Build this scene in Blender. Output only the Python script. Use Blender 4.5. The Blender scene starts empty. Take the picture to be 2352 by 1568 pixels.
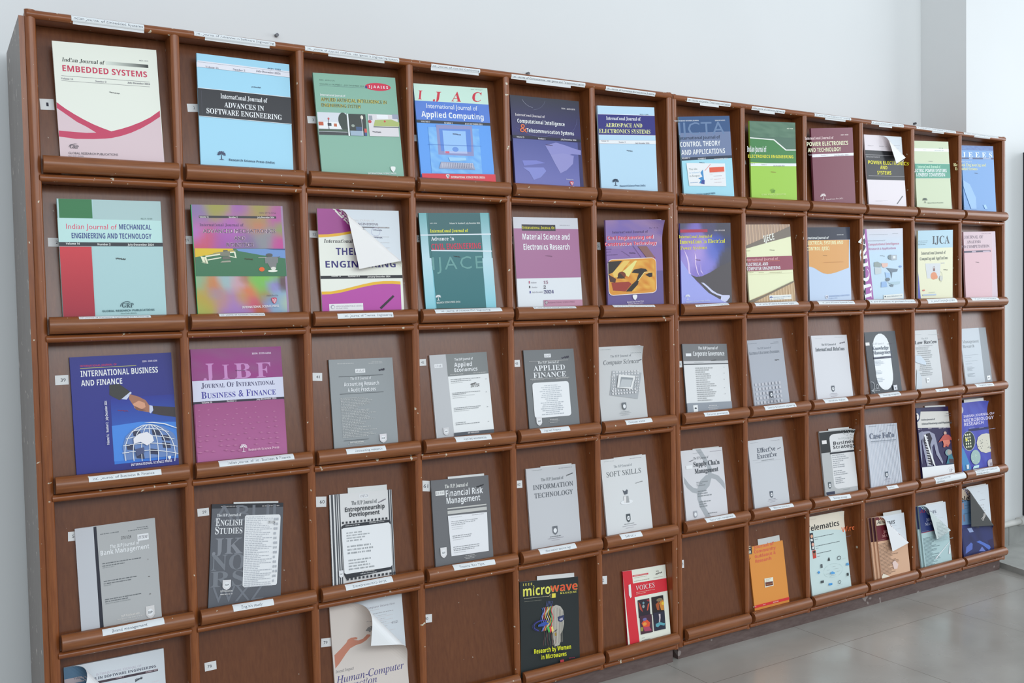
import bpy, math, random
from mathutils import Vector, Matrix
from mathutils.geometry import tessellate_polygon
SC = bpy.context.scene
COL = SC.collection
random.seed(7)

# ------------------------------------------------------------------ camera, world, lights, exposure
cam = bpy.data.objects.new('camera', bpy.data.cameras.new('camera'))
COL.objects.link(cam)
cam.data.sensor_width = 36
cam.data.lens = 33.424
cam.data.clip_start = .05
cam.matrix_world = (Matrix.Translation((-.20393, -2.30698, 1.16622)) @ Matrix.Rotation(-.5517, 4, 'Z')
                    @ Matrix.Rotation(math.pi / 2 - .03943, 4, 'X') @ Matrix.Rotation(-.01965, 4, 'Z'))
SC.camera = cam
world = bpy.data.worlds.new('daylight')
SC.world = world
world.use_nodes = True
_bg = world.node_tree.nodes['Background']
_bg.inputs['Color'].default_value = (.80, .90, 1, 1)
_bg.inputs['Strength'].default_value = .74

def area(name, loc, target, sx, sy, power, color):
    l = bpy.data.lights.new(name, 'AREA')
    l.shape = 'RECTANGLE'; l.size = sx; l.size_y = sy; l.energy = power; l.color = color
    o = bpy.data.objects.new(name, l)
    COL.objects.link(o)
    o.location = loc
    o.rotation_euler = (Vector(target) - Vector(loc)).to_track_quat('-Z', 'Y').to_euler()
    return o
area('window_daylight', (6.3, -1.7, 1.9), (2.0, 0, 1.2), 2.4, 1.8, 62, (.88, .94, 1))
area('opposite_windows', (1.5, -4.6, 2.6), (1.5, 0, 1.5), 6, 1.4, 135, (.9, .96, 1))
SC.view_settings.view_transform = 'Standard'
SC.view_settings.look = 'None'
SC.view_settings.gamma = 1
SC.view_settings.use_curve_mapping = False
SC.view_settings.exposure = -.12

# ------------------------------------------------------------------ helpers
def tag(o, label=None, cat=None, group=None, kind=None):
    for k, v in (('label', label), ('category', cat), ('group', group), ('kind', kind)):
        if v: o[k] = v
    return o

def empty(name, loc, **k):
    o = bpy.data.objects.new(name, None)
    COL.objects.link(o); o.location = loc; o.empty_display_size = .05
    return tag(o, **k)

def lin(n):
    """24-bit sRGB colour number -> linear rgb"""
    out = []
    for i in (65536, 256, 1):
        c = (int(n) // i % 256) / 255
        out.append(c / 12.92 if c <= .04045 else ((c + .055) / 1.055) ** 2.4)
    return out

class MB:
    """collects shapes and links them as one mesh object"""
    def __init__(self, off=(0, 0, 0)):
        self.v = []; self.f = []; self.m = []; self.off = off; self.sm = []
    def add(self, vs, fs, mi=0, smooth=False):
        b = len(self.v)
        self.v += [(x - self.off[0], y - self.off[1], z - self.off[2]) for x, y, z in vs]
        self.f += [tuple(b + i for i in f) for f in fs]
        self.m += [mi] * len(fs); self.sm += [smooth] * len(fs)
    def box(self, x0, x1, y0, y1, z0, z1, mi=0, mats=None):
        vs = [(x, y, z) for z in (z0, z1) for y in (y0, y1) for x in (x0, x1)]
        fs = [(0, 2, 3, 1), (4, 5, 7, 6), (0, 1, 5, 4), (2, 6, 7, 3), (0, 4, 6, 2), (1, 3, 7, 5)]
        if mats:
            for f, q in zip(fs, mats): self.add(vs, [f], q)
        else: self.add(vs, fs, mi)
    def prism(self, prof, axis, a0, a1, mi=0, smooth=True):
        """prof: closed list of 2-D points; axis 'x' -> (y,z), axis 'z' -> (x,y)"""
        P = (lambda a, q: (a, q[0], q[1])) if axis == 'x' else (lambda a, q: (q[0], q[1], a))
        n = len(prof)
        vs = [P(a0, q) for q in prof] + [P(a1, q) for q in prof]
        self.add(vs, [(i, (i + 1) % n, n + (i + 1) % n, n + i) for i in range(n)], mi, smooth)
        self.add(vs, [tuple(range(n - 1, -1, -1)), tuple(range(n, 2 * n))], mi, False)
    def build(self, name, mats, parent=None):
        me = bpy.data.meshes.new(name)
        me.from_pydata(self.v, [], self.f)
        for m in (mats if isinstance(mats, (list, tuple)) else [mats]): me.materials.append(m)
        me.polygons.foreach_set('material_index', self.m)
        me.polygons.foreach_set('use_smooth', self.sm)
        me.update()
        o = bpy.data.objects.new(name, me)
        COL.objects.link(o)
        if parent: o.parent = parent
        else: o.location = self.off
        return o

# ------------------------------------------------------------------ materials
def mat(name):
    m = bpy.data.materials.new(name); m.use_nodes = True
    nt = m.node_tree
    return m, nt, nt.nodes['Principled BSDF'], (lambda a, b: nt.links.new(a, b))

def node(nt, t, **k):
    n = nt.nodes.new(t)
    for a, b in k.items(): setattr(n, a, b)
    return n

def ramp(nt, stops):
    r = node(nt, 'ShaderNodeValToRGB')
    e = r.color_ramp.elements
    while len(e) < len(stops): e.new(.5)
    for el, (p, c) in zip(e, stops): el.position = p; el.color = (*c, 1)
    return r

def wood(name, c1, c2, stretch, rough, chips=0., chipc=(.62, .55, .42), chipscale=60, spec=.5):
    m, nt, b, ln = mat(name)
    g = node(nt, 'ShaderNodeNewGeometry')
    mp = node(nt, 'ShaderNodeMapping'); mp.inputs['Scale'].default_value = stretch
    ln(g.outputs['Position'], mp.inputs['Vector'])
    n1 = node(nt, 'ShaderNodeTexNoise'); n1.inputs['Scale'].default_value = 6; n1.inputs['Detail'].default_value = 6; n1.inputs['Roughness'].default_value = .65
    ln(mp.outputs[0], n1.inputs['Vector'])
    r = ramp(nt, [(.3, c1), (.72, c2)])
    ln(n1.outputs[0], r.inputs[0])
    out = r.outputs[0]
    if chips:
        n2 = node(nt, 'ShaderNodeTexNoise'); n2.inputs['Scale'].default_value = chipscale; n2.inputs['Detail'].default_value = 2
        ln(g.outputs['Position'], n2.inputs['Vector'])
        r2 = ramp(nt, [(chips, (0, 0, 0)), (chips + .015, (1, 1, 1))])
        ln(n2.outputs[0], r2.inputs[0])
        mx = node(nt, 'ShaderNodeMix', data_type='RGBA')
        ln(r2.outputs[0], mx.inputs[0]); ln(out, mx.inputs[6]); mx.inputs[7].default_value = (*chipc, 1)
        out = mx.outputs[2]
    ln(out, b.inputs['Base Color'])
    b.inputs['Roughness'].default_value = rough
    b.inputs['Specular IOR Level'].default_value = spec
    bp = node(nt, 'ShaderNodeBump'); bp.inputs['Strength'].default_value = .08; bp.inputs['Distance'].default_value = .002
    ln(n1.outputs[0], bp.inputs['Height']); ln(bp.outputs[0], b.inputs['Normal'])
    return m

M_DIV = wood('varnished_wood_upright', (.20, .055, .014), (.31, .098, .026), (30, 30, 2.2), .32, .735)
M_RAIL = wood('varnished_wood_rail', (.20, .055, .014), (.31, .098, .026), (2.2, 30, 30), .3, .70, chipscale=75)
M_LIP = wood('varnished_wood_lip', (.20, .064, .019), (.31, .108, .035), (2.2, 30, 30), .32, .745, chipscale=70)
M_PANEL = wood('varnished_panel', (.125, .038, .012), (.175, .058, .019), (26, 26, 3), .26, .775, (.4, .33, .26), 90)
M_SIDE = wood('faded_laminate_side', (.185, .155, .14), (.27, .235, .215), (40, 40, 1.4), .5, .70, (.62, .55, .5), 45)
M_PLINTH = wood('dusty_plinth', (.10, .062, .055), (.17, .12, .108), (3, 20, 12), .55, .70, (.30, .25, .23), 20)

def plaster(name, c):
    m, nt, b, ln = mat(name)
    g = node(nt, 'ShaderNodeNewGeometry')
    n = node(nt, 'ShaderNodeTexNoise'); n.inputs['Scale'].default_value = 1.7; n.inputs['Detail'].default_value = 5
    ln(g.outputs['Position'], n.inputs['Vector'])
    r = ramp(nt, [(.3, tuple(x * .965 for x in c)), (.7, c)])
    ln(n.outputs[0], r.inputs[0]); ln(r.outputs[0], b.inputs['Base Color'])
    b.inputs['Roughness'].default_value = .75
    n2 = node(nt, 'ShaderNodeTexNoise'); n2.inputs['Scale'].default_value = 70; n2.inputs['Detail'].default_value = 3
    ln(g.outputs['Position'], n2.inputs['Vector'])
    bp = node(nt, 'ShaderNodeBump'); bp.inputs['Strength'].default_value = .06; bp.inputs['Distance'].default_value = .002
    ln(n2.outputs[0], bp.inputs['Height']); ln(bp.outputs[0], b.inputs['Normal'])
    return m
M_WALL = plaster('white_plaster', (.80, .81, .80))

def floor_mat():
    m, nt, b, ln = mat('polished_floor_tile')
    g = node(nt, 'ShaderNodeNewGeometry')
    sp = node(nt, 'ShaderNodeSeparateXYZ'); ln(g.outputs['Position'], sp.inputs[0])
    def dist(sock, off):
        a = node(nt, 'ShaderNodeMath', operation='ADD'); ln(sock, a.inputs[0]); a.inputs[1].default_value = 60 * .6 - off
        md = node(nt, 'ShaderNodeMath', operation='PINGPONG'); ln(a.outputs[0], md.inputs[0]); md.inputs[1].default_value = .3
        return md.outputs[0]
    mn = node(nt, 'ShaderNodeMath', operation='MINIMUM')
    ln(dist(sp.outputs[0], 1.782), mn.inputs[0]); ln(dist(sp.outputs[1], -.185), mn.inputs[1])
    lt = node(nt, 'ShaderNodeMath', operation='LESS_THAN'); ln(mn.outputs[0], lt.inputs[0]); lt.inputs[1].default_value = .0011
    n = node(nt, 'ShaderNodeTexNoise'); n.inputs['Scale'].default_value = 2.6; n.inputs['Detail'].default_value = 7; n.inputs['Distortion'].default_value = .6
    ln(g.outputs['Position'], n.inputs['Vector'])
    r = ramp(nt, [(.3, (.36, .34, .305)), (.52, (.42, .40, .36)), (.75, (.47, .45, .41))])
    ln(n.outputs[0], r.inputs[0])
    mx = node(nt, 'ShaderNodeMix', data_type='RGBA'); ln(lt.outputs[0], mx.inputs[0]); ln(r.outputs[0], mx.inputs[6]); mx.inputs[7].default_value = (.2, .18, .16, 1)
    ln(mx.outputs[2], b.inputs['Base Color'])
    n2 = node(nt, 'ShaderNodeTexNoise'); n2.inputs['Scale'].default_value = 4; n2.inputs['Detail'].default_value = 4
    ln(g.outputs['Position'], n2.inputs['Vector'])
    r2 = ramp(nt, [(.35, (.18,) * 3), (.7, (.34,) * 3)]); ln(n2.outputs[0], r2.inputs[0]); ln(r2.outputs[0], b.inputs['Roughness'])
    return m
M_FLOOR = floor_mat()

def plain(name, c, rough=.6, spec=.5, metal=0., noise=0.):
    m, nt, b, ln = mat(name)
    b.inputs['Base Color'].default_value = (*c, 1); b.inputs['Roughness'].default_value = rough
    b.inputs['Specular IOR Level'].default_value = spec; b.inputs['Metallic'].default_value = metal
    if noise:
        g = node(nt, 'ShaderNodeNewGeometry')
        n = node(nt, 'ShaderNodeTexNoise'); n.inputs['Scale'].default_value = 14; n.inputs['Detail'].default_value = 5
        ln(g.outputs['Position'], n.inputs['Vector'])
        r = ramp(nt, [(.3, tuple(x * (1 - noise) for x in c)), (.7, tuple(min(1, x * (1 + noise)) for x in c))])
        ln(n.outputs[0], r.inputs[0]); ln(r.outputs[0], b.inputs['Base Color'])
    return m

def printed(name, rough, coat):
    m, nt, b, ln = mat(name)
    a = node(nt, 'ShaderNodeAttribute', attribute_name='ink')
    ln(a.outputs['Color'], b.inputs['Base Color'])
    b.inputs['Roughness'].default_value = .55
    b.inputs['Specular IOR Level'].default_value = .3
    b.inputs['Coat Weight'].default_value = coat; b.inputs['Coat Roughness'].default_value = rough
    return m
M_GLOSS = printed('glossy_print', .22, .3)
M_MATT = printed('satin_print', .32, .25)
M_LABEL = printed('label_paper', .5, .0)

def page_mat():
    m, nt, b, ln = mat('page_edges')
    tc = node(nt, 'ShaderNodeTexCoord')
    w = node(nt, 'ShaderNodeTexWave', bands_direction='Y'); w.inputs['Scale'].default_value = 700; w.inputs['Distortion'].default_value = .4
    ln(tc.outputs['Object'], w.inputs['Vector'])
    r = ramp(nt, [(0, (.62, .62, .59)), (1, (.80, .80, .78))]); ln(w.outputs[1], r.inputs[0]); ln(r.outputs[0], b.inputs['Base Color'])
    b.inputs['Roughness'].default_value = .7
    return m
M_PAGE = page_mat()

# ------------------------------------------------------------------ lettering
# outlines of printed letters, per letter: character number, advance, number of loops, then each loop's points
GLYPHS = {
'E': [
32,35,0,38,78,3,22,51,78,36,84,20,78,14,64,17,54,24,44,9,33,4,19,10,5,25,-1,38,2,52,12,62,0,78,0,60,20,69,31,74,42,62,42,53,29,41,42,53,54,56,65,8,29,
71,35,73,42,71,45,64,43,58,34,51,28,57,26,65,7,20,28,31,36,44,20,36,13,26,10,19,13,16,19,40,40,1,10,39,87,32,87,14,60,8,29,14,-2,32,-29,39,-29,25,-2,
21,29,25,60,41,40,1,10,8,87,2,87,15,60,20,29,15,-2,2,-29,8,-29,26,-2,32,29,26,60,44,28,1,10,20,12,13,16,8,13,6,8,8,3,12,1,12,-6,8,-15,18,-8,22,3,45,
40,1,4,36,34,5,34,5,22,36,22,48,70,2,20,45,89,35,90,25,89,17,85,11,78,7,69,4,45,7,21,11,12,17,4,25,0,35,-1,45,0,53,4,58,12,62,20,66,45,62,69,58,78,53,
85,14,29,80,35,82,41,80,44,72,46,61,46,29,44,17,41,10,35,7,29,10,26,17,24,29,24,61,26,72,49,70,1,16,47,90,33,90,19,79,5,74,8,67,12,64,20,68,29,78,28,
11,25,7,12,7,12,0,64,0,64,7,50,7,48,11,50,70,1,29,45,89,32,90,17,88,12,86,6,78,6,68,9,64,14,62,21,61,24,78,27,82,32,83,40,80,42,69,40,57,35,46,4,13,4,
0,64,0,64,26,57,26,54,19,49,14,16,14,50,47,60,61,61,70,59,78,54,85,51,70,1,51,44,89,32,90,20,89,12,86,6,81,4,75,6,70,9,66,14,64,21,64,23,77,28,82,32,
83,36,82,39,79,42,68,41,61,38,55,33,51,18,50,18,42,34,41,40,38,44,32,45,26,43,15,40,11,34,8,23,8,18,12,15,16,14,24,10,23,4,18,4,10,10,3,15,1,30,-1,48,
2,58,8,64,19,64,26,61,38,52,44,42,48,49,51,56,56,60,62,61,70,59,79,53,85,52,70,2,18,37,89,2,31,2,23,36,23,36,11,30,7,22,7,22,0,66,0,66,7,58,8,55,11,
54,16,54,23,68,23,68,32,54,32,54,89,4,36,76,37,78,36,32,10,32,53,70,1,35,12,89,8,46,13,44,27,46,34,45,40,42,43,36,44,28,42,16,36,9,29,8,21,10,16,16,
15,22,8,20,5,14,6,10,11,4,22,-1,36,-1,48,2,57,9,62,20,63,28,61,39,54,48,44,52,31,54,18,52,20,76,48,75,50,73,52,66,60,66,59,89,55,70,1,10,6,89,6,63,13,
63,16,74,21,76,54,76,21,0,31,0,66,83,66,89,65,81,2,20,42,87,38,87,7,9,2,4,-2,4,-2,0,24,0,24,4,16,5,14,9,19,25,47,25,53,8,50,5,43,4,43,0,82,0,82,4,79,
4,74,10,3,21,30,33,60,45,30,66,82,3,19,41,85,3,85,3,82,12,79,14,73,14,15,12,6,3,3,3,0,44,0,58,2,69,6,76,14,78,24,72,38,54,46,69,53,74,65,66,80,9,37,
80,46,80,50,77,53,64,52,56,49,51,44,48,34,47,34,77,9,34,43,46,42,52,39,55,33,55,15,53,9,48,6,38,5,34,8,67,87,1,33,58,86,48,87,36,85,26,81,17,74,10,65,
6,55,5,42,6,30,10,20,17,10,26,4,36,0,48,-2,68,2,83,16,80,20,67,8,59,5,52,4,33,14,27,42,32,72,50,82,58,81,66,76,73,68,78,58,81,58,81,87,78,87,76,82,72,
81,68,92,2,16,41,85,3,85,3,82,11,79,13,76,14,70,13,8,12,6,4,3,4,0,42,0,76,10,87,42,84,60,76,74,61,82,12,38,80,42,81,59,71,65,43,64,26,60,14,52,7,42,4,
35,6,34,14,34,72,35,79,69,82,1,36,74,85,3,85,3,82,12,79,14,75,14,14,12,6,3,3,3,0,75,0,80,27,76,27,69,14,58,7,38,6,36,6,34,12,34,42,45,40,48,37,52,29,
54,22,57,22,57,64,54,64,48,50,43,47,34,46,34,72,36,79,43,80,55,79,63,76,68,69,72,60,74,60,70,75,1,31,73,85,3,85,3,82,12,79,14,70,13,10,12,6,3,3,3,0,
48,0,48,3,39,4,35,8,34,42,42,40,48,37,51,31,53,22,56,22,56,64,53,64,51,56,48,50,42,47,34,46,34,78,43,80,58,78,66,72,70,60,73,60,71,94,1,43,58,86,48,
87,36,85,26,81,17,74,11,66,6,55,5,43,6,30,11,19,17,10,26,4,37,0,50,-2,66,0,83,6,84,29,85,32,93,34,93,37,51,37,51,34,61,32,63,29,64,13,61,5,57,3,51,2,
41,5,34,12,29,25,27,42,33,72,50,82,56,82,66,76,71,70,78,57,82,57,82,87,78,87,76,82,72,81,72,97,1,37,45,85,3,85,3,82,12,79,13,76,14,15,12,6,3,3,3,0,45,
0,45,3,40,4,34,9,34,41,64,41,63,9,61,6,52,3,52,0,94,0,94,3,89,4,86,6,84,10,84,70,86,79,94,82,94,85,52,85,52,82,60,80,63,77,64,47,34,47,35,77,38,80,45,
82,73,48,1,16,46,85,2,85,2,82,12,80,14,77,14,14,12,6,2,3,2,0,46,0,46,3,36,6,34,14,34,77,36,80,46,82,74,62,1,24,58,85,15,85,15,82,25,78,27,73,28,4,26,
-5,24,-7,16,-6,14,-4,17,5,15,12,8,14,2,11,-1,4,0,0,5,-8,10,-10,20,-12,41,-5,48,16,48,76,52,80,58,82,75,95,1,37,45,85,3,85,3,82,12,79,14,76,14,15,12,6,
3,3,3,0,45,0,45,3,40,4,34,9,34,37,37,40,62,6,59,4,52,3,52,0,97,0,97,3,91,5,86,9,50,53,64,67,77,78,90,82,90,85,54,85,54,82,62,81,65,78,64,74,34,44,35,
77,38,80,45,82,76,80,1,20,46,85,3,85,3,82,12,79,13,76,14,15,12,6,3,3,3,0,75,0,80,29,76,29,69,15,64,10,58,8,40,5,34,9,34,74,36,80,46,82,77,118,1,31,34,
85,3,85,3,82,12,79,14,75,14,15,12,6,3,3,3,0,32,0,32,3,22,6,20,9,20,72,50,0,54,0,85,74,84,11,82,6,74,3,74,0,115,0,115,3,106,6,104,11,104,70,106,79,115,
82,115,85,84,85,59,26,78,92,1,25,29,85,4,85,4,82,7,81,14,72,14,15,12,6,4,3,4,0,31,0,31,3,22,6,20,9,20,65,75,-2,78,-2,79,76,81,79,89,82,89,85,62,85,62,
82,69,80,72,77,73,32,79,98,2,17,58,86,40,86,32,84,24,79,12,68,6,52,6,33,12,17,24,6,40,-1,58,-1,74,6,86,17,92,33,92,52,86,68,74,80,12,32,72,48,82,58,
80,65,72,69,60,70,42,65,12,49,2,40,5,33,12,28,25,27,42,80,78,2,22,40,85,3,85,3,82,12,79,13,76,14,15,12,6,3,3,3,0,45,0,45,3,40,4,34,9,34,38,58,40,68,
45,74,52,76,62,75,68,68,78,62,82,54,84,10,37,80,47,79,51,76,54,61,54,53,50,47,46,44,34,43,34,74,35,79,82,88,2,26,40,85,3,85,3,82,12,79,13,76,14,15,12,
6,3,3,3,0,45,0,45,3,40,4,34,9,34,40,38,40,63,0,90,0,90,3,84,5,82,7,59,42,73,49,78,62,75,72,68,79,57,84,10,38,80,42,80,53,76,56,62,56,54,52,48,46,45,
34,44,34,76,35,79,83,72,1,44,38,86,28,86,16,80,10,69,10,54,14,47,21,41,42,30,50,24,52,17,51,11,48,7,43,4,37,3,28,4,21,9,16,18,12,30,8,30,8,-2,12,-2,
13,1,16,2,30,-2,45,-1,58,6,66,17,66,30,63,39,54,47,30,60,23,66,22,71,26,80,30,82,41,82,51,76,55,72,60,60,63,60,63,87,60,87,58,84,56,83,84,79,1,21,2,
85,2,59,6,59,8,68,12,75,19,79,29,81,28,9,26,6,17,3,17,0,61,0,61,3,55,4,52,6,50,9,49,81,66,75,73,59,76,59,76,85,85,92,1,32,45,85,3,85,3,82,11,79,13,76,
14,29,16,15,21,5,31,0,46,-2,60,0,71,6,77,17,79,34,79,75,80,78,88,82,88,85,61,85,61,82,67,81,72,76,73,30,68,10,51,4,43,6,38,10,35,16,34,26,34,74,36,79,
45,82,86,80,1,21,39,85,-3,85,-3,82,2,80,6,75,40,-2,43,-2,74,76,76,80,82,82,82,85,56,85,56,82,64,80,66,79,66,74,48,27,29,74,29,79,31,80,39,82,87,114,1,
33,34,85,-3,85,-3,82,0,81,4,77,32,-2,36,-2,59,58,80,-2,83,-2,109,75,113,80,116,82,116,85,94,85,94,82,100,80,102,76,88,31,73,77,75,80,82,82,82,85,43,
85,43,82,50,80,52,78,56,66,42,28,26,73,26,79,28,80,34,82,89,79,1,28,38,85,-2,85,-2,82,3,80,9,72,30,33,29,9,28,6,19,3,19,0,61,0,61,3,56,4,50,9,50,38,
71,73,76,79,82,82,82,85,55,85,55,82,62,80,65,76,62,68,46,42,29,78,31,80,38,82,97,64,2,35,42,58,30,59,18,57,13,55,7,48,6,44,8,38,14,36,20,38,22,40,22,
45,20,51,22,54,32,54,36,50,37,45,37,36,12,25,6,19,4,12,5,6,8,2,12,-1,18,-2,28,0,37,6,40,0,48,-2,55,0,61,5,60,8,56,7,54,9,53,48,49,54,6,26,26,37,32,37,
12,30,6,24,8,22,16,98,67,2,21,26,85,2,85,2,82,7,80,8,77,8,-2,10,-2,20,5,28,0,36,-2,44,-1,50,2,56,8,60,14,63,22,63,39,61,46,53,56,41,59,33,58,26,52,11,
32,52,40,51,43,47,46,30,43,9,40,4,34,3,28,5,26,13,26,45,27,48,99,55,1,29,40,58,32,60,18,55,12,50,4,36,4,20,7,13,11,6,22,-1,29,-2,42,2,53,11,50,14,44,
9,38,7,31,9,26,14,22,23,21,35,24,50,32,55,36,54,38,40,44,38,47,38,51,42,52,46,50,51,46,56,100,69,2,23,60,85,33,85,33,82,40,80,41,78,42,52,35,58,27,59,
21,58,10,50,7,44,4,36,4,20,10,6,20,-1,26,-2,35,0,42,7,42,-2,66,2,66,5,62,6,60,10,12,28,51,36,52,38,50,42,45,42,14,38,8,32,5,27,7,24,11,22,18,22,39,24,
46,101,56,2,20,39,58,29,59,16,56,7,45,4,38,4,20,7,13,11,6,22,-1,29,-2,42,2,53,14,50,16,44,10,37,8,26,14,22,31,53,31,51,44,46,52,6,24,51,30,55,34,54,
37,47,38,36,22,36,102,40,1,33,40,86,32,86,23,85,16,81,11,74,10,58,3,58,3,52,10,52,10,14,8,5,3,3,3,0,37,0,37,3,30,5,28,8,28,52,38,52,38,58,28,58,28,73,
28,80,30,82,36,82,37,80,34,73,36,68,42,66,47,68,49,74,48,79,45,83,103,61,3,39,36,58,22,59,16,57,11,54,5,45,4,40,8,28,19,20,12,17,5,10,4,6,6,0,13,-5,5,
-8,3,-14,4,-19,9,-23,16,-25,27,-26,41,-25,51,-21,57,-15,59,-7,58,-2,53,6,42,9,21,10,19,13,19,16,24,19,38,20,44,22,48,24,54,33,53,44,50,50,59,50,59,57,
44,57,13,26,54,29,55,33,54,36,52,37,46,36,27,33,24,29,23,26,24,23,27,22,32,22,46,23,52,10,18,-6,43,-7,46,-8,49,-12,44,-19,30,-22,22,-21,18,-19,14,-14,
15,-10,104,71,1,31,28,85,4,85,4,82,8,80,10,78,10,10,8,5,4,3,4,0,34,0,34,3,30,4,28,7,28,44,32,49,38,50,43,48,44,45,44,10,42,5,38,3,38,0,68,0,68,3,64,4,
62,7,62,40,58,54,45,59,36,57,28,50,105,37,2,8,22,86,15,86,10,80,10,73,15,68,22,68,28,73,28,80,13,28,58,4,58,4,55,7,54,10,51,10,10,8,5,4,3,4,0,34,0,34,
3,30,4,28,7,108,37,1,13,28,85,4,85,4,82,9,80,10,78,10,10,8,5,4,3,4,0,34,0,34,3,29,5,28,10,109,103,1,48,54,56,44,59,35,57,27,49,27,58,4,58,4,55,7,54,
10,50,10,10,8,5,4,3,4,0,33,0,33,3,30,4,28,7,27,44,32,49,37,50,42,48,43,45,43,10,42,5,37,3,37,0,66,0,66,3,63,4,61,7,60,44,65,49,70,50,75,48,76,45,76,
10,75,5,70,3,70,0,100,0,100,3,97,4,94,7,94,40,90,54,78,59,68,56,60,49,110,71,1,31,58,54,45,59,36,57,28,50,28,58,4,58,4,55,7,54,10,50,10,10,8,5,4,3,4,
0,34,0,34,3,30,4,28,7,28,44,32,49,38,50,43,48,44,45,44,10,42,5,38,3,38,0,68,0,68,3,64,4,62,7,62,40,111,63,2,19,39,58,31,59,24,58,17,55,11,51,7,44,4,
37,4,29,7,13,11,7,24,-1,32,-2,39,-1,46,2,56,13,58,20,59,29,56,45,46,56,13,27,54,32,56,36,54,39,50,40,42,40,10,36,4,32,2,27,4,24,7,22,15,22,42,24,50,
112,69,2,25,49,58,43,60,34,57,27,49,27,58,4,58,4,55,9,53,10,50,10,-16,9,-20,3,-23,3,-26,37,-26,37,-23,31,-22,28,-18,28,6,34,0,42,-2,54,2,59,7,64,21,
64,38,59,51,12,32,50,37,52,42,50,45,46,46,39,46,18,44,11,41,7,36,5,31,7,28,13,28,44,114,54,1,25,48,58,39,58,31,52,27,47,27,58,4,58,4,55,9,53,10,51,10,
10,8,5,4,3,4,0,37,0,37,3,32,4,28,7,28,41,32,48,35,48,43,42,49,42,52,44,54,50,53,54,115,54,1,36,28,59,18,58,12,54,8,48,7,41,8,36,14,28,34,16,36,11,35,
8,30,3,21,4,12,12,10,20,7,20,7,-2,10,-2,14,2,28,-2,36,0,42,4,46,10,48,18,45,28,41,32,24,41,20,48,20,51,24,55,32,54,40,47,42,41,46,41,46,60,43,60,40,
57,116,42,1,21,27,79,24,79,16,69,4,56,4,52,9,52,10,6,12,2,16,-1,23,-2,34,2,42,12,38,14,35,9,31,8,28,10,27,12,27,52,39,52,39,58,27,58,117,70,1,27,26,
58,2,58,2,55,6,54,8,50,8,18,10,10,12,3,17,0,24,-2,35,1,42,8,42,-2,67,2,67,6,64,6,60,10,60,58,35,58,35,55,39,54,42,50,42,12,38,8,33,7,28,8,26,14,118,
57,1,19,30,58,0,58,0,55,4,52,7,46,26,-2,30,-2,50,49,52,52,57,55,57,58,38,58,38,55,43,54,45,51,34,23,24,51,25,54,30,55,119,81,1,30,26,58,-2,58,-2,55,1,
53,3,49,23,-2,26,-2,42,37,54,-2,57,-2,78,51,83,55,83,58,66,58,66,55,71,54,72,51,62,26,55,51,56,54,60,55,60,58,31,58,31,55,36,52,39,44,31,24,21,50,22,
54,26,55,120,59,1,32,32,58,1,58,1,55,8,49,23,26,12,10,1,3,1,0,22,0,22,3,17,4,16,6,26,21,34,6,33,4,29,3,29,0,60,0,60,3,55,5,37,34,52,52,58,55,58,58,38,
58,38,55,42,54,44,52,34,38,26,52,28,54,32,55,121,56,1,32,30,58,-1,58,-1,55,3,54,6,49,26,-1,23,-11,16,-18,14,-18,14,-11,10,-8,3,-8,1,-10,-1,-16,0,-20,
6,-26,10,-26,18,-24,24,-18,30,-4,50,49,52,52,56,55,56,58,38,58,38,55,43,54,44,50,34,22,24,50,25,54,30,55],
'B': [
32,35,0,38,78,3,22,51,78,36,84,20,78,14,64,17,54,24,44,9,33,4,19,10,5,25,-1,38,2,52,12,62,0,78,0,60,20,69,31,74,42,62,42,53,29,41,42,53,54,56,65,8,29,
71,35,73,42,71,45,64,43,58,34,51,28,57,26,65,7,20,28,31,36,44,20,36,13,26,10,19,13,16,19,40,40,1,10,39,87,32,87,14,60,8,29,14,-2,32,-29,39,-29,25,-2,
21,29,25,60,41,40,1,10,8,87,2,87,15,60,20,29,15,-2,2,-29,8,-29,26,-2,32,29,26,60,44,28,1,10,20,12,13,16,8,13,6,8,8,3,12,1,12,-6,8,-15,18,-8,22,3,45,
40,1,4,36,34,5,34,5,22,36,22,46,27,1,8,19,12,14,14,8,12,6,6,8,1,14,-1,19,1,21,6,48,72,2,18,50,88,36,91,26,89,18,85,12,78,8,70,4,45,6,26,12,11,22,2,36,
-1,46,0,54,4,60,11,64,20,67,45,65,64,59,78,12,36,76,42,74,46,68,48,45,46,22,42,16,36,14,30,16,26,22,23,45,26,68,30,74,49,72,1,7,52,89,36,89,8,66,16,
55,33,70,33,0,52,0,50,72,1,23,45,90,37,90,23,89,13,84,5,78,15,66,25,72,35,75,43,72,46,64,44,56,38,47,5,13,5,0,68,0,68,16,28,16,54,41,62,53,64,59,65,
66,62,79,52,87,51,72,1,40,46,89,25,90,10,85,5,82,14,69,27,75,38,74,42,72,46,65,44,59,38,55,33,54,18,53,18,39,33,38,42,36,45,34,47,27,46,22,43,17,37,
15,23,14,5,20,5,4,17,0,30,-1,42,0,51,2,58,6,63,12,66,26,65,34,61,40,54,44,45,47,58,54,62,61,64,69,62,78,56,85,52,72,2,11,59,89,41,89,2,32,2,18,40,18,
40,0,59,0,59,18,70,18,70,33,59,33,3,40,68,40,33,19,33,53,72,1,25,11,89,8,44,16,40,29,42,42,38,47,28,46,22,42,18,37,15,24,14,6,20,6,4,23,-1,46,1,57,7,
64,17,66,30,65,38,62,45,52,54,38,57,26,56,28,73,60,73,60,89,54,72,2,29,52,90,39,90,23,84,13,74,7,60,4,38,6,26,9,16,14,8,20,3,28,0,37,-1,50,1,59,7,65,
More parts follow.
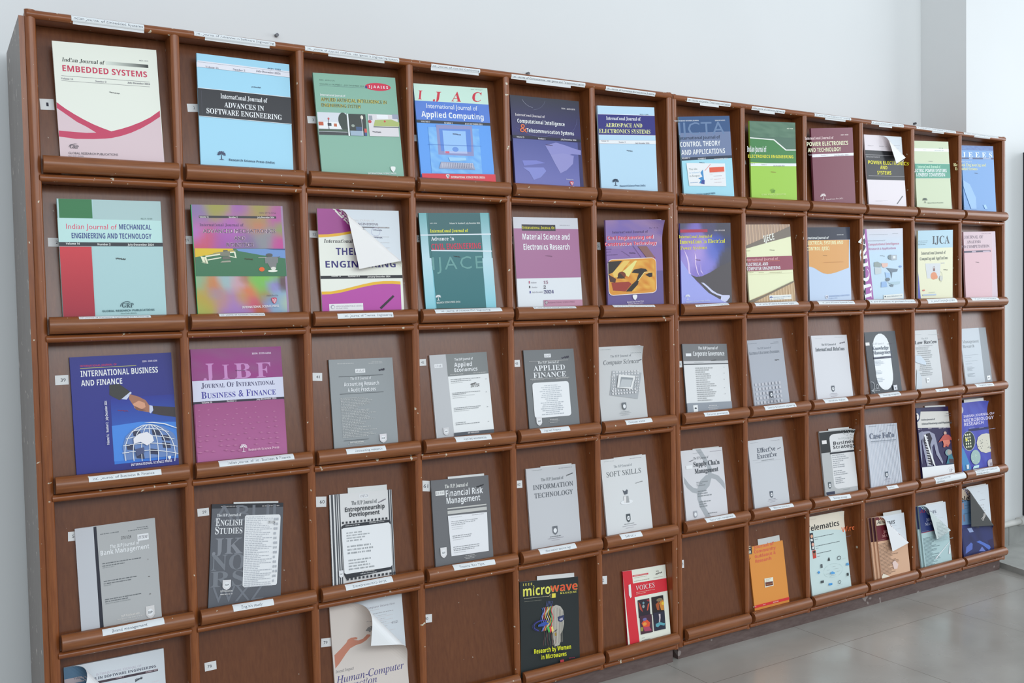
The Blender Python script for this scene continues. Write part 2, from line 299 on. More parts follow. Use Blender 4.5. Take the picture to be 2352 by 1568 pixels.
17,68,30,66,42,60,51,52,56,42,58,30,55,22,48,25,62,28,68,33,72,40,75,53,76,61,74,61,90,14,33,43,42,42,46,40,48,35,49,30,48,22,46,18,42,15,32,14,29,16,
24,27,24,34,25,37,30,42,55,72,1,7,68,89,4,89,4,74,48,74,14,0,34,0,68,78,56,72,3,29,43,90,36,90,22,88,11,81,8,76,7,69,8,62,11,56,22,47,10,38,6,31,4,23,
6,13,12,5,22,0,36,-1,52,2,63,10,66,16,67,23,64,34,57,41,48,47,60,56,63,62,64,69,63,76,60,81,56,85,8,32,76,40,76,46,72,46,63,43,60,36,55,26,63,26,72,
10,30,36,35,39,48,30,50,24,49,19,46,16,36,13,25,16,23,19,23,28,57,72,2,28,43,89,34,90,22,88,12,82,6,72,4,59,6,47,11,38,19,33,29,31,36,32,42,34,50,42,
47,27,43,21,38,17,21,14,10,15,10,0,22,-1,41,2,54,10,62,22,67,44,66,63,63,73,58,81,51,86,12,30,74,35,75,42,72,45,70,48,62,46,52,38,46,29,46,25,49,23,
54,23,66,26,72,58,27,2,8,19,55,14,57,8,55,6,50,8,44,14,42,19,44,21,50,8,19,12,14,14,8,12,6,6,8,1,14,-1,19,1,21,6,65,86,2,8,32,90,0,0,20,0,27,21,60,21,
66,0,86,0,55,90,4,42,73,43,76,55,37,32,37,66,84,3,17,11,89,11,0,45,0,58,2,69,7,75,15,78,26,77,32,73,41,62,48,67,50,72,54,74,60,75,67,73,77,66,84,55,
88,8,30,74,47,73,52,72,55,68,55,60,52,56,48,54,30,54,9,30,39,50,38,54,36,57,32,58,28,57,23,54,19,50,16,30,16,67,80,1,27,56,90,37,89,26,85,18,78,12,68,
8,57,7,44,8,32,12,20,17,11,25,4,35,0,54,-1,72,4,72,19,54,15,39,16,32,22,28,32,27,44,28,57,32,67,40,73,49,75,59,73,69,69,75,84,68,92,2,12,11,89,11,0,
36,0,57,3,72,12,82,26,85,46,84,59,80,70,73,78,64,84,52,88,8,30,74,51,72,59,67,64,58,66,45,59,23,38,16,30,16,69,70,1,12,11,89,11,0,63,0,63,16,30,16,30,
39,60,39,60,54,30,54,30,74,63,74,63,89,70,68,1,10,11,89,11,0,30,0,30,35,60,35,60,51,30,51,30,74,62,74,62,89,71,90,1,32,61,90,40,89,28,85,19,78,13,69,
8,58,7,45,10,25,18,10,31,2,49,-1,58,-1,80,4,80,50,45,50,45,34,62,34,62,16,50,14,42,16,37,18,32,23,27,36,28,53,30,60,34,66,40,71,46,74,54,75,65,74,74,
70,80,85,72,96,1,12,30,89,11,89,11,0,30,0,30,38,66,38,66,0,84,0,84,89,66,89,66,54,30,54,73,48,1,12,45,89,4,89,4,78,15,74,15,16,4,11,4,0,45,0,45,11,34,
16,34,74,45,78,74,41,1,15,30,89,11,89,11,0,10,-4,6,-9,0,-10,-9,-9,-9,-25,-2,-26,10,-26,17,-23,22,-19,26,-13,29,-5,30,6,76,70,1,6,30,89,11,89,11,0,66,
0,66,16,30,16,77,118,1,13,11,89,11,0,28,0,27,70,49,0,66,0,90,70,89,0,107,0,107,89,81,89,58,21,37,89,78,102,1,10,11,89,11,0,28,0,28,68,66,0,90,0,90,89,
74,89,74,22,35,89,79,100,2,24,63,89,50,91,36,89,26,85,18,78,12,69,8,58,7,45,8,32,12,21,18,12,26,4,36,0,50,-1,63,0,74,4,82,12,88,20,91,32,92,45,91,58,
88,69,82,78,74,85,16,40,73,50,75,60,73,67,67,71,57,72,45,71,32,67,23,60,17,50,15,40,17,32,23,28,32,27,45,28,57,32,67,80,78,2,14,11,89,11,0,30,0,30,32,
50,33,59,36,65,41,70,47,72,54,73,62,71,73,65,82,55,88,40,89,8,30,74,39,74,50,70,54,61,52,54,49,50,44,48,30,47,82,82,2,15,11,89,11,0,30,0,30,34,40,34,
62,0,82,0,56,39,68,48,72,57,73,62,71,74,64,83,53,88,37,89,9,30,74,44,73,50,71,53,68,54,62,53,57,50,53,44,50,30,50,83,69,1,30,44,90,24,89,15,84,9,76,7,
65,7,60,11,50,21,42,40,32,44,28,45,20,38,15,32,14,19,17,6,22,6,4,18,0,31,-1,45,0,55,6,62,14,64,25,63,31,58,41,26,62,26,70,32,74,42,74,58,70,64,84,84,
72,1,8,70,89,2,89,2,74,27,74,27,0,46,0,46,74,70,74,85,94,1,23,30,89,11,89,11,32,13,18,20,8,31,1,47,-1,58,0,68,3,75,8,80,15,83,23,84,32,84,89,65,89,64,
26,61,20,55,16,48,15,40,16,34,19,31,25,30,35,86,81,1,9,19,89,0,89,30,0,51,0,81,89,62,89,45,36,41,16,36,36,87,121,1,16,19,89,0,89,23,0,44,0,60,68,64,
48,77,0,98,0,121,89,102,89,86,17,82,39,70,89,52,89,38,39,34,17,89,78,1,9,20,89,0,89,30,34,30,0,48,0,48,35,78,89,58,89,39,52,90,72,1,10,68,89,4,89,4,
74,46,74,3,12,3,0,70,0,70,16,26,16,68,77,97,76,2,24,50,68,31,69,12,64,18,51,32,56,42,55,47,50,48,46,48,42,22,40,13,36,7,30,5,20,7,11,11,4,18,0,34,-1,
40,1,50,9,53,0,66,0,66,46,64,56,59,64,11,40,32,48,32,46,20,44,16,39,13,34,12,27,14,25,16,25,25,28,28,33,30,98,79,2,18,28,95,10,95,10,0,24,0,27,8,40,0,
47,-1,58,1,66,8,72,19,74,34,72,50,66,60,58,67,48,70,41,69,36,66,28,60,14,32,50,36,54,42,55,47,53,51,50,54,43,54,26,51,19,47,15,42,14,36,15,31,19,29,
26,28,36,99,64,1,22,46,69,30,68,22,66,15,61,10,54,7,45,6,34,8,18,14,7,24,1,44,-1,58,4,58,20,45,14,33,15,28,19,26,25,25,34,28,49,39,54,55,50,60,65,100,
79,2,18,70,95,51,95,52,60,44,67,32,70,21,67,13,60,8,50,6,34,8,19,13,8,21,1,32,-1,38,0,44,2,52,9,55,0,70,0,14,38,54,44,53,49,49,52,34,51,24,49,18,44,
15,38,14,32,15,28,19,26,25,24,34,28,49,32,53,101,74,2,25,50,68,38,70,29,68,21,66,14,60,10,54,7,44,6,34,7,23,10,14,16,7,22,2,41,-1,54,0,65,4,65,18,54,
14,42,13,34,14,29,17,26,22,24,30,68,30,66,52,60,62,7,33,56,44,55,48,52,51,42,25,42,26,48,29,53,102,48,1,19,42,96,30,95,19,91,14,81,13,68,2,63,2,54,13,
54,13,0,32,0,32,54,48,54,48,68,32,68,32,76,36,80,39,81,49,79,54,93,103,79,2,27,43,67,32,70,21,67,13,60,8,49,6,34,7,19,12,8,20,1,32,-1,42,1,51,9,51,-1,
47,-12,36,-16,23,-15,10,-11,10,-26,16,-28,35,-30,50,-28,61,-22,67,-13,70,0,70,68,54,68,52,60,12,38,54,44,53,49,50,51,43,52,34,51,23,48,18,44,14,38,14,
28,18,25,34,28,49,104,82,1,19,28,95,10,95,10,0,28,0,29,42,32,49,36,53,43,55,52,51,54,40,54,0,73,0,73,44,71,56,66,64,58,68,48,70,37,67,28,60,105,38,2,
9,23,94,15,94,10,90,10,82,12,79,15,77,23,77,28,82,28,90,4,28,68,10,68,10,0,28,0,107,78,1,12,28,95,10,95,10,0,28,0,28,21,36,28,56,0,78,0,49,39,76,68,
55,68,28,37,108,38,1,4,28,95,10,95,10,0,28,0,109,123,1,32,54,69,42,69,36,67,28,60,24,68,10,68,10,0,28,0,29,42,31,49,36,53,42,55,50,51,52,40,52,0,71,0,
72,43,74,50,78,53,84,55,92,51,95,40,95,0,114,0,114,44,112,56,108,64,100,68,84,69,78,67,68,60,65,64,110,82,1,20,58,68,42,69,36,67,26,60,24,68,10,68,10,
0,28,0,29,42,32,49,36,53,43,55,48,54,52,51,54,46,54,0,73,0,73,44,71,56,66,64,111,78,2,20,48,68,39,70,25,67,14,60,8,49,6,34,7,24,10,15,15,8,22,3,30,0,
38,-1,52,1,63,8,70,19,72,34,71,45,68,54,62,60,56,66,14,32,53,39,54,45,53,50,50,52,43,52,25,50,19,45,15,39,14,32,15,28,19,26,25,26,43,28,50,112,79,2,
18,58,67,48,70,41,69,36,66,28,60,25,68,10,68,10,-30,28,-30,28,8,36,2,47,-1,58,1,66,8,72,19,74,34,72,50,66,60,13,29,44,32,50,36,54,42,55,51,50,54,34,
54,26,52,19,48,15,42,14,36,15,31,19,29,26,114,57,1,14,50,70,42,68,36,66,28,57,24,68,10,68,10,0,28,0,29,40,31,45,38,50,47,52,53,52,54,69,115,62,1,27,
39,69,22,68,13,65,8,59,6,50,6,45,10,38,36,23,39,20,38,16,34,13,24,13,6,18,6,3,22,-1,41,0,50,4,56,11,58,20,57,26,52,34,29,46,24,50,26,55,32,56,51,51,
57,64,116,54,1,18,30,83,18,83,13,68,3,62,3,54,12,54,12,22,14,8,22,1,38,-1,50,2,50,16,35,14,31,18,30,54,50,54,50,68,30,68,117,82,1,19,28,68,10,68,10,
24,11,12,16,5,24,0,40,-1,46,1,56,9,58,0,72,0,72,68,54,68,53,26,51,20,46,15,39,14,34,14,29,22,118,71,1,9,20,68,0,68,26,0,45,0,71,68,52,68,38,30,35,16,
33,30,119,107,1,16,20,68,1,68,21,0,41,0,54,54,66,0,86,0,106,68,88,68,75,16,72,33,64,68,44,68,35,36,32,16,28,38,121,71,1,16,20,68,0,68,27,0,21,-12,12,
-15,4,-14,4,-29,8,-30,23,-29,31,-25,38,-18,42,-9,71,68,51,68,36,18,34,27],
'I': [
32,35,0,45,40,1,4,36,34,5,34,5,22,36,22,47,35,1,4,34,86,26,86,1,-1,10,-1,48,62,2,8,31,86,11,74,4,43,11,11,31,-1,51,11,59,43,51,74,8,20,66,31,75,42,66,
46,43,42,19,31,10,20,19,16,43,49,62,1,4,38,85,25,85,25,0,38,0,50,62,1,17,45,79,26,86,16,84,6,78,6,63,16,72,25,74,36,70,40,58,38,49,34,40,4,0,58,0,58,
12,26,12,46,39,52,60,52,62,2,11,50,86,44,86,2,34,2,28,38,28,38,0,50,0,50,28,59,28,59,39,50,39,3,37,63,38,39,18,39,55,62,1,6,61,85,6,85,6,74,43,74,12,
4,23,-1,65,86,2,22,69,88,66,88,0,10,-7,4,-15,2,-16,0,14,0,15,2,8,3,6,7,22,28,25,30,54,30,52,8,51,5,48,3,42,2,41,0,76,0,76,2,68,4,66,11,3,27,34,56,68,
54,34,66,82,3,21,48,86,16,86,15,84,22,82,24,81,24,72,6,8,0,3,-6,2,-6,0,43,1,52,3,60,7,65,13,69,19,70,27,66,39,55,47,71,55,76,68,69,82,10,44,82,59,79,
63,69,62,60,56,54,48,50,32,48,30,50,38,76,40,81,12,29,43,36,44,45,43,51,40,55,36,56,28,54,18,49,10,40,6,24,4,20,6,20,10,67,88,1,37,68,88,60,88,46,86,
34,81,19,68,13,60,6,42,5,33,6,23,9,14,14,8,22,2,30,-1,41,-2,51,-1,60,3,69,9,77,17,74,19,60,8,44,4,34,6,26,11,21,20,20,32,23,52,27,61,39,75,46,80,61,
84,69,83,74,80,78,74,79,62,82,62,87,88,78,84,68,94,2,22,49,86,16,86,15,84,22,82,24,81,24,72,6,8,0,3,-6,2,-7,0,44,1,55,4,65,9,73,15,80,23,85,32,89,51,
88,61,84,70,78,77,70,82,60,86,15,44,82,59,80,68,75,73,66,75,54,72,35,64,19,50,8,42,5,24,5,20,7,20,9,21,17,37,76,40,80,69,84,1,36,82,86,16,86,15,84,22,
82,24,81,24,72,6,8,0,3,-6,2,-6,0,66,0,74,24,72,24,64,12,52,6,46,5,24,4,20,6,20,10,29,44,44,44,49,42,51,38,51,30,54,30,62,61,60,61,54,51,48,49,30,48,
40,81,47,82,70,81,75,77,76,68,78,68,70,76,1,31,78,86,16,86,16,84,23,82,24,81,24,72,7,10,4,5,-5,2,-6,0,31,0,32,2,23,4,21,8,30,44,49,42,51,36,50,29,53,
29,62,60,59,60,54,53,48,49,31,48,39,80,47,82,64,82,69,79,71,75,72,66,74,66,71,101,1,45,69,88,61,88,47,86,34,81,19,68,13,60,6,43,5,34,6,24,10,15,16,8,
24,2,34,-1,46,-2,62,0,78,6,85,35,89,39,96,40,96,42,60,42,60,40,69,39,70,37,71,32,64,8,54,3,48,2,36,4,27,10,22,20,20,32,21,44,26,57,32,68,41,77,50,82,
62,84,72,83,80,78,85,71,88,61,90,61,96,88,86,82,72,97,1,43,50,86,16,86,15,84,22,82,24,81,24,72,6,10,3,5,-6,2,-6,0,28,0,29,2,24,3,20,6,20,10,29,43,66,
44,68,42,68,40,60,10,56,5,48,2,47,0,81,0,82,2,78,3,73,6,73,11,91,78,97,84,102,84,103,86,69,86,68,84,75,82,78,78,70,49,33,48,31,49,30,52,38,78,44,84,
50,84,73,46,1,18,51,86,16,86,16,84,23,82,24,81,24,72,7,10,4,5,-5,2,-6,0,29,0,30,2,26,3,21,6,21,11,39,78,45,84,51,84,74,48,1,24,54,86,19,86,18,84,26,
82,29,78,13,14,10,5,5,2,3,2,2,5,3,10,2,14,-3,16,-8,14,-10,9,-6,1,4,-2,12,0,19,5,24,13,28,25,43,79,46,82,54,84,75,84,1,40,50,86,16,86,15,84,22,82,24,
81,24,72,6,10,3,5,-6,2,-6,0,30,0,30,2,22,4,20,6,20,9,28,42,30,44,53,8,53,5,45,2,44,0,81,0,82,2,77,3,70,8,42,49,80,80,86,83,92,84,93,86,63,86,62,84,68,
83,70,81,68,77,30,46,30,48,38,79,41,82,49,84,76,84,1,21,52,86,18,86,17,84,24,82,26,81,25,72,8,8,2,3,-4,2,-4,0,68,0,77,24,74,24,66,12,56,6,26,5,22,7,
22,10,40,78,43,82,51,84,77,110,1,34,40,86,16,86,16,84,23,82,24,81,24,72,6,10,3,5,-6,2,-7,0,21,0,22,2,14,4,13,6,13,13,29,73,39,0,41,0,90,73,72,11,69,5,
60,2,60,0,94,0,95,2,88,4,86,6,86,15,104,78,110,84,116,84,116,86,92,86,48,20,78,93,1,26,34,86,16,86,15,84,22,82,25,76,24,73,6,8,3,5,-6,2,-6,0,22,0,23,
2,13,5,13,10,29,70,63,-2,65,-2,87,77,90,82,99,84,100,86,72,86,71,84,78,83,81,78,66,20,79,96,2,21,69,88,60,88,51,88,36,81,22,70,11,55,5,38,5,21,8,13,
13,7,20,2,28,-1,37,-2,51,0,69,10,84,28,92,49,91,65,88,73,83,80,77,84,18,53,84,60,85,68,83,73,79,77,72,78,62,76,45,66,21,56,10,44,3,38,2,29,4,23,8,20,
16,18,32,22,46,34,70,40,76,80,75,2,21,50,86,16,86,15,84,22,82,24,81,24,72,6,8,0,3,-6,2,-6,0,30,0,31,2,22,4,20,8,28,41,51,42,66,48,72,54,75,60,76,67,
70,82,12,42,82,53,82,58,79,61,74,62,68,60,58,55,51,47,47,31,46,30,48,37,76,40,82,82,84,2,27,52,86,16,86,15,84,22,82,24,81,24,72,6,8,0,3,-6,2,-6,0,30,
0,30,2,22,4,20,8,28,43,41,42,58,0,78,0,78,2,74,3,68,10,54,44,72,53,79,68,77,76,72,82,64,85,9,44,82,60,79,64,68,63,59,58,52,49,48,30,47,38,77,40,81,83,
68,1,40,44,88,34,88,23,82,20,78,16,66,19,55,42,26,44,20,42,10,36,4,32,2,19,4,13,8,9,16,7,27,5,27,0,-2,3,-2,5,2,8,2,20,-1,36,-1,43,2,52,10,56,24,54,33,
49,42,31,62,29,70,30,76,33,80,37,84,43,84,50,83,55,79,58,72,60,63,62,63,66,88,58,85,84,78,1,26,14,86,8,66,11,66,16,75,24,80,40,82,43,80,24,12,20,5,18,
4,10,2,9,0,48,0,49,2,43,3,38,5,37,12,56,80,58,82,64,82,72,81,76,79,79,75,80,65,82,65,86,86,86,81,1,20,42,86,8,86,7,84,16,82,18,74,15,-2,18,-2,84,77,
92,83,95,84,96,86,70,86,69,84,77,82,76,76,28,18,31,78,32,82,36,84,42,84,89,76,1,29,41,86,3,86,2,84,10,83,15,78,31,38,22,6,18,4,10,2,9,0,47,0,48,2,39,
3,36,5,36,8,44,38,78,77,86,83,90,84,90,86,61,86,60,84,70,82,70,77,42,44,30,78,30,81,32,83,40,84,97,64,2,25,40,57,34,59,25,57,17,51,9,42,4,33,0,22,-1,
12,2,2,5,-1,9,-2,16,0,22,4,36,22,31,4,32,0,36,-2,45,2,54,14,52,15,44,6,41,8,54,58,45,58,43,52,14,28,54,34,56,39,54,41,48,39,38,34,26,28,16,22,9,15,6,
11,8,10,14,12,28,18,42,23,50,98,63,2,19,30,90,10,87,10,85,17,83,17,79,-1,7,4,1,8,-1,23,0,38,6,50,18,56,33,57,40,56,48,52,54,47,58,40,59,29,56,19,47,
16,29,52,35,53,39,52,43,49,45,45,46,39,42,22,37,14,31,8,24,3,18,2,11,3,10,10,16,31,19,40,24,47,99,56,1,32,42,58,37,59,28,58,19,53,14,49,5,38,0,26,1,
11,5,4,11,0,18,-2,32,2,44,13,42,15,32,7,23,4,18,5,14,8,12,14,11,20,15,36,19,44,24,50,30,54,40,55,41,54,38,48,39,44,44,42,48,44,50,50,49,53,100,66,2,
29,64,90,44,87,44,85,50,84,51,81,45,55,42,58,36,59,27,57,18,52,8,40,1,27,-2,14,2,2,6,0,12,-2,18,0,25,4,38,21,34,5,36,0,40,-2,49,2,59,14,57,15,51,8,46,
6,44,6,44,10,13,31,54,40,56,43,52,43,43,40,32,27,12,20,6,14,6,10,10,10,14,14,33,19,43,24,50,101,54,2,26,41,58,36,59,28,57,19,53,8,43,5,37,0,24,-1,18,
0,10,4,4,9,0,16,-1,24,0,37,7,43,13,41,15,31,7,22,5,14,8,10,18,12,26,27,30,39,35,46,42,48,50,47,54,10,30,55,34,56,37,54,38,50,36,43,31,37,23,32,12,30,
18,43,26,52,103,53,3,35,33,59,21,58,15,56,10,52,3,42,2,36,4,28,11,22,2,13,2,7,7,4,-6,-4,-10,-14,-8,-20,-4,-24,3,-28,12,-28,28,-26,34,-23,40,-13,42,-8,
40,-1,36,4,14,13,11,16,15,22,27,22,38,28,43,32,45,38,46,44,45,50,54,50,54,55,46,55,12,24,56,28,56,33,54,35,50,35,41,31,31,24,25,21,24,14,26,12,34,13,
40,17,50,9,1,-4,10,4,28,-4,32,-8,33,-11,28,-21,14,-25,2,-22,-2,-12,104,75,1,30,36,95,14,95,12,90,20,88,22,84,5,0,16,0,23,32,26,41,32,51,40,58,47,60,
51,58,52,53,46,18,46,6,52,0,57,-1,64,0,72,6,70,10,62,7,58,8,57,13,64,54,61,65,51,68,39,64,28,51,26,51,105,33,2,8,25,86,20,86,17,82,17,77,20,74,25,74,
29,77,29,82,15,24,58,4,56,3,54,9,52,11,49,0,6,2,0,6,-2,16,2,26,14,24,16,18,8,14,6,12,7,11,10,108,32,1,16,32,90,11,88,11,86,17,84,19,80,0,7,0,2,3,-1,
10,0,14,2,25,14,23,15,17,8,13,6,11,7,10,9,109,102,1,42,24,58,4,56,3,54,10,52,12,49,-2,0,8,0,14,19,21,33,33,46,42,51,46,48,45,44,33,0,42,0,47,14,56,33,
65,44,69,48,76,51,79,50,80,48,70,10,72,0,76,-2,86,2,95,14,93,16,85,7,81,7,81,9,90,47,91,51,89,57,84,59,69,53,53,34,56,52,55,57,49,59,34,52,17,33,110,
68,1,30,24,59,4,55,3,53,10,52,12,49,-2,0,8,0,12,15,20,31,33,46,42,51,44,50,45,47,36,12,36,2,39,-1,42,-2,51,2,60,16,58,17,52,9,48,6,46,7,46,9,56,49,54,
57,49,59,43,57,35,52,17,33,111,65,2,18,46,58,38,59,24,56,17,51,6,40,2,33,-1,19,1,10,5,4,11,0,20,-2,29,0,38,4,48,14,56,26,58,38,57,47,53,53,12,31,54,
37,56,45,52,48,42,45,29,39,16,31,6,26,3,16,3,11,10,12,24,19,43,112,64,2,26,48,58,42,59,31,56,21,46,24,58,4,56,3,53,11,51,10,44,-7,-21,-9,-24,-17,-26,
-18,-28,14,-28,14,-26,7,-25,4,-21,9,1,19,-2,26,0,33,2,45,13,54,27,57,42,56,49,53,54,13,31,52,37,53,44,50,46,42,44,28,38,15,29,6,19,2,14,3,12,8,17,30,
20,40,25,47,114,42,1,17,23,58,3,55,2,53,9,52,10,48,-2,0,8,0,18,29,32,50,34,46,37,45,40,45,44,50,43,57,39,59,30,52,17,34,115,46,1,30,28,58,17,58,12,55,
8,50,8,44,10,36,22,17,23,8,17,3,8,3,2,12,1,20,-2,20,-4,-1,1,1,10,-1,20,-1,28,4,31,8,34,16,32,23,18,44,18,51,19,54,24,56,32,52,36,40,38,40,41,58,36,56,
116,35,1,18,28,73,25,73,15,61,4,55,4,53,12,53,0,6,2,0,6,-2,15,2,25,13,23,15,14,6,11,8,22,53,33,53,34,57,24,57,117,68,1,28,23,59,3,56,2,54,9,53,10,50,
2,17,1,4,5,-1,16,0,24,6,41,28,35,5,37,0,42,-2,51,2,60,14,59,16,53,8,48,6,46,9,58,58,49,58,42,38,33,22,23,10,15,6,12,7,12,14,118,55,1,19,47,58,42,59,
39,56,39,52,45,44,43,40,34,27,20,11,17,53,15,59,-1,56,-1,53,4,52,8,47,12,-2,14,-2,30,16,46,36,51,51,121,50,1,26,14,56,12,59,-4,56,-4,54,2,52,6,46,15,
-1,2,-18,-2,-20,-9,-18,-13,-20,-14,-26,-11,-28,-5,-28,-1,-26,12,-12,33,19,44,42,46,51,44,57,40,59,36,57,34,52,40,46,40,42,23,11],

}
GL = {}
def load_glyphs():
    for f, d in GLYPHS.items():
        i = 0
        while i < len(d):
            c, adv, n = chr(d[i]), d[i + 1], d[i + 2]; i += 3; loops = []
            for _ in range(n):
                k = d[i]; i += 1
                loops.append(list(zip(d[i:i + 2 * k:2], d[i + 1:i + 2 * k:2]))); i += 2 * k
            GL[f, c] = [adv, loops, None]
load_glyphs()
_tc = bpy.data.curves.new('type', 'FONT'); _tc.resolution_u = 2
_to = bpy.data.objects.new('lettering', _tc); COL.objects.link(_to)
def _type(s):
    _tc.body = s
    dg = bpy.context.evaluated_depsgraph_get()
    ev = _to.evaluated_get(dg); me = ev.to_mesh()
    vs = [(v.co.x * 125, v.co.y * 125) for v in me.vertices]
    ts = [(p.vertices[0], p.vertices[k], p.vertices[k + 1]) for p in me.polygons for k in range(1, len(p.vertices) - 1)]
    ev.to_mesh_clear()
    return vs, ts
def built_in(c):
    """a letter of the built-in sans typeface"""
    if c == ' ':
        a = max(x for x, y in _type('n n')[0]) - max(x for x, y in _type('nn')[0]); return a, [], []
    vs, ts = _type(c)
    if not vs: return 40, [], []
    return max(x for x, y in _type(c + c)[0]) - max(x for x, y in vs), vs, ts
def glyph(f, c):
    g = GL.get((f, c))
    if g is None:
        if ('S', c) not in GL: GL['S', c] = built_in(c)
        g = GL['S', c]
        return g
    if f == 'S': return g
    if g[2] is None:
        if g[1]:
            ls = [[Vector((x, y, 0)) for x, y in l] for l in g[1]]
            g[2] = ([q for l in g[1] for q in l], [tuple(t) for t in tessellate_polygon(ls)])
        else: g[2] = ([], [])
    return g[0], g[2][0], g[2][1]
CAPH = {f: max(y for x, y in glyph(f, 'E')[1]) for f in 'SBEI'}

def text_tris(f, s, u, v, w, h, ang=0, gap=0):
    """triangles of a line of text fitted to width w and capital height h, baseline from (u, v), v down"""
    small = f == 'c'
    F = {'c': 'E', 'R': 'I', 'J': 'B', 'K': 'E'}.get(f, f)
    slant = {'R': -.25, 'J': .2, 'K': .2}.get(f, 0)
    vs = []; ts = []; x = 0; start = True
    for ch in s:
        k = 1.
        if small:
            k = 1. if start or not ch.isalpha() else .78
            start = ch == ' '; ch = ch.upper()
        a, gv, gt = glyph(F, ch)
        b = len(vs)
        vs += [(x + px * k + py * slant, py * k) for px, py in gv]
        ts += [tuple(b + q for q in t) for t in gt]
        x += a * k + gap * 125
    if not vs: return [], []
    x0 = min(q[0] for q in vs); x1 = max(q[0] for q in vs)
    sx = w / max(1e-6, x1 - x0); sy = h / max(1, CAPH[F])
    ca, sa = math.cos(ang), math.sin(ang)
    out = []
    for px, py in vs:
        a = (px - x0) * sx; b = py * sy
        out.append((u + a * ca + b * sa, v + a * sa - b * ca))
    return out, ts

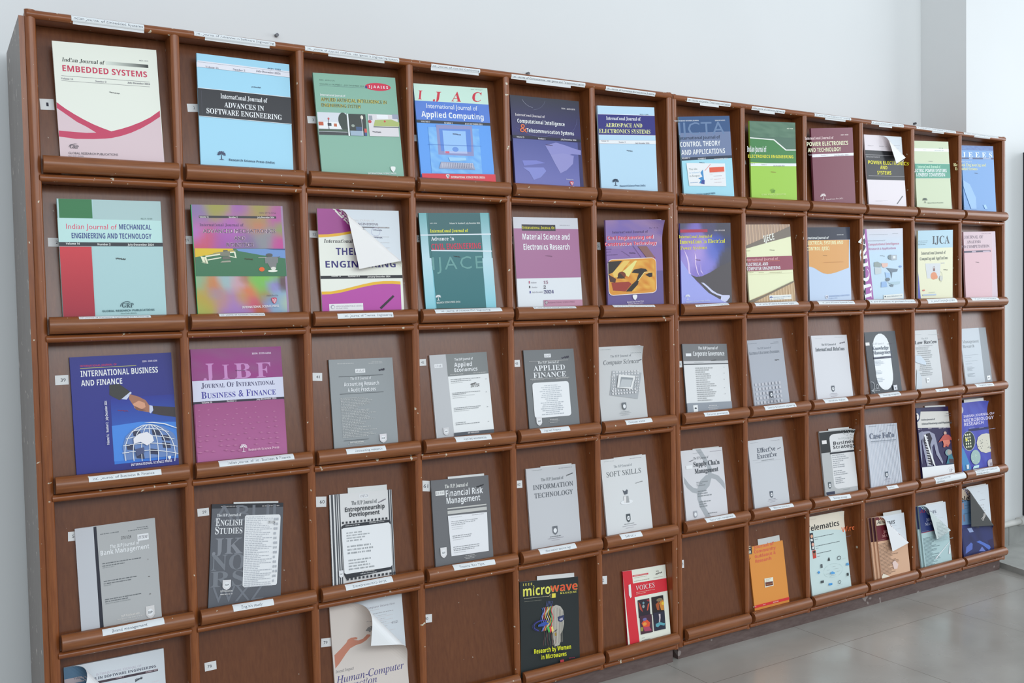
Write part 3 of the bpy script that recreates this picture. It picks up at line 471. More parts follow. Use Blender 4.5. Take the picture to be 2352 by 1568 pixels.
# ------------------------------------------------------------------ printed sheets
EPS = .00005
class Sheet:
    def __init__(self):
        self.t = []          # (three (u,v), three colours, layer)
        self.n = 0
    def tri(self, pts, cols, layer): self.t.append((pts, cols, layer))
    def poly(self, pts, c):
        self.n += 1
        if len(pts) == 4 or len(pts) == 3: idx = [(0, i, i + 1) for i in range(1, len(pts) - 1)] if self.convex(pts) else None
        else: idx = None
        if idx is None: idx = tessellate_polygon([[Vector((a, b, 0)) for a, b in pts]])
        for t in idx: self.tri([pts[i] for i in t], [c] * 3, self.n)
    @staticmethod
    def convex(p):
        s = 0
        for i in range(len(p)):
            a, b, c = p[i - 2], p[i - 1], p[i]
            z = (b[0] - a[0]) * (c[1] - b[1]) - (b[1] - a[1]) * (c[0] - b[0])
            if z * s < 0: return False
            if z: s = z
        return True
    def grid(self, nx, ny, u0, v0, u1, v1, cols):
        self.n += 1
        P = [[(u0 + (u1 - u0) * i / nx, v0 + (v1 - v0) * j / ny) for i in range(nx + 1)] for j in range(ny + 1)]
        C = lambda i, j: cols[j * (nx + 1) + i]
        for j in range(ny):
            for i in range(nx):
                self.tri([P[j][i], P[j][i + 1], P[j + 1][i + 1]], [C(i, j), C(i + 1, j), C(i + 1, j + 1)], self.n)
                self.tri([P[j][i], P[j + 1][i + 1], P[j + 1][i]], [C(i, j), C(i + 1, j + 1), C(i, j + 1)], self.n)
    def text(self, f, s, u, v, w, h, c, ang=0, gap=0):
        self.n += 1
        vs, ts = text_tris(f, s, u, v, w, h, ang, gap)
        for t in ts: self.tri([vs[i] for i in t], [c] * 3, self.n)
    def rect(self, u0, v0, u1, v1, c): self.poly([(u0, v0), (u1, v0), (u1, v1), (u0, v1)], c)
    def dashes(self, u0, v, u1, h, c, rnd):
        """a line of type too small to read: word-long bars with letter gaps"""
        h = max(h * .62, .0006); u = u0; self.n += 1
        while u < u1 - h * .4:
            w = min(rnd.uniform(1.6, 4.5) * h, u1 - u)
            k = max(1, int(w / (h * .75)))
            for i in range(k):
                a = u + w * i / k; b = a + w / k * rnd.uniform(.5, .8)
                p = [(a, v - h), (b, v - h), (b, v), (a, v)]
                self.tri(p[:3], [c] * 3, self.n); self.tri([p[0], p[2], p[3]], [c] * 3, self.n)
            u += w + h * .55
    def scribble(self, u0, v0, u1, v1, h, c, rnd):
        n = 9; pts = []
        for i in range(n * 2):
            t = i / (n * 2 - 1)
            pts.append((u0 + (u1 - u0) * t + rnd.uniform(-.1, .1) * h, v0 + (v1 - v0) * t + (h * .45 if i % 2 else -h * .45) * rnd.uniform(.35, 1.)))
        for a, b in zip(pts, pts[1:]):
            l = math.hypot(b[0] - a[0], b[1] - a[1]) or 1e-6; k = h * .09 / l
            nx, ny = -(b[1] - a[1]) * k, (b[0] - a[0]) * k
            self.poly([(a[0] + nx, a[1] + ny), (b[0] + nx, b[1] + ny), (b[0] - nx, b[1] - ny), (a[0] - nx, a[1] - ny)], c)
    def draw(self, art, seed):
        rnd = random.Random(seed)
        for it in art.split('~') if art else ():
            p = it.split('^'); k = p[0]; I = lambda a, b=None: [int(x) * 1e-4 for x in p[a:b]]
            if k == 'P':
                q = [int(x) * 1e-4 for x in p[2].split(',')]
                self.poly(list(zip(q[::2], q[1::2])), lin(p[1]))
            elif k in 'DA':
                a, b = lin(p[5]), lin(p[6]); n = 6
                mix = [[x + (y - x) * i / n for x, y in zip(a, b)] for i in range(n + 1)]
                if k == 'D': self.grid(1, n, *I(1, 5), [m for m in mix for _ in (0, 1)])
                else: self.grid(n, 1, *I(1, 5), mix * 2)
            elif k == 'N':          # blotchy print
                nx, ny = int(p[5]), int(p[6]); rn = random.Random(int(p[7])); a, b = lin(p[8]), lin(p[9]); cs = []
                for _ in range((nx + 1) * (ny + 1)):
                    f = rn.random(); cs.append([x + (y - x) * f for x, y in zip(a, b)])
                self.grid(nx, ny, *I(1, 5), cs)
            elif k == 'M':          # soft patches of colour melting into one another
                u0, v0, u1, v1 = I(1, 5); nx, ny = int(p[5]), int(p[6]); q = [int(x) for x in p[7].split(',')]
                sp = [(q[i] * 1e-4, q[i + 1] * 1e-4, q[i + 2] * 1e-4, lin(q[i + 3])) for i in range(0, len(q), 4)]; cs = []
                for jj in range(ny + 1):
                    for ii in range(nx + 1):
                        a, b = u0 + (u1 - u0) * ii / nx, v0 + (v1 - v0) * jj / ny
                        ws = [math.exp(-((a - x) ** 2 + (b - y) ** 2) / (r * r) * 1.2) + 1e-6 for x, y, r, c in sp]
                        tw = sum(ws); cs.append([sum(w * c[3][e] for w, c in zip(ws, sp)) / tw for e in range(3)])
                self.grid(nx, ny, u0, v0, u1, v1, cs)
            elif k == 'T':
                self.text(p[1], p[2], *I(3, 7), lin(p[7]), *(float(x) for x in p[8:10]))
            elif k == 'H': self.scribble(*I(1, 6), lin(p[6]), rnd)
            elif k == 'G': self.dashes(*I(1, 5), lin(p[5]), rnd)
            elif k == 'B':
                u0, v0, u1, v1 = I(1, 5); n = int(p[5]); c = lin(p[6]); ctr = p[7] == '1'
                for i in range(n):
                    f = rnd.uniform(.45, 1.) if n > 2 else .9
                    a = (u1 - u0) * (1 - f) / 2 if ctr else 0
                    dv = (v1 - v0) / n
                    self.dashes(u0 + a, v0 + dv * (i + .8), u0 + a + (u1 - u0) * f, dv * .8, c, rnd)

def split(t, L):
    out = []; st = [t]
    while st:
        P, C, n = st.pop()
        e = [(P[i][0] - P[i - 1][0]) ** 2 + (P[i][1] - P[i - 1][1]) ** 2 for i in range(3)]
        i = max(range(3), key=lambda q: e[q])
        if e[i] <= L * L: out.append((P, C, n)); continue
        a, b, c = i - 1, i, (i + 1) % 3
        m = ((P[a][0] + P[b][0]) / 2, (P[a][1] + P[b][1]) / 2)
        mc = [(x + y) / 2 for x, y in zip(C[a], C[b])]
        st.append(([P[a], m, P[c]], [C[a], mc, C[c]], n)); st.append(([m, P[b], P[c]], [mc, C[b], C[c]], n))
    return out

class Curl:
    """rolls the top right corner of a sheet of paper about a line a-b with radius R"""
    def __init__(self, kind, a, b, R):
        self.kind = kind; self.a = a; self.R = R
        d = (b[0] - a[0], b[1] - a[1]); l = math.hypot(*d); self.d = (d[0] / l, d[1] / l)
        n = (-self.d[1], self.d[0])
        if n[0] * 1 + n[1] * -1 < 0: n = (-n[0], -n[1])     # towards the top right corner (+u, -v)
        self.n = n; self.lim = math.pi if kind == 0 else 1.35
    def __call__(self, u, v, off):
        x, y = u - self.a[0], v - self.a[1]
        s = x * self.n[0] + y * self.n[1]
        if s <= 0: return u, v, off
        R = self.R; th = min(s / R, self.lim); rest = max(0, s - R * self.lim)
        pos = R * math.sin(th) + rest * math.cos(th); h = R * (1 - math.cos(th)) + rest * math.sin(th)
        pos -= math.sin(th) * off; h += math.cos(th) * off
        return u + (pos - s) * self.n[0], v + (pos - s) * self.n[1], h
    def unroll(self, u, v):
        """visible point on the turned-over back -> point of the sheet"""
        x, y = u - self.a[0], v - self.a[1]
        s = x * self.n[0] + y * self.n[1]
        k = math.pi * self.R - s
        return u + (k - s) * self.n[0], v + (k - s) * self.n[1]

def ink_mesh(name, verts, faces, cols, m, parent):
    me = bpy.data.meshes.new(name)
    me.from_pydata(verts, [], faces)
    at = me.color_attributes.new('ink', 'FLOAT_COLOR', 'POINT')
    at.data.foreach_set('color', [x for c in cols for x in (*c, 1.)])
    me.materials.append(m); me.update()
    o = bpy.data.objects.new(name, me); COL.objects.link(o)
    if parent: o.parent = parent
    return o

class Ink:
    def __init__(self): self.v = []; self.f = []; self.c = []
    def tris(self, tl, fn):
        for P, C, n in tl:
            A = (P[1][0] - P[0][0]) * (P[2][1] - P[0][1]) - (P[1][1] - P[0][1]) * (P[2][0] - P[0][0])
            if abs(A) < 1e-12: continue
            o = (0, 2, 1) if A > 0 else (0, 1, 2)      # v runs down the page
            b = len(self.v)
            for i in o: self.v.append(fn(P[i][0], P[i][1], n)); self.c.append(C[i])
            self.f.append((b, b + 1, b + 2))
    def quad(self, pts, c):
        b = len(self.v); self.v += pts; self.c += [c] * 4; self.f.append((b, b + 1, b + 2, b + 3))
    def box(self, x0, x1, y0, y1, z0, z1, c):
        v = [(x, y, z) for z in (z0, z1) for y in (y0, y1) for x in (x0, x1)]
        for f in ((0, 2, 3, 1), (4, 5, 7, 6), (0, 1, 5, 4), (2, 6, 7, 3), (0, 4, 6, 2), (1, 3, 7, 5)): self.quad([v[i] for i in f], c)

# ------------------------------------------------------------------ dimensions of the two racks
PITCH, T, ROW, Z1 = .30, .022, .35127, 1.46034
UX = (0., 1.82751); UY = (0., .00843); UZ = (0., -.00074)
FLOORZ = .0105
def cell(r, c):
    u = 0 if c <= 6 else 1; i = (c - 1) % 6
    return u, UX[u] + i * PITCH + T, UX[u] + (i + 1) * PITCH, Z1 - (r - 1) * ROW + UZ[u], UY[u]
SLOPE = .134
def panel_y(dz): return .0085 + SLOPE * (dz - .05)

def ell(n, a0, a1): return [math.radians(a0 + (a1 - a0) * i / n) for i in range(n + 1)]
# half-round lip in front of every compartment
LZ, LA, LB, LY = .0295, .019, .020, -.0085
def lip_y(dz):
    q = max(-1., min(1., (dz - LZ) / LA))
    return LY - LB * math.sqrt(1 - q * q)

def paper_strip(name, parent, off, x0, x1, ztl, ztr, zb, surf, text, f0, f1, flap=None):
    """a printed paper strip that follows a rounded wooden edge; surf(dz) gives the surface depth"""
    ink = Ink(); w = x1 - x0; h = ztl - zb; white = (.80, .82, .82)
    def put(u, v, n, lay):
        dz = ztl + (ztr - ztl) * u / w - v
        return (off[0] + x0 + u, off[1] + surf(dz) - .0004 - lay * .00008, off[2] + dz)
    sh = Sheet()
    def gridpart(u0, v0, u1, v1, c): sh.grid(max(2, int((u1 - u0) / .02)), 6, u0, v0, u1, v1, [c] * ((max(2, int((u1 - u0) / .02)) + 1) * 7))
    if flap and flap[1] > flap[0]: gridpart(flap[0] * w, h * .8, flap[1] * w, h + .0065, (.74, .75, .75))
    gridpart(0, 0, w, h, white)
    lines = text.split('|')
    for k, t in enumerate(lines):
        hh = h * (.42 if len(lines) == 1 else .24)
        vb = h * .68 if len(lines) == 1 else h * (.42 + .4 * k)
        wid = (f1 - f0) * w * (1 if k == 0 else .55)
        sh.text('S', t, f0 * w, vb, wid, hh, (.07, .08, .11))
    ink.tris(sh.t, lambda u, v, n: put(u, v, 0, n))
    # back of the paper, for thickness
    o = ink_mesh(name, ink.v, ink.f, ink.c, M_LABEL, parent)
    o['label'] = 'white paper title strip'
    return o

NUM_LABELS = [
(1, 1, 0.004, 0.1671, 0.0279, 0.0244, 0.051, '1', 0.55),
(1, 2, 0.0189, 0.1858, 0.0331, 0.0194, 0.073, '2', 0.5),
(1, 3, 0.0143, 0.1822, 0.0315, 0.0184, 0.049, '3', 0.5),
(1, 4, 0.0033, 0.1569, 0.0187, 0.0182, 0.051, '4', 0.2),
(1, 5, 0.0008, 0.1798, 0.0226, 0.0181, 0.078, '5', 0.2),
(1, 8, 0.0052, 0.1663, 0.0248, 0.0136, 0.064, '8', 0.2),
(2, 1, 0.0106, 0.2152, 0.0217, 0.0198, -0.001, '20', 0.93),
(2, 2, 0.0042, 0.2254, 0.0209, 0.0193, 0.021, '21', 0.2),
(2, 3, 0.015, 0.2463, 0.0227, 0.0183, -0.029, '22', 0.55),
(2, 4, 0.0129, 0.2404, 0.0201, 0.0191, 0.021, '23', 0.6),
(2, 5, 0.0152, 0.2436, 0.0192, 0.0225, 0.021, '24', 0.55),
(2, 6, 0.0131, 0.2322, 0.025, 0.0234, -0.031, '25', 0.55),
(3, 1, 0.0147, 0.2602, 0.0276, 0.0214, -0.004, '39', 0.6),
(3, 3, 0.0088, 0.2339, 0.0294, 0.0205, -0.071, '41', 0.62),
(3, 4, 0.0109, 0.2542, 0.0267, 0.0184, 0.006, '42', 0.6),
(3, 5, 0.0105, 0.2373, 0.0294, 0.0199, -0.008, '43', 0.6),
(3, 7, 0.0042, 0.2049, 0.0336, 0.021, -0.019, '45', 0.7),
(4, 1, 0.0291, 0.2565, 0.0228, 0.0207, -0.039, '58', 0.6),
(4, 2, 0.0151, 0.2714, 0.0273, 0.0184, -0.002, '59', 0.6),
(4, 3, 0.0124, 0.2646, 0.0296, 0.0266, -0.096, '60', 0.62),
(4, 4, 0.0151, 0.2719, 0.029, 0.0286, -0.154, '61', 0.55),
(4, 5, 0.0117, 0.2369, 0.0284, 0.0214, -0.048, '62', 0.6),
(5, 2, 0.0192, 0.2451, 0.0279, 0.0205, 0.009, '78', 0.42),
(5, 3, 0.0166, 0.2447, 0.0305, 0.0218, -0.101, '79', 0.38),
(5, 4, 0.0067, 0.2513, 0.0313, 0.0221, -0.087, '80', 0.45),
(5, 6, 0.0133, 0.2566, 0.0329, 0.0249, -0.106, '82', 0.45),
(5, 7, 0.0093, 0.253, 0.0322, 0.0254, -0.08, '83', 0.72),
]
LIP_LABELS = [
(2, 1, 0.0614, 0.2122, 0.0478, 0.0479, 0.0425, 'Intl. Journal of Mechanical Engineering and Technology', 0.01, 0.98),
(2, 2, 0.0665, 0.1761, 0.0486, 0.0481, 0.0419, 'Intl. Journal of Advanced Mechatronics', 0.04, 0.98),
(2, 3, 0.0606, 0.2142, 0.0413, 0.0417, 0.0283, 'Intl. Journal of Thermal Engineering', 0.11, 0.98),
(2, 4, 0.0386, 0.2479, 0.0495, 0.0511, 0.0393, 'Intl. Journal of Advance Civil Engineering', 0.08, 0.82),
(2, 5, 0.0557, 0.204, 0.0482, 0.0474, 0.0422, 'Intl. Journal of Material Science & Electronics Research', 0.01, 0.98),
(2, 6, 0.0423, 0.2032, 0.0496, 0.0476, 0.0431, 'Intl. Journal of Civil Engineering & Construction Technology', 0.01, 0.97),
(2, 7, 0.0508, 0.1993, 0.0437, 0.0476, 0.0366, 'Intl. Journal of Innovations in Electrical Power Systems', 0.04, 0.98),
(2, 8, 0.0177, 0.2264, 0.0481, 0.0501, 0.0367, 'Intl. Journal of Electrical & Computer Engnee', 0.08, 0.9),
(2, 9, 0.029, 0.2194, 0.0471, 0.0452, 0.035, 'Intl. Journal of Electrical Systems & Control', 0.1, 0.97),
(2, 10, -0.0056, 0.2691, 0.0492, 0.0465, 0.035, 'Intl. Journal of Computational Intelligence Research & Applications', 0.02, 0.99),
(2, 11, 0.046, 0.2331, 0.0456, 0.0483, 0.0279, 'Intl. Journal of Computing & Application', 0.1, 0.92),
(2, 12, 0.0337, 0.2193, 0.047, 0.0475, 0.0352, 'Intl. Journal of Analysis & Computation', 0.1, 0.9),
(3, 1, 0.0682, 0.2224, 0.0437, 0.0439, 0.0319, 'Intl. Journal of Business & Finance', 0.05, 0.9),
(3, 2, 0.0545, 0.2379, 0.0515, 0.0512, 0.0391, 'Indian Journal of Intl. Business & Finance', 0.11, 0.95),
(3, 3, 0.0756, 0.1844, 0.0455, 0.045, 0.0332, 'Accounting research', 0.21, 0.9),
(3, 4, 0.0926, 0.2044, 0.05, 0.0481, 0.0371, 'Applied economics', 0.21, 0.85),
(3, 5, 0.0699, 0.1718, 0.0468, 0.0461, 0.0349, 'Applied Finance', 0.1, 0.68),
(3, 6, 0.0808, 0.1838, 0.0455, 0.0463, 0.033, 'Computer science', 0.1, 0.72),
(3, 7, 0.0821, 0.1897, 0.0442, 0.0433, 0.0324, 'Corporate governances', 0.1, 0.95),
(3, 8, 0.0576, 0.21, 0.0455, 0.0464, 0.0321, 'Electrical & electronic engineering', 0.09, 0.95),
(3, 9, 0.0572, 0.181, 0.0491, 0.0486, 0.0356, 'International relations', 0.15, 0.88),
(3, 10, 0.0601, 0.1818, 0.0497, 0.0502, 0.0365, 'Knowledge management', 0.15, 0.95),
(3, 11, 0.0976, 0.1774, 0.0437, 0.0429, 0.0326, 'Law review', 0.2, 0.8),
(3, 12, 0.0632, 0.1838, 0.0503, 0.0478, 0.0378, 'Management research', 0.15, 0.9),
(4, 1, 0.085, 0.218, 0.0493, 0.0508, 0.0373, 'Brand management', 0.15, 0.72),
(4, 2, 0.0769, 0.1759, 0.0533, 0.0515, 0.0401, 'English study', 0.2, 0.72),
(4, 3, 0.064, 0.1955, 0.0519, 0.0525, 0.0396, 'Entrepreneurship devpt.', 0.15, 0.87),
(4, 4, 0.0775, 0.2079, 0.0585, 0.0551, 0.0458, 'Financial Risk Mgnt.', 0.14, 0.74),
(4, 5, 0.0591, 0.1879, 0.0581, 0.0575, 0.0454, 'Information technology', 0.14, 0.85),
(4, 6, 0.0557, 0.1379, 0.0571, 0.0559, 0.0443, 'Soft skills', 0.22, 0.68),
(4, 7, 0.086, 0.2162, 0.0549, 0.055, 0.0437, 'Supply chain management', 0.14, 0.92),
(4, 8, 0.0819, 0.1947, 0.0543, 0.0529, 0.0445, 'Effective executive', 0.15, 0.82),
(4, 9, 0.0823, 0.1916, 0.0473, 0.0435, 0.0334, 'Business strategy', 0.17, 0.82),
(4, 10, 0.1029, 0.1646, 0.046, 0.0456, 0.0352, 'Case folio', 0.12, 0.62),
(4, 11, 0.0915, 0.2906, 0.0485, 0.0503, 0.0247, 'INDIAN JOURNAL OF ANATOMY|AND PHYSIOLOGY', 0.04, 0.5),
(4, 12, 0.0589, 0.223, 0.0508, 0.0489, 0.0294, 'INDIAN JOURNAL OF MICROBIOLOGY|RESEARCH', 0.05, 0.92),
]
TOP_LABELS = [
(1, 0.07, 0.2214, 0.3585, 0.358, 0.3451, 'Indian Journal of Embedded Systems', 0.02, 1),
(2, 0.0322, 0.2254, 0.3579, 0.3569, 0.3468, 'Intl. Journal of Advances in Software Engineering', 0.13, 0.93),
(3, 0.0007, 0.2567, 0.3566, 0.3562, 0.3453, 'Intl. Journal of Applied Artificial Intelligence in Engineering System', 0.24, 0.84),
(4, 0.0508, 0.2014, 0.3525, 0.3542, 0.3423, 'Intl. Journal of Applied Computing', 0.0, 0.98),
(5, 0.003, 0.2598, 0.3527, 0.3541, 0.3398, 'Intl. Journal of Computational Intelligence and Telecommunication', 0.2, 0.8),
(6, 0.0358, 0.228, 0.3525, 0.3523, 0.3412, 'Intl. Journal of Aerospace & Electronics Systems', 0, 0),
(7, 0.039, 0.2297, 0.3523, 0.3527, 0.3407, 'Intl. Journal of Control Theory and Application', 0.3, 0.73),
(8, 0.0264, 0.1848, 0.3524, 0.3526, 0.341, 'Indian Journal of Electronics Engineering', 0.24, 0.7),
(9, 0.0326, 0.2258, 0.3559, 0.3574, 0.3447, 'Intl. Journal of Power Electronics and Technology', 0.3, 0.86),
(10, 0.0392, 0.2264, 0.3548, 0.3569, 0.3429, 'Intl. Journal of Power Electronics and Systems', 0.25, 0.65),
(11, 0.0026, 0.2525, 0.3598, 0.3606, 0.3491, 'Intl. Journal of Electric Power Systems & Energy Conversion', 0.4, 0.7),
(12, 0.0044, 0.2409, 0.3589, 0.3598, 0.3505, 'Intl. Journal of Electrical Engineering and Embedded Systems', 0.3, 0.76),
]

def rack(u, label):
    ox, oy, oz = UX[u], UY[u], UZ[u]
    base = (ox, oy, 0)
    root = empty('journal_rack', base, label=label, cat='display rack', group='pigeonhole display racks')
    D = .35; ztop = Z1 + .3597 + oz; W6 = 6 * PITCH + T
    nose = lambda x0, x1: [(x0, oy)] + [((x0 + x1) / 2 + (x1 - x0) / 2 * -math.cos(a), oy - .008 * math.sin(a)) for a in ell(8, 0, 180)[1:-1]] + [(x1, oy)]
    zb = .047 + oz
    for i in range(7):
        x0 = ox + i * PITCH; x1 = x0 + T
        b = MB(base)
        b.prism(nose(x0, x1), 'z', zb, ztop - (.0 if i in (0, 6) else .012))
        if i == 0: b.box(x0 - (.011 if u == 0 else 0), x1, oy + .0005, oy + D, zb, ztop - .014, mats=(0, 1, 0, 1, 1, 0))
        elif i == 6: b.box(x0, x1, oy, oy + D, zb, ztop - .002, mats=(0, 1, 0, 1, 0, 1))
        else: b.box(x0, x1, oy, oy + .16, zb, ztop - .012)
        b.build('side_panel' if i in (0, 6) else 'divider', [M_DIV, M_SIDE], root)
    # shelves with half-round front edges, and the top
    def edge(zc, a, d): return [(oy, zc - a)] + [(oy - d * math.sin(t), zc - a * math.cos(t)) for t in ell(8, 0, 180)[1:-1]] + [(oy, zc + a)]
    for k in range(5):
        z = Z1 - k * ROW + oz; b = MB(base)
        for i in range(6):
            x0 = ox + i * PITCH + T; x1 = x0 + PITCH - T
            b.prism(edge(z, .0085, .0105), 'x', x0 - .004, x1 + .004)
            b.box(x0, x1, oy, oy + .15, z - .0085, z + .0085)
        b.build('shelf', M_RAIL, root)
    b = MB(base); b.prism(edge(ztop - .0095, .0095, .0105), 'x', ox + .004, ox + W6 - .004)
    b.box(ox + .002, ox + W6 - .002, oy, oy + D, ztop - .019, ztop - .0005)
    top = b.build('top_rail', M_RAIL, root)
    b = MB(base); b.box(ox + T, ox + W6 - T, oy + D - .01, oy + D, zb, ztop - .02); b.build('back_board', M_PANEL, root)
    b = MB(base); b.box(ox + .012, ox + W6 - .012, oy + .012, oy + D, 0, zb); b.build('plinth', M_PLINTH, root)
    for r in range(1, 6):
        for i in range(6):
            c = 6 * u + i + 1
            _, xl, xr, Z, Y = cell(r, c)
            b = MB(base)
            za, zc = .009, (.342 if r > 1 else .340)
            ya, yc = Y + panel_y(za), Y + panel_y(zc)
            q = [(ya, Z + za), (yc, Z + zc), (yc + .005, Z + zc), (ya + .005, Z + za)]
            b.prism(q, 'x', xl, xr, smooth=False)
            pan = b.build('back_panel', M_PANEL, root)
            for n in NUM_LABELS:
                if n[0] == r and n[1] == c: number_label(n, pan, base)
            b = MB(base)
            pr = [(Y + LY, Z + LZ - LA)] + [(Y + LY - LB * math.sin(t), Z + LZ - LA * math.cos(t)) for t in ell(12, 0, 180)[1:-1]] + [(Y + LY, Z + LZ + LA)]
            b.prism(pr, 'x', xl + .0025, xr + .0075)
            lip = b.build('tray_lip', M_LIP, root)
            for n in LIP_LABELS:
                if n[0] == r and n[1] == c:
                    _, _, x0, x1, zl, zr, zbm, tx, f0, f1 = n
                    k = max(0, max(zl, zr) - .0478)
                    x0 = max(x0, .004)
                    paper_strip('paper_label', lip, (xl - ox, 0, Z), x0, x1, zl - k, zr - k, zbm - k, lip_y, tx, f0, f1)
    for n in TOP_LABELS:
        c, x0, x1, zl, zr, zbm, tx, f0, f1 = n
        if (c > 6) != bool(u): continue
        _, xl, xr, Z, Y = cell(1, c)
        zc = .3597 - .0095
        def surf(dz):
            q = (dz - zc) / .0095
            if q < -.75: return -.0070
            return -.0105 * math.sqrt(max(0, 1 - q * q))
        k = max(0, max(zl, zr) - .3580)
        paper_strip('paper_label', top, (xl - ox, 0, Z), x0, x1, zl - k, zr - k, max(zbm - k, zl - k - .0125), surf, tx, .02, .98, (f0, f1))
    return root

def number_label(n, pan, base):
    r, c, x, s, w, h, ang, txt, fx = n
    u, xl, xr, Z, Y = cell(r, c)
    al = math.atan(SLOPE); N = Vector((0, -math.cos(al), math.sin(al))); E = Vector((0, math.sin(al), math.cos(al)))
    P0 = Vector((xl, Y + panel_y(FLOORZ), Z + FLOORZ)) - Vector(base)
    sh = Sheet(); sh.rect(0, 0, w, h, (.80, .81, .80))
    tw = h * .24 * len(txt); th = h * .34
    sh.text('S', txt, fx * w - tw / 2, h * .5 + th / 2, tw if len(txt) > 1 else tw * .8, th, (.03, .03, .05))
    ca, sa = math.cos(ang), math.sin(ang)
    def put(a, b, k):
        px = x + a * ca + b * sa; ps = s + a * sa - b * ca
        return tuple(P0 + Vector((px, 0, 0)) + E * ps + N * (.0004 + k * .0001))
    # keep the part of the label that lies on the panel
    ink = Ink(); ink.tris(sh.t, put)
    o = ink_mesh('number_label', ink.v, ink.f, ink.c, M_LABEL, pan)
    o['label'] = 'small white paper number sticker'
    return o

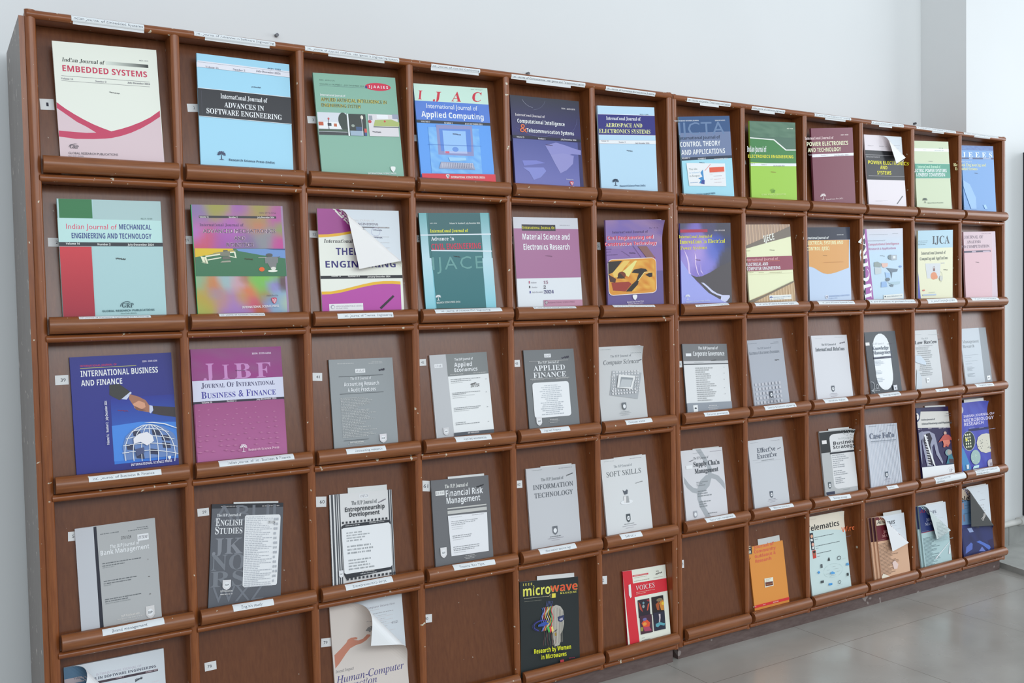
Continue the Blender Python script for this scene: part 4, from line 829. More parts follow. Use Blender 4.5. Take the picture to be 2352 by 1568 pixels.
# ------------------------------------------------------------------ journals
JOURNALS = [
(1,1,0.05,0.0314,0.2917,0.0282,0.219,0.2913,0.006,15461598,{'gl':1},
 'cream and pink embedded systems journal with sweeping crimson curves in the top left compartment',
 'P^14533831^0,2913,0,1481,5,1346,172,1477,352,1594,535,1700,721,1794,909,1870,1088,1932,1303,1868,1508,1791,1742,1685,1954,1566,2172,1400,2190,2525,2190,2889,1273,2913~P^13053015^5,1346,172,1477,352,1594,535,1700,721,1794,909,1870,1088,1932,1303,1868,1508,1791,1742,1685,1954,1566,2172,1400,2170,1540,1945,1701,1732,1833,1496,1951,1292,2027,1090,2084,942,2104,698,2126,338,2137,0,2101,5,1968,349,1987,563,1992,770,1979,572,1854,388,1760,164,1593,1,1474~T^K^Indian Journal of^172^436^886^86^3094321~A^1076^357^1988^431^14541526^1907997~T^B^EMBEDDED SYSTEMS^174^651^1774^132^13313361~T^S^4421-1015^1795^288^199^27^6183272~P^6183272^143,758,1992,758,1992,752,143,752~P^6183272^136,867,1989,867,1989,862,136,862~T^E^Volume 14^131^833^245^36^7433081~T^E^Number 2^830^843^229^37^7433081~T^E^July-December 2024^1508^822^491^38^6183272~H^1108^1050^1326^1069^37^2565172~T^E^GRP^205^2354^180^72^5392978~P^5392978^172,2330,211,2272,307,2244,373,2249,306,2257,222,2287~T^S^GLOBAL RESEARCH PUBLICATIONS^167^2481^1023^47^5392978~T^S^New Delhi (INDIA)^165^2530^307^23^7433081'),
(1,2,0.05,0.0411,0.3023,-0.0051,0.2252,0.3007,0.006,10803695,{'gl':1},
 'sky blue journal with a broad black title band, top row',
 'P^15395055^21,246,2252,246,2252,171,21,171~P^15395055^0,207,2252,207,2252,328,0,328~P^6253690^26,207,2252,207,2252,202,26,202~P^6253690^22,330,2252,330,2252,325,22,325~T^E^Volume 14^202^321^306^44^7498874~T^E^Number 2^850^309^293^45^7498874~T^E^July-December 2024^1414^281^608^46^6249064~T^B^4421-1333^1698^181^331^38^3819624~H^1284^662^1511^662^40^2565446~P^15724527^0,818,2252,818,2252,1497,0,1497~P^2039589^0,830,2252,830,2252,1485,0,1485~P^5064791^75,885,76,1474,81,1474,80,885~T^E^International Journal of^523^1020^1137^110^15724527~T^E^ADVANCES IN^605^1227^962^120^15724527~T^E^SOFTWARE ENGINEERING^183^1410^1824^125^15724527~P^3224151^484,2486,489,2370,501,2370,505,2486~P^3224151^433,2496,464,2481,526,2481,557,2496~P^3224151^458,2375,448,2385,425,2389,401,2385,391,2375,401,2364,425,2360,448,2364~P^3224151^598,2375,589,2385,565,2389,542,2385,532,2375,542,2364,565,2360,589,2364~P^3224151^464,2339,455,2351,433,2356,411,2351,402,2339,411,2327,433,2322,455,2327~P^3224151^588,2339,579,2351,557,2356,535,2351,526,2339,535,2327,557,2322,579,2327~P^3224151^491,2349,485,2367,470,2375,455,2367,449,2349,455,2332,470,2324,485,2332~P^3224151^540,2349,534,2367,520,2375,505,2367,499,2349,505,2332,520,2324,534,2332~P^3224151^520,2312,512,2328,495,2335,477,2328,470,2312,477,2295,495,2289,512,2295~P^3224151^474,2307,468,2318,453,2322,439,2318,433,2307,439,2297,453,2293,468,2297~P^3224151^557,2307,551,2318,536,2322,522,2318,516,2307,522,2297,536,2293,551,2297~T^B^Research Science Press (India)^668^2506^1116^50^3493736'),
(1,3,0.05,0.0266,0.2875,0.0499,0.2276,0.2874,0.006,8893598,{'gl':1},
 'sage green artificial intelligence journal with red oval badge and photo strip in the top row',
 'T^S^ISSN : 0975-3176^158^191^409^35^3297094~T^S^VOLUME 16 - NUMBER 2 - JULY-DECEMBER 2024^152^291^1208^35^3297094~P^3815255^147,319,1392,319,1392,314,147,314~P^13902407^2126,269,2108,301,2056,329,1975,352,1872,366,1759,371,1646,366,1544,352,1463,329,1411,301,1393,269,1411,237,1463,209,1544,186,1646,172,1759,167,1872,172,1975,186,2056,209,2108,237~P^4337021^1455,292,1449,313,1433,326,1412,326,1396,313,1390,292,1396,271,1412,258,1433,258,1449,271~T^B^IJAAIES^1499^304^546^66^15724527^0^0.25~T^B^International Journal of^141^574^679^50^15724524~T^B^APPLIED ARTIFICIAL INTELLIGENCE IN^154^709^1813^90^14732364~T^S^APPLIED ARTIFICIAL INTELLIGENCE IN^160^706^1803^85^3292726~T^B^ENGINEERING SYSTEM^151^850^1065^85^14732364~T^S^ENGINEERING SYSTEM^156^847^1055^80^3292726~P^14343393^16,990,793,990,793,1545,16,1545~P^15724526^44,1231,627,1231,627,1400,44,1400~P^12932656^29,1234,159,1234,159,1326,29,1326~P^3818828^269,1256,371,1256,371,1334,269,1334~P^12937025^438,1268,517,1268,517,1344,438,1344~P^3292726^835,1179,828,1241,809,1297,780,1341,743,1369,702,1379,661,1369,624,1341,594,1297,575,1241,569,1179,575,1118,594,1062,624,1018,661,990,702,980,743,990,780,1018,809,1062,828,1118~P^3292726^860,1327,854,1362,837,1393,811,1418,777,1434,740,1440,703,1434,670,1418,643,1393,626,1362,621,1327,626,1293,643,1261,670,1236,703,1220,740,1215,777,1220,811,1236,837,1261,854,1293~P^4479046^21,1413,824,1413,824,1474,21,1474~P^3816510^20,1485,818,1485,818,1559,20,1559~P^12930898^332,1149,327,1166,314,1177,298,1177,285,1166,280,1149,285,1131,298,1120,314,1120,327,1131~P^3815238^304,1168,290,1168,290,1415,304,1415~P^3159601^857,1004,1324,1004,1324,1561,857,1561~P^3888765^1033,1331,1213,1331,1213,1426,1033,1426~P^15327953^1257,1086,1250,1119,1231,1139,1208,1139,1189,1119,1181,1086,1189,1054,1208,1033,1231,1033,1250,1054~P^10200216^1004,1308,994,1329,970,1342,940,1342,916,1329,907,1308,916,1287,940,1275,970,1275,994,1287~P^10531781^863,1436,1226,1436,1226,1564,863,1564~P^13552845^1217,1111,1200,1111,1200,1552,1217,1552~P^14110534^1259,1374,1326,1374,1326,1486,1259,1486~P^3888782^1262,1475,1319,1475,1319,1561,1262,1561~P^15724527^846,1005,806,1005,806,1575,846,1575~P^14801627^1392,989,2236,989,2236,1563,1392,1563~P^10198438^1415,1029,1512,1029,1512,1151,1415,1151~P^15724527^1637,1000,1959,1000,1959,1105,1637,1105~P^10265012^2084,978,2264,978,2264,1095,2084,1095~P^11516781^1582,1144,2042,1113,2274,1190,2255,1293,1525,1303~P^5528675^1524,1308,2251,1308,2251,1332,1524,1332~P^13519170^1886,1170,1880,1187,1865,1197,1846,1197,1830,1187,1825,1170,1830,1154,1846,1144,1865,1144,1880,1154~P^12926534^1481,1187,1472,1211,1447,1226,1417,1226,1392,1211,1383,1187,1392,1163,1417,1149,1447,1149,1472,1163~H^1477^1451^1718^1462^46^3815238~P^15724522^1895,2366,1929,2350,2005,2350,2039,2366,2035,2419,2005,2473,1967,2504,1929,2473,1899,2419~T^B^INTERNATIONAL SCIENCE PRESS^1243^2557^800^41^15724524'),
(1,4,0.05,0.007,0.2901,0.043,0.2291,0.2899,0.006,6069996,{'gl':1},
 'blue applied computing journal with four red letters on a mint header in the top row',
 'P^13363158^0,0,2291,0,2291,459,0,459~T^K^I^91^423^164^239^13575996~T^K^J^544^437^280^249^13575996~T^K^A^1107^424^307^262^13575996~T^K^C^1781^397^318^266^13575996~T^S^ISSN : 0974-6277^1759^72^371^23^6385274~P^5537746^0,458,2291,458,2291,974,0,974~P^4550349^303,646,1957,646,1957,770,303,770~T^S^International Journal of^332^646^1579^126^15724527~T^B^Applied Computing^157^889^1936^151^15724527~P^2698808^0,972,2291,972,2291,1050,0,1050~T^E^VOLUME 17^132^1037^273^42^15197670~T^E^NUMBER 2^830^1052^260^43^15197670~T^E^JULY-DECEMBER 2024^1477^1047^557^43^15197670~N^325^1151^1903^2404^12^14^3^6727146^8897007~P^9277117^575,1084,1693,1079,1677,1916,574,1893~P^5933014^654,1188,1631,1177,1609,1799,667,1796~P^9945583^757,1234,1475,1233,1472,1807,765,1804~P^11845090^766,1794,1474,1794,1474,1852,766,1852~P^6722266^1208,1740,1203,1761,1189,1779,1168,1793,1141,1803,1111,1806,1081,1803,1053,1793,1032,1779,1018,1761,1013,1740,1018,1720,1032,1702,1053,1687,1081,1678,1111,1675,1141,1678,1168,1687,1189,1702,1203,1720~P^14180731^793,1798,915,1798,915,1853,793,1853~H^1065^1316^1315^1342^45^3876166~P^4355269^278,1635,1934,1635,1934,1628,278,1628~P^10538735^862,1961,1405,1968,1421,2043,909,2065~P^10396605^625,2091,1623,2115,1679,2292,552,2271~P^13355478^636,2120,674,2120,674,2144,636,2144~P^13355478^636,2154,674,2154,674,2177,636,2177~P^13355478^636,2188,674,2188,674,2211,636,2211~P^13355478^636,2221,674,2221,674,2245,636,2245~P^13355478^690,2120,728,2120,728,2144,690,2144~P^13355478^690,2154,728,2154,728,2177,690,2177~P^13355478^690,2188,728,2188,728,2211,690,2211~P^13355478^690,2221,728,2221,728,2245,690,2245~P^13355478^745,2120,782,2120,782,2144,745,2144~P^13355478^745,2154,782,2154,782,2177,745,2177~P^13355478^745,2188,782,2188,782,2211,745,2211~P^13355478^745,2221,782,2221,782,2245,745,2245~P^13355478^799,2120,836,2120,836,2144,799,2144~P^13355478^799,2154,836,2154,836,2177,799,2177~P^13355478^799,2188,836,2188,836,2211,799,2211~P^13355478^799,2221,836,2221,836,2245,799,2245~P^13355478^853,2120,890,2120,890,2144,853,2144~P^13355478^853,2154,890,2154,890,2177,853,2177~P^13355478^853,2188,890,2188,890,2211,853,2211~P^13355478^853,2221,890,2221,890,2245,853,2245~P^13355478^907,2120,945,2120,945,2144,907,2144~P^13355478^907,2154,945,2154,945,2177,907,2177~P^13355478^907,2188,945,2188,945,2211,907,2211~P^13355478^907,2221,945,2221,945,2245,907,2245~P^13355478^961,2120,999,2120,999,2144,961,2144~P^13355478^961,2154,999,2154,999,2177,961,2177~P^13355478^961,2188,999,2188,999,2211,961,2211~P^13355478^961,2221,999,2221,999,2245,961,2245~P^13355478^1015,2120,1053,2120,1053,2144,1015,2144~P^13355478^1015,2154,1053,2154,1053,2177,1015,2177~P^13355478^1015,2188,1053,2188,1053,2211,1015,2211~P^13355478^1015,2221,1053,2221,1053,2245,1015,2245~P^13355478^1069,2120,1107,2120,1107,2144,1069,2144~P^13355478^1069,2154,1107,2154,1107,2177,1069,2177~P^13355478^1069,2188,1107,2188,1107,2211,1069,2211~P^13355478^1069,2221,1107,2221,1107,2245,1069,2245~P^13355478^1123,2120,1161,2120,1161,2144,1123,2144~P^13355478^1123,2154,1161,2154,1161,2177,1123,2177~P^13355478^1123,2188,1161,2188,1161,2211,1123,2211~P^13355478^1123,2221,1161,2221,1161,2245,1123,2245~P^13355478^1177,2120,1215,2120,1215,2144,1177,2144~P^13355478^1177,2154,1215,2154,1215,2177,1177,2177~P^13355478^1177,2188,1215,2188,1215,2211,1177,2211~P^13355478^1177,2221,1215,2221,1215,2245,1177,2245~P^13355478^1231,2120,1269,2120,1269,2144,1231,2144~P^13355478^1231,2154,1269,2154,1269,2177,1231,2177~P^13355478^1231,2188,1269,2188,1269,2211,1231,2211~P^13355478^1231,2221,1269,2221,1269,2245,1231,2245~P^13355478^1285,2120,1323,2120,1323,2144,1285,2144~P^13355478^1285,2154,1323,2154,1323,2177,1285,2177~P^13355478^1285,2188,1323,2188,1323,2211,1285,2211~P^13355478^1285,2221,1323,2221,1323,2245,1285,2245~P^13355478^1339,2120,1377,2120,1377,2144,1339,2144~P^13355478^1339,2154,1377,2154,1377,2177,1339,2177~P^13355478^1339,2188,1377,2188,1377,2211,1339,2211~P^13355478^1339,2221,1377,2221,1377,2245,1339,2245~P^13355478^1393,2120,1431,2120,1431,2144,1393,2144~P^13355478^1393,2154,1431,2154,1431,2177,1393,2177~P^13355478^1393,2188,1431,2188,1431,2211,1393,2211~P^13355478^1393,2221,1431,2221,1431,2245,1393,2245~P^13355478^1447,2120,1485,2120,1485,2144,1447,2144~P^13355478^1447,2154,1485,2154,1485,2177,1447,2177~P^13355478^1447,2188,1485,2188,1485,2211,1447,2211~P^13355478^1447,2221,1485,2221,1485,2245,1447,2245~P^13355478^1501,2120,1539,2120,1539,2144,1501,2144~P^13355478^1501,2154,1539,2154,1539,2177,1501,2177~P^13355478^1501,2188,1539,2188,1539,2211,1501,2211~P^13355478^1501,2221,1539,2221,1539,2245,1501,2245~P^13355478^1555,2120,1593,2120,1593,2144,1555,2144~P^13355478^1555,2154,1593,2154,1593,2177,1555,2177~P^13355478^1555,2188,1593,2188,1593,2211,1555,2211~P^13355478^1555,2221,1593,2221,1593,2245,1555,2245~P^14364224^0,2420,2291,2420,2291,2740,0,2740~P^15724527^725,2448,750,2437,806,2437,831,2448,829,2486,806,2525,778,2547,750,2525,728,2486~P^2043468^745,2453,756,2453,759,2519,750,2508~P^2043468^767,2464,792,2451,792,2462,777,2475,792,2497,784,2533,772,2533,781,2500,766,2481~P^2043468^801,2453,818,2459,818,2486,806,2497,804,2519,798,2519~T^B^INTERNATIONAL SCIENCE PRESS (INDIA)^871^2539^1074^56^15724522'),
(1,5,0.05,0.0095,0.2893,0.0158,0.2407,0.2888,0.006,3354207,{'gl':1},
 'dark navy telecommunication journal with an orange ampersand in the top row',
 'D^0^0^2407^1043^3224126^3419753~P^10329517^758,316,642,290,645,283,759,309~P^10329517^642,290,539,242,544,236,645,283~P^10329517^539,242,457,177,464,172,544,236~P^10329517^457,177,401,98,408,95,464,172~P^7961492^1199,83,1147,188,1143,185,1193,82~P^7961492^1147,188,1053,277,1050,273,1143,185~P^7961492^1053,277,925,342,923,338,1050,273~P^7961492^925,342,774,378,773,372,923,338~P^6777509^1436,1055,1102,1129,1100,1122,1432,1049~P^6777509^1102,1129,746,1129,748,1122,1100,1122~P^6777509^746,1129,412,1055,416,1049,748,1122~P^6777509^412,1055,140,916,146,911,416,1049~P^7961517^2306,534,2266,694,2261,692,2301,534~P^7961517^2266,694,2180,841,2176,838,2261,692~P^7961517^2180,841,2055,967,2052,963,2176,838~P^7961517^2055,967,1898,1065,1895,1061,2052,963~T^B^ISSN : 2229-3078^1758^280^488^40^14604250~T^E^International Journal of^137^584^1012^69^15459044~T^B^Computational Intelligence^197^778^1642^109^15724527~T^E^&^264^1044^250^235^14839870~T^B^Telecommunication Systems^498^1033^1659^109^15724527~D^12^1237^2269^2888^5330582^7961017~P^2171186^0,1142,2407,1142,2407,1212,0,1212~T^B^Volume 15^142^1209^252^43^14867678~T^B^Number 2^874^1218^247^44^14867678~T^B^July-December 2024^1667^1195^557^45^14867678~P^9342150^1110,1379,1491,1280,1803,1341,2149,1427,2373,1468,2357,1601,2041,1591,1456,1776,1277,1655~P^9736648^1277,1655,1723,1580,2102,1640,2052,1879,1814,2073,1585,2173,1387,1857~P^8093638^282,1856,769,1834,1073,1897,824,1934,332,2007~P^8751820^298,2059,1002,2029,1087,2129,889,2317,637,2403,501,2178~H^1126^1368^1359^1370^36^4858690~T^S^Published by^1778^2357^256^26^15459559~P^13053510^1894,2405,1928,2392,2003,2392,2037,2405,2033,2453,2003,2501,1966,2529,1928,2501,1898,2453~P^15723503^1920,2412,1936,2412,1939,2494,1928,2481~P^15723503^1951,2426,1984,2409,1984,2423,1964,2440,1984,2467,1973,2511,1957,2511,1969,2470,1949,2446~P^15723503^1996,2412,2018,2419,2018,2453,2003,2467,1999,2494,1992,2494'),
(1,6,-0.03,0.0015,0.2817,0.0631,0.22,0.2818,0.006,12442863,{'gl':1},
 'light blue journal with an indigo title block and a white strip',
 'T^B^4421-1266^1604^243^352^39^5201257~P^15724527^0,243,2200,243,2200,867,0,867~P^3223164^0,255,2200,255,2200,855,0,855~T^E^International Journal of^309^415^1328^103^15724527~T^E^AEROSPACE AND^275^622^1414^116^15724447~T^E^ELECTRONICS SYSTEMS^16^807^1981^121^15724447~P^15724527^0,1013,2200,1013,2200,1118,0,1118~P^11445935^0,1014,2168,1014,2168,1009,0,1009~P^11445935^0,1121,2162,1121,2162,1116,0,1116~T^E^Volume 14^68^1059^283^38^7696251~T^E^Number 2^745^1090^256^39^7696251~T^E^July-December 2024^1378^1115^561^39^7696251~H^1034^1320^1261^1344^39^2631221~P^2767697^533,2364,538,2251,554,2251,559,2364~P^2767697^468,2374,507,2360,585,2360,624,2374~P^2767697^499,2255,487,2265,458,2269,428,2265,416,2255,428,2245,458,2241,487,2245~P^2767697^676,2255,664,2265,635,2269,605,2265,593,2255,605,2245,635,2241,664,2245~P^2767697^507,2220,496,2232,468,2237,440,2232,429,2220,440,2209,468,2204,496,2209~P^2767697^663,2220,652,2232,624,2237,597,2232,585,2220,597,2209,624,2204,652,2209~P^2767697^541,2230,533,2248,515,2255,496,2248,489,2230,496,2213,515,2206,533,2213~P^2767697^603,2230,596,2248,577,2255,559,2248,551,2230,559,2213,577,2206,596,2213~P^2767697^577,2194,568,2209,546,2216,524,2209,515,2194,524,2178,546,2171,568,2178~P^2767697^520,2189,512,2200,494,2204,476,2200,468,2189,476,2179,494,2175,512,2179~P^2767697^624,2189,617,2200,598,2204,580,2200,572,2189,580,2179,598,2175,617,2179~T^B^Research Science Press (India)^708^2413^999^54^5598600'),
(1,7,-0.03,0.0015,0.2785,0.0999,0.22,0.2794,0.006,11066859,{'gl':1},
 'control theory journal with slate blue upper half and white inset card',
 'P^3626884^0,0,2200,0,2200,512,0,512~P^7701412^0,507,2200,507,2200,1285,0,1285~T^S^IJCTA^-47^580^2000^396^7177641~T^B^PEER REVIEWED REFEREED JOURNAL^-194^145^1036^33^14738151~T^B^ISSN 0974-5572^1545^159^449^34^14738151~T^B^International Journal of^-66^719^1788^92^2963793~T^B^CONTROL THEORY^-29^947^1745^158^15724527~T^B^AND APPLICATIONS^-1^1202^1906^159^15724527~P^3357259^0,1282,2200,1282,2200,1374,0,1374~T^B^VOLUME 17^6^1324^353^46^15328999~T^B^NUMBER 2^695^1365^340^46^15328999~T^B^DECEMBER 2024^1394^1409^597^47^15328999~H^745^1459^969^1488^36^3946584~P^15724527^177,1452,1855,1539,1856,2284,235,2184~T^S^This title^266^1689^357^61^6451050~T^S^is indexed^277^1797^436^56^9617375~T^S^in Scopus^282^1905^419^61^6451050~P^4821706^751,1788,864,1690,893,2156,669,2119,748,2020,631,1963,826,1921~P^4477339^800,2022,915,2028,895,2169,737,2135~P^15704481^954,1741,1218,1545,1205,1528,942,1724~P^15295046^1150,1640,1803,1640,1803,1799,1150,1799~G^1171^1821^1793^13^13223106~G^1320^1931^1675^16^10384510~G^1329^2033^1631^16^14388109~G^1338^2139^1658^16^10384510~G^1175^1885^1269^16^12038834~G^1688^2018^1777^16^12038834~G^1170^2020^1275^16^12038834~G^291^2099^618^26^6857167~T^B^E-0 INTERNATIONAL SCIENCE PRESS^94^2501^1243^51^4481656'),
(1,8,-0.03,0.0123,0.2918,0.0551,0.22,0.2917,0.006,10801229,{'gl':1},
 'two tone green electronics journal with a stepped white line in the top row',
 'P^5468767^0,0,2200,0,2200,971,0,971~N^0^24^2200^518^8^6^5^5338205^6587756~P^4687179^0,566,1123,610,1706,951,2200,946,2200,1441,0,1362~P^15724519^0,542,1149,587,1722,923,2200,919,2200,956,1695,962,1115,621,0,576~T^B^4421-1029^1775^227^304^33^15593435~T^B^Indian Journal of^-143^1023^901^187^15724524~T^B^ELECTRONICS ENGINEERING^-112^1223^2171^106^15721790~P^15724527^0,1397,2200,1397,2200,1492,0,1492~T^E^Volume 15^-55^1433^259^37^10261918~T^E^Number 2^501^1461^242^38^10261918~T^E^July-December 2024^1066^1498^555^38^9011853~H^944^1687^1190^1702^35^10242869~T^E^GRP^933^2390^196^91^6854466~P^5670202^874,2327,888,2303,897,2307,884,2329~P^5670202^888,2303,914,2282,921,2289,897,2307~P^5670202^914,2282,950,2268,954,2277,921,2289~P^5670202^950,2268,992,2261,993,2271,954,2277~P^5670202^992,2261,1035,2262,1033,2272,993,2271~P^5670202^1035,2262,1075,2271,1070,2280,1033,2272~T^B^GLOBAL RESEARCH PUBLICATIONS^458^2474^1181^51^14479253~T^S^New Delhi, INDIA^875^2515^351^25^14479253'),
(1,9,-0.03,0.0102,0.2902,0.0923,0.22,0.2909,0.007,8339535,{'gl':1},
 'maroon power electronics journal with a pale strip in the top row',
 'T^B^4421-1038^1541^273^412^44^15720409~T^E^International Journal of^-331^385^1485^96^15718099~T^B^POWER ELECTRONICS^-243^610^2165^141^15724487~T^B^AND TECHNOLOGY^-208^822^1734^141^15724487~P^15723756^0,900,2200,900,2200,1000,0,1000~T^E^Volume 12^-192^932^320^38^11577264~T^E^Number 2^450^967^337^39^11577264~T^E^July-December 2024^1142^988^772^44^10327454~P^15721439^451,2487,457,2372,476,2372,482,2487~P^15721439^374,2497,420,2482,513,2482,559,2497~P^15721439^411,2377,396,2387,362,2391,327,2387,312,2377,327,2366,362,2362,396,2366~P^15721439^621,2377,606,2387,571,2391,536,2387,522,2377,536,2366,571,2362,606,2366~P^15721439^420,2341,407,2353,374,2358,341,2353,328,2341,341,2330,374,2325,407,2330~P^15721439^605,2341,592,2353,559,2358,526,2353,513,2341,526,2330,559,2325,592,2330~P^15721439^460,2352,451,2369,429,2377,408,2369,399,2352,408,2334,429,2327,451,2334~P^15721439^534,2352,525,2369,503,2377,482,2369,473,2352,482,2334,503,2327,525,2334~P^15721439^503,2314,493,2330,466,2337,440,2330,429,2314,440,2298,466,2291,493,2298~P^15721439^436,2310,427,2320,405,2325,383,2320,374,2310,383,2300,405,2296,427,2300~P^15721439^559,2310,550,2320,528,2325,506,2320,497,2310,506,2300,528,2296,550,2300~T^E^Research Science Press (India)^601^2530^912^54^15124939'),
(1,10,0.052,0.0262,0.2973,0.0357,0.22,0.297,0.005,15195616,{'cu':[0,657,-43,2664,1311,11],'bc':15460578,'inn':'G^1667^351^2064^25^10327454~G^1655^451^2013^25^10327454~G^1684^549^2002^25^10327454','gl':1},
 'black and white power journal with its cover corner peeled down in the top row',
 'P^2170916^0,578,2200,578,2200,1671,0,1671~T^S^Volume 17^171^419^320^35^7762043~T^S^Number 1-2^830^426^452^35^7762043~P^11709870^2,751,2200,751,2200,739,2,739~T^K^International Journal of^26^845^795^65^11709870~T^B^POWER ELECTRONICS^123^1089^2339^131^15721501~T^B^AND^797^1268^413^131^15721501~T^B^SYSTEMS^605^1468^811^131^15721501~P^11709870^87,1532,2200,1532,2200,1520,87,1520~P^6908010^1617,2560,1991,2254,2028,2279,1663,2578~G^383^2450^1116^15^13354439~G^378^2488^800^15^13354439'),
(1,11,0.022,0.0015,0.2921,0.0542,0.22,0.2921,0.007,13226928,{'gl':1},
 'pale green journal with a teal title band in the top row',
 'T^B^4421-108^1565^283^278^42^5271896~P^15724522^0,283,2200,283,2200,394,0,394~T^S^Number 2^593^354^199^36^10332319~T^S^July-December 2024^1282^368^584^36^9082509~H^867^771^1118^785^41^7827835~P^15724510^0,865,2200,865,2200,1448,0,1448~P^4167804^0,877,2200,877,2200,1436,0,1436~T^E^International Journal of^161^1037^1430^103^12773835~T^B^ELECTRIC POWER SYSTEMS^-188^1201^2164^124^15724527~T^B^& ENERGY CONVERSION^29^1368^1824^129^15724527~P^3885886^486,2379,492,2273,511,2273,517,2379~P^3885886^408,2389,455,2375,548,2375,595,2389~P^3885886^446,2277,431,2286,396,2290,361,2286,346,2277,361,2267,396,2263,431,2267~P^3885886^657,2277,643,2286,607,2290,572,2286,558,2277,572,2267,607,2263,643,2267~P^3885886^455,2244,441,2255,408,2260,375,2255,362,2244,375,2233,408,2229,441,2233~P^3885886^642,2244,628,2255,595,2260,562,2255,548,2244,562,2233,595,2229,628,2233~P^3885886^495,2254,486,2270,464,2277,442,2270,433,2254,442,2237,464,2231,486,2237~P^3885886^570,2254,561,2270,539,2277,517,2270,508,2254,517,2237,539,2231,561,2237~P^3885886^539,2219,528,2234,502,2240,475,2234,464,2219,475,2204,502,2198,528,2204~P^3885886^471,2215,461,2225,439,2229,417,2225,408,2215,417,2206,439,2202,461,2206~P^3885886^595,2215,586,2225,564,2229,542,2225,533,2215,542,2206,564,2202,586,2206~T^B^Research Science Press (India)^659^2417^991^44^6583650'),
(1,12,0.02,0.0052,0.2961,0.0534,0.22,0.2961,0.006,6920913,{'gl':1},
 'glossy blue electrical journal with spaced white capitals at the right end of the top row',
 'D^0^0^2200^192^5009314^5733562~N^0^13^2200^193^16^3^9^4678822^5735610~T^E^IJEEES^-267^466^2360^194^15200239^0^0.35~T^B^ISSN 2229^1792^261^337^38^12769516~P^2834286^0,481,2200,481,2200,544,0,544~P^9348039^488,492,732,492,732,543,488,543~P^9348039^1447,493,2025,493,2025,542,1447,542~T^K^International Journal of^-329^674^991^59^14018031~T^E^Electrical Engineering and^-563^832^2175^113^15723942~T^E^Embedded Systems^-466^988^1484^112^15723942~H^820^1108^1047^1123^38^3946823~P^9945836^1283,2405,1469,2394,1570,2573,1407,2576~P^9353190^0,1632,0,1390,442,1559,804,2100,810,2559,447,2553,138,1958~P^12772847^0,2518,0,2511,2,2511,26,2518~P^12772847^58,2462,50,2467,32,2469,14,2467,7,2462,14,2457,32,2455,50,2457~P^12772847^50,2446,43,2451,26,2453,9,2451,2,2446,9,2440,26,2438,43,2440~P^12772847^13,2450,8,2459,0,2461,0,2440,8,2442~P^12772847^26,2431,21,2436,10,2438,0,2436,0,2426,10,2425,21,2427'),
(2,1,0.05,0.0287,0.2986,0.0095,0.2195,0.2981,0.007,11588306,{'sp':10602175,'gl':1},
 'mint mechanical engineering journal with green and red squares at its left, second row',
 'P^1930556^38,1,716,1,716,426,38,426~P^12641502^0,426,2181,449,2172,970,0,959~P^11520712^744,0,2182,0,2179,449,725,442~T^B^4621-1019^1738^428^254^35^5271916~T^S^Indian Journal of^166^666^1051^112^14958952~T^B^MECHANICAL^1264^662^696^115^3425926~T^B^ENGINEERING AND TECHNOLOGY^265^874^1691^118^3425926~P^2566449^0,962,2195,962,2195,1048,0,1048~T^B^Volume 14^140^1017^282^44^15724521~T^B^Number 2^791^1029^270^45^15724521~T^B^July-December 2024^1425^1030^570^46^15724521~H^1159^1322^1366^1345^50^2696741~D^9^1061^658^2981^13709628^10169662~T^E^GRP^1233^2444^251^100^3691097~P^3691097^1193,2419,1202,2380,1215,2384,1207,2419~P^3691097^1202,2380,1228,2345,1238,2353,1215,2384~P^3691097^1228,2345,1267,2319,1274,2331,1238,2353~P^3691097^1267,2319,1315,2305,1318,2318,1274,2331~P^3691097^1315,2305,1367,2305,1364,2318,1318,2318~P^3691097^1367,2305,1415,2319,1408,2331,1364,2318~T^B^GLOBAL RESEARCH PUBLICATIONS^814^2532^1118^43^4154216~T^S^New Delhi (INDIA)^1205^2587^334^23^5271916'),
(2,2,0.05,0.0165,0.2963,0.0203,0.2221,0.2959,0.007,10979241,{'sp':2533986,'gl':1},
 'multicoloured robotics journal with two robots on a green field, second row',
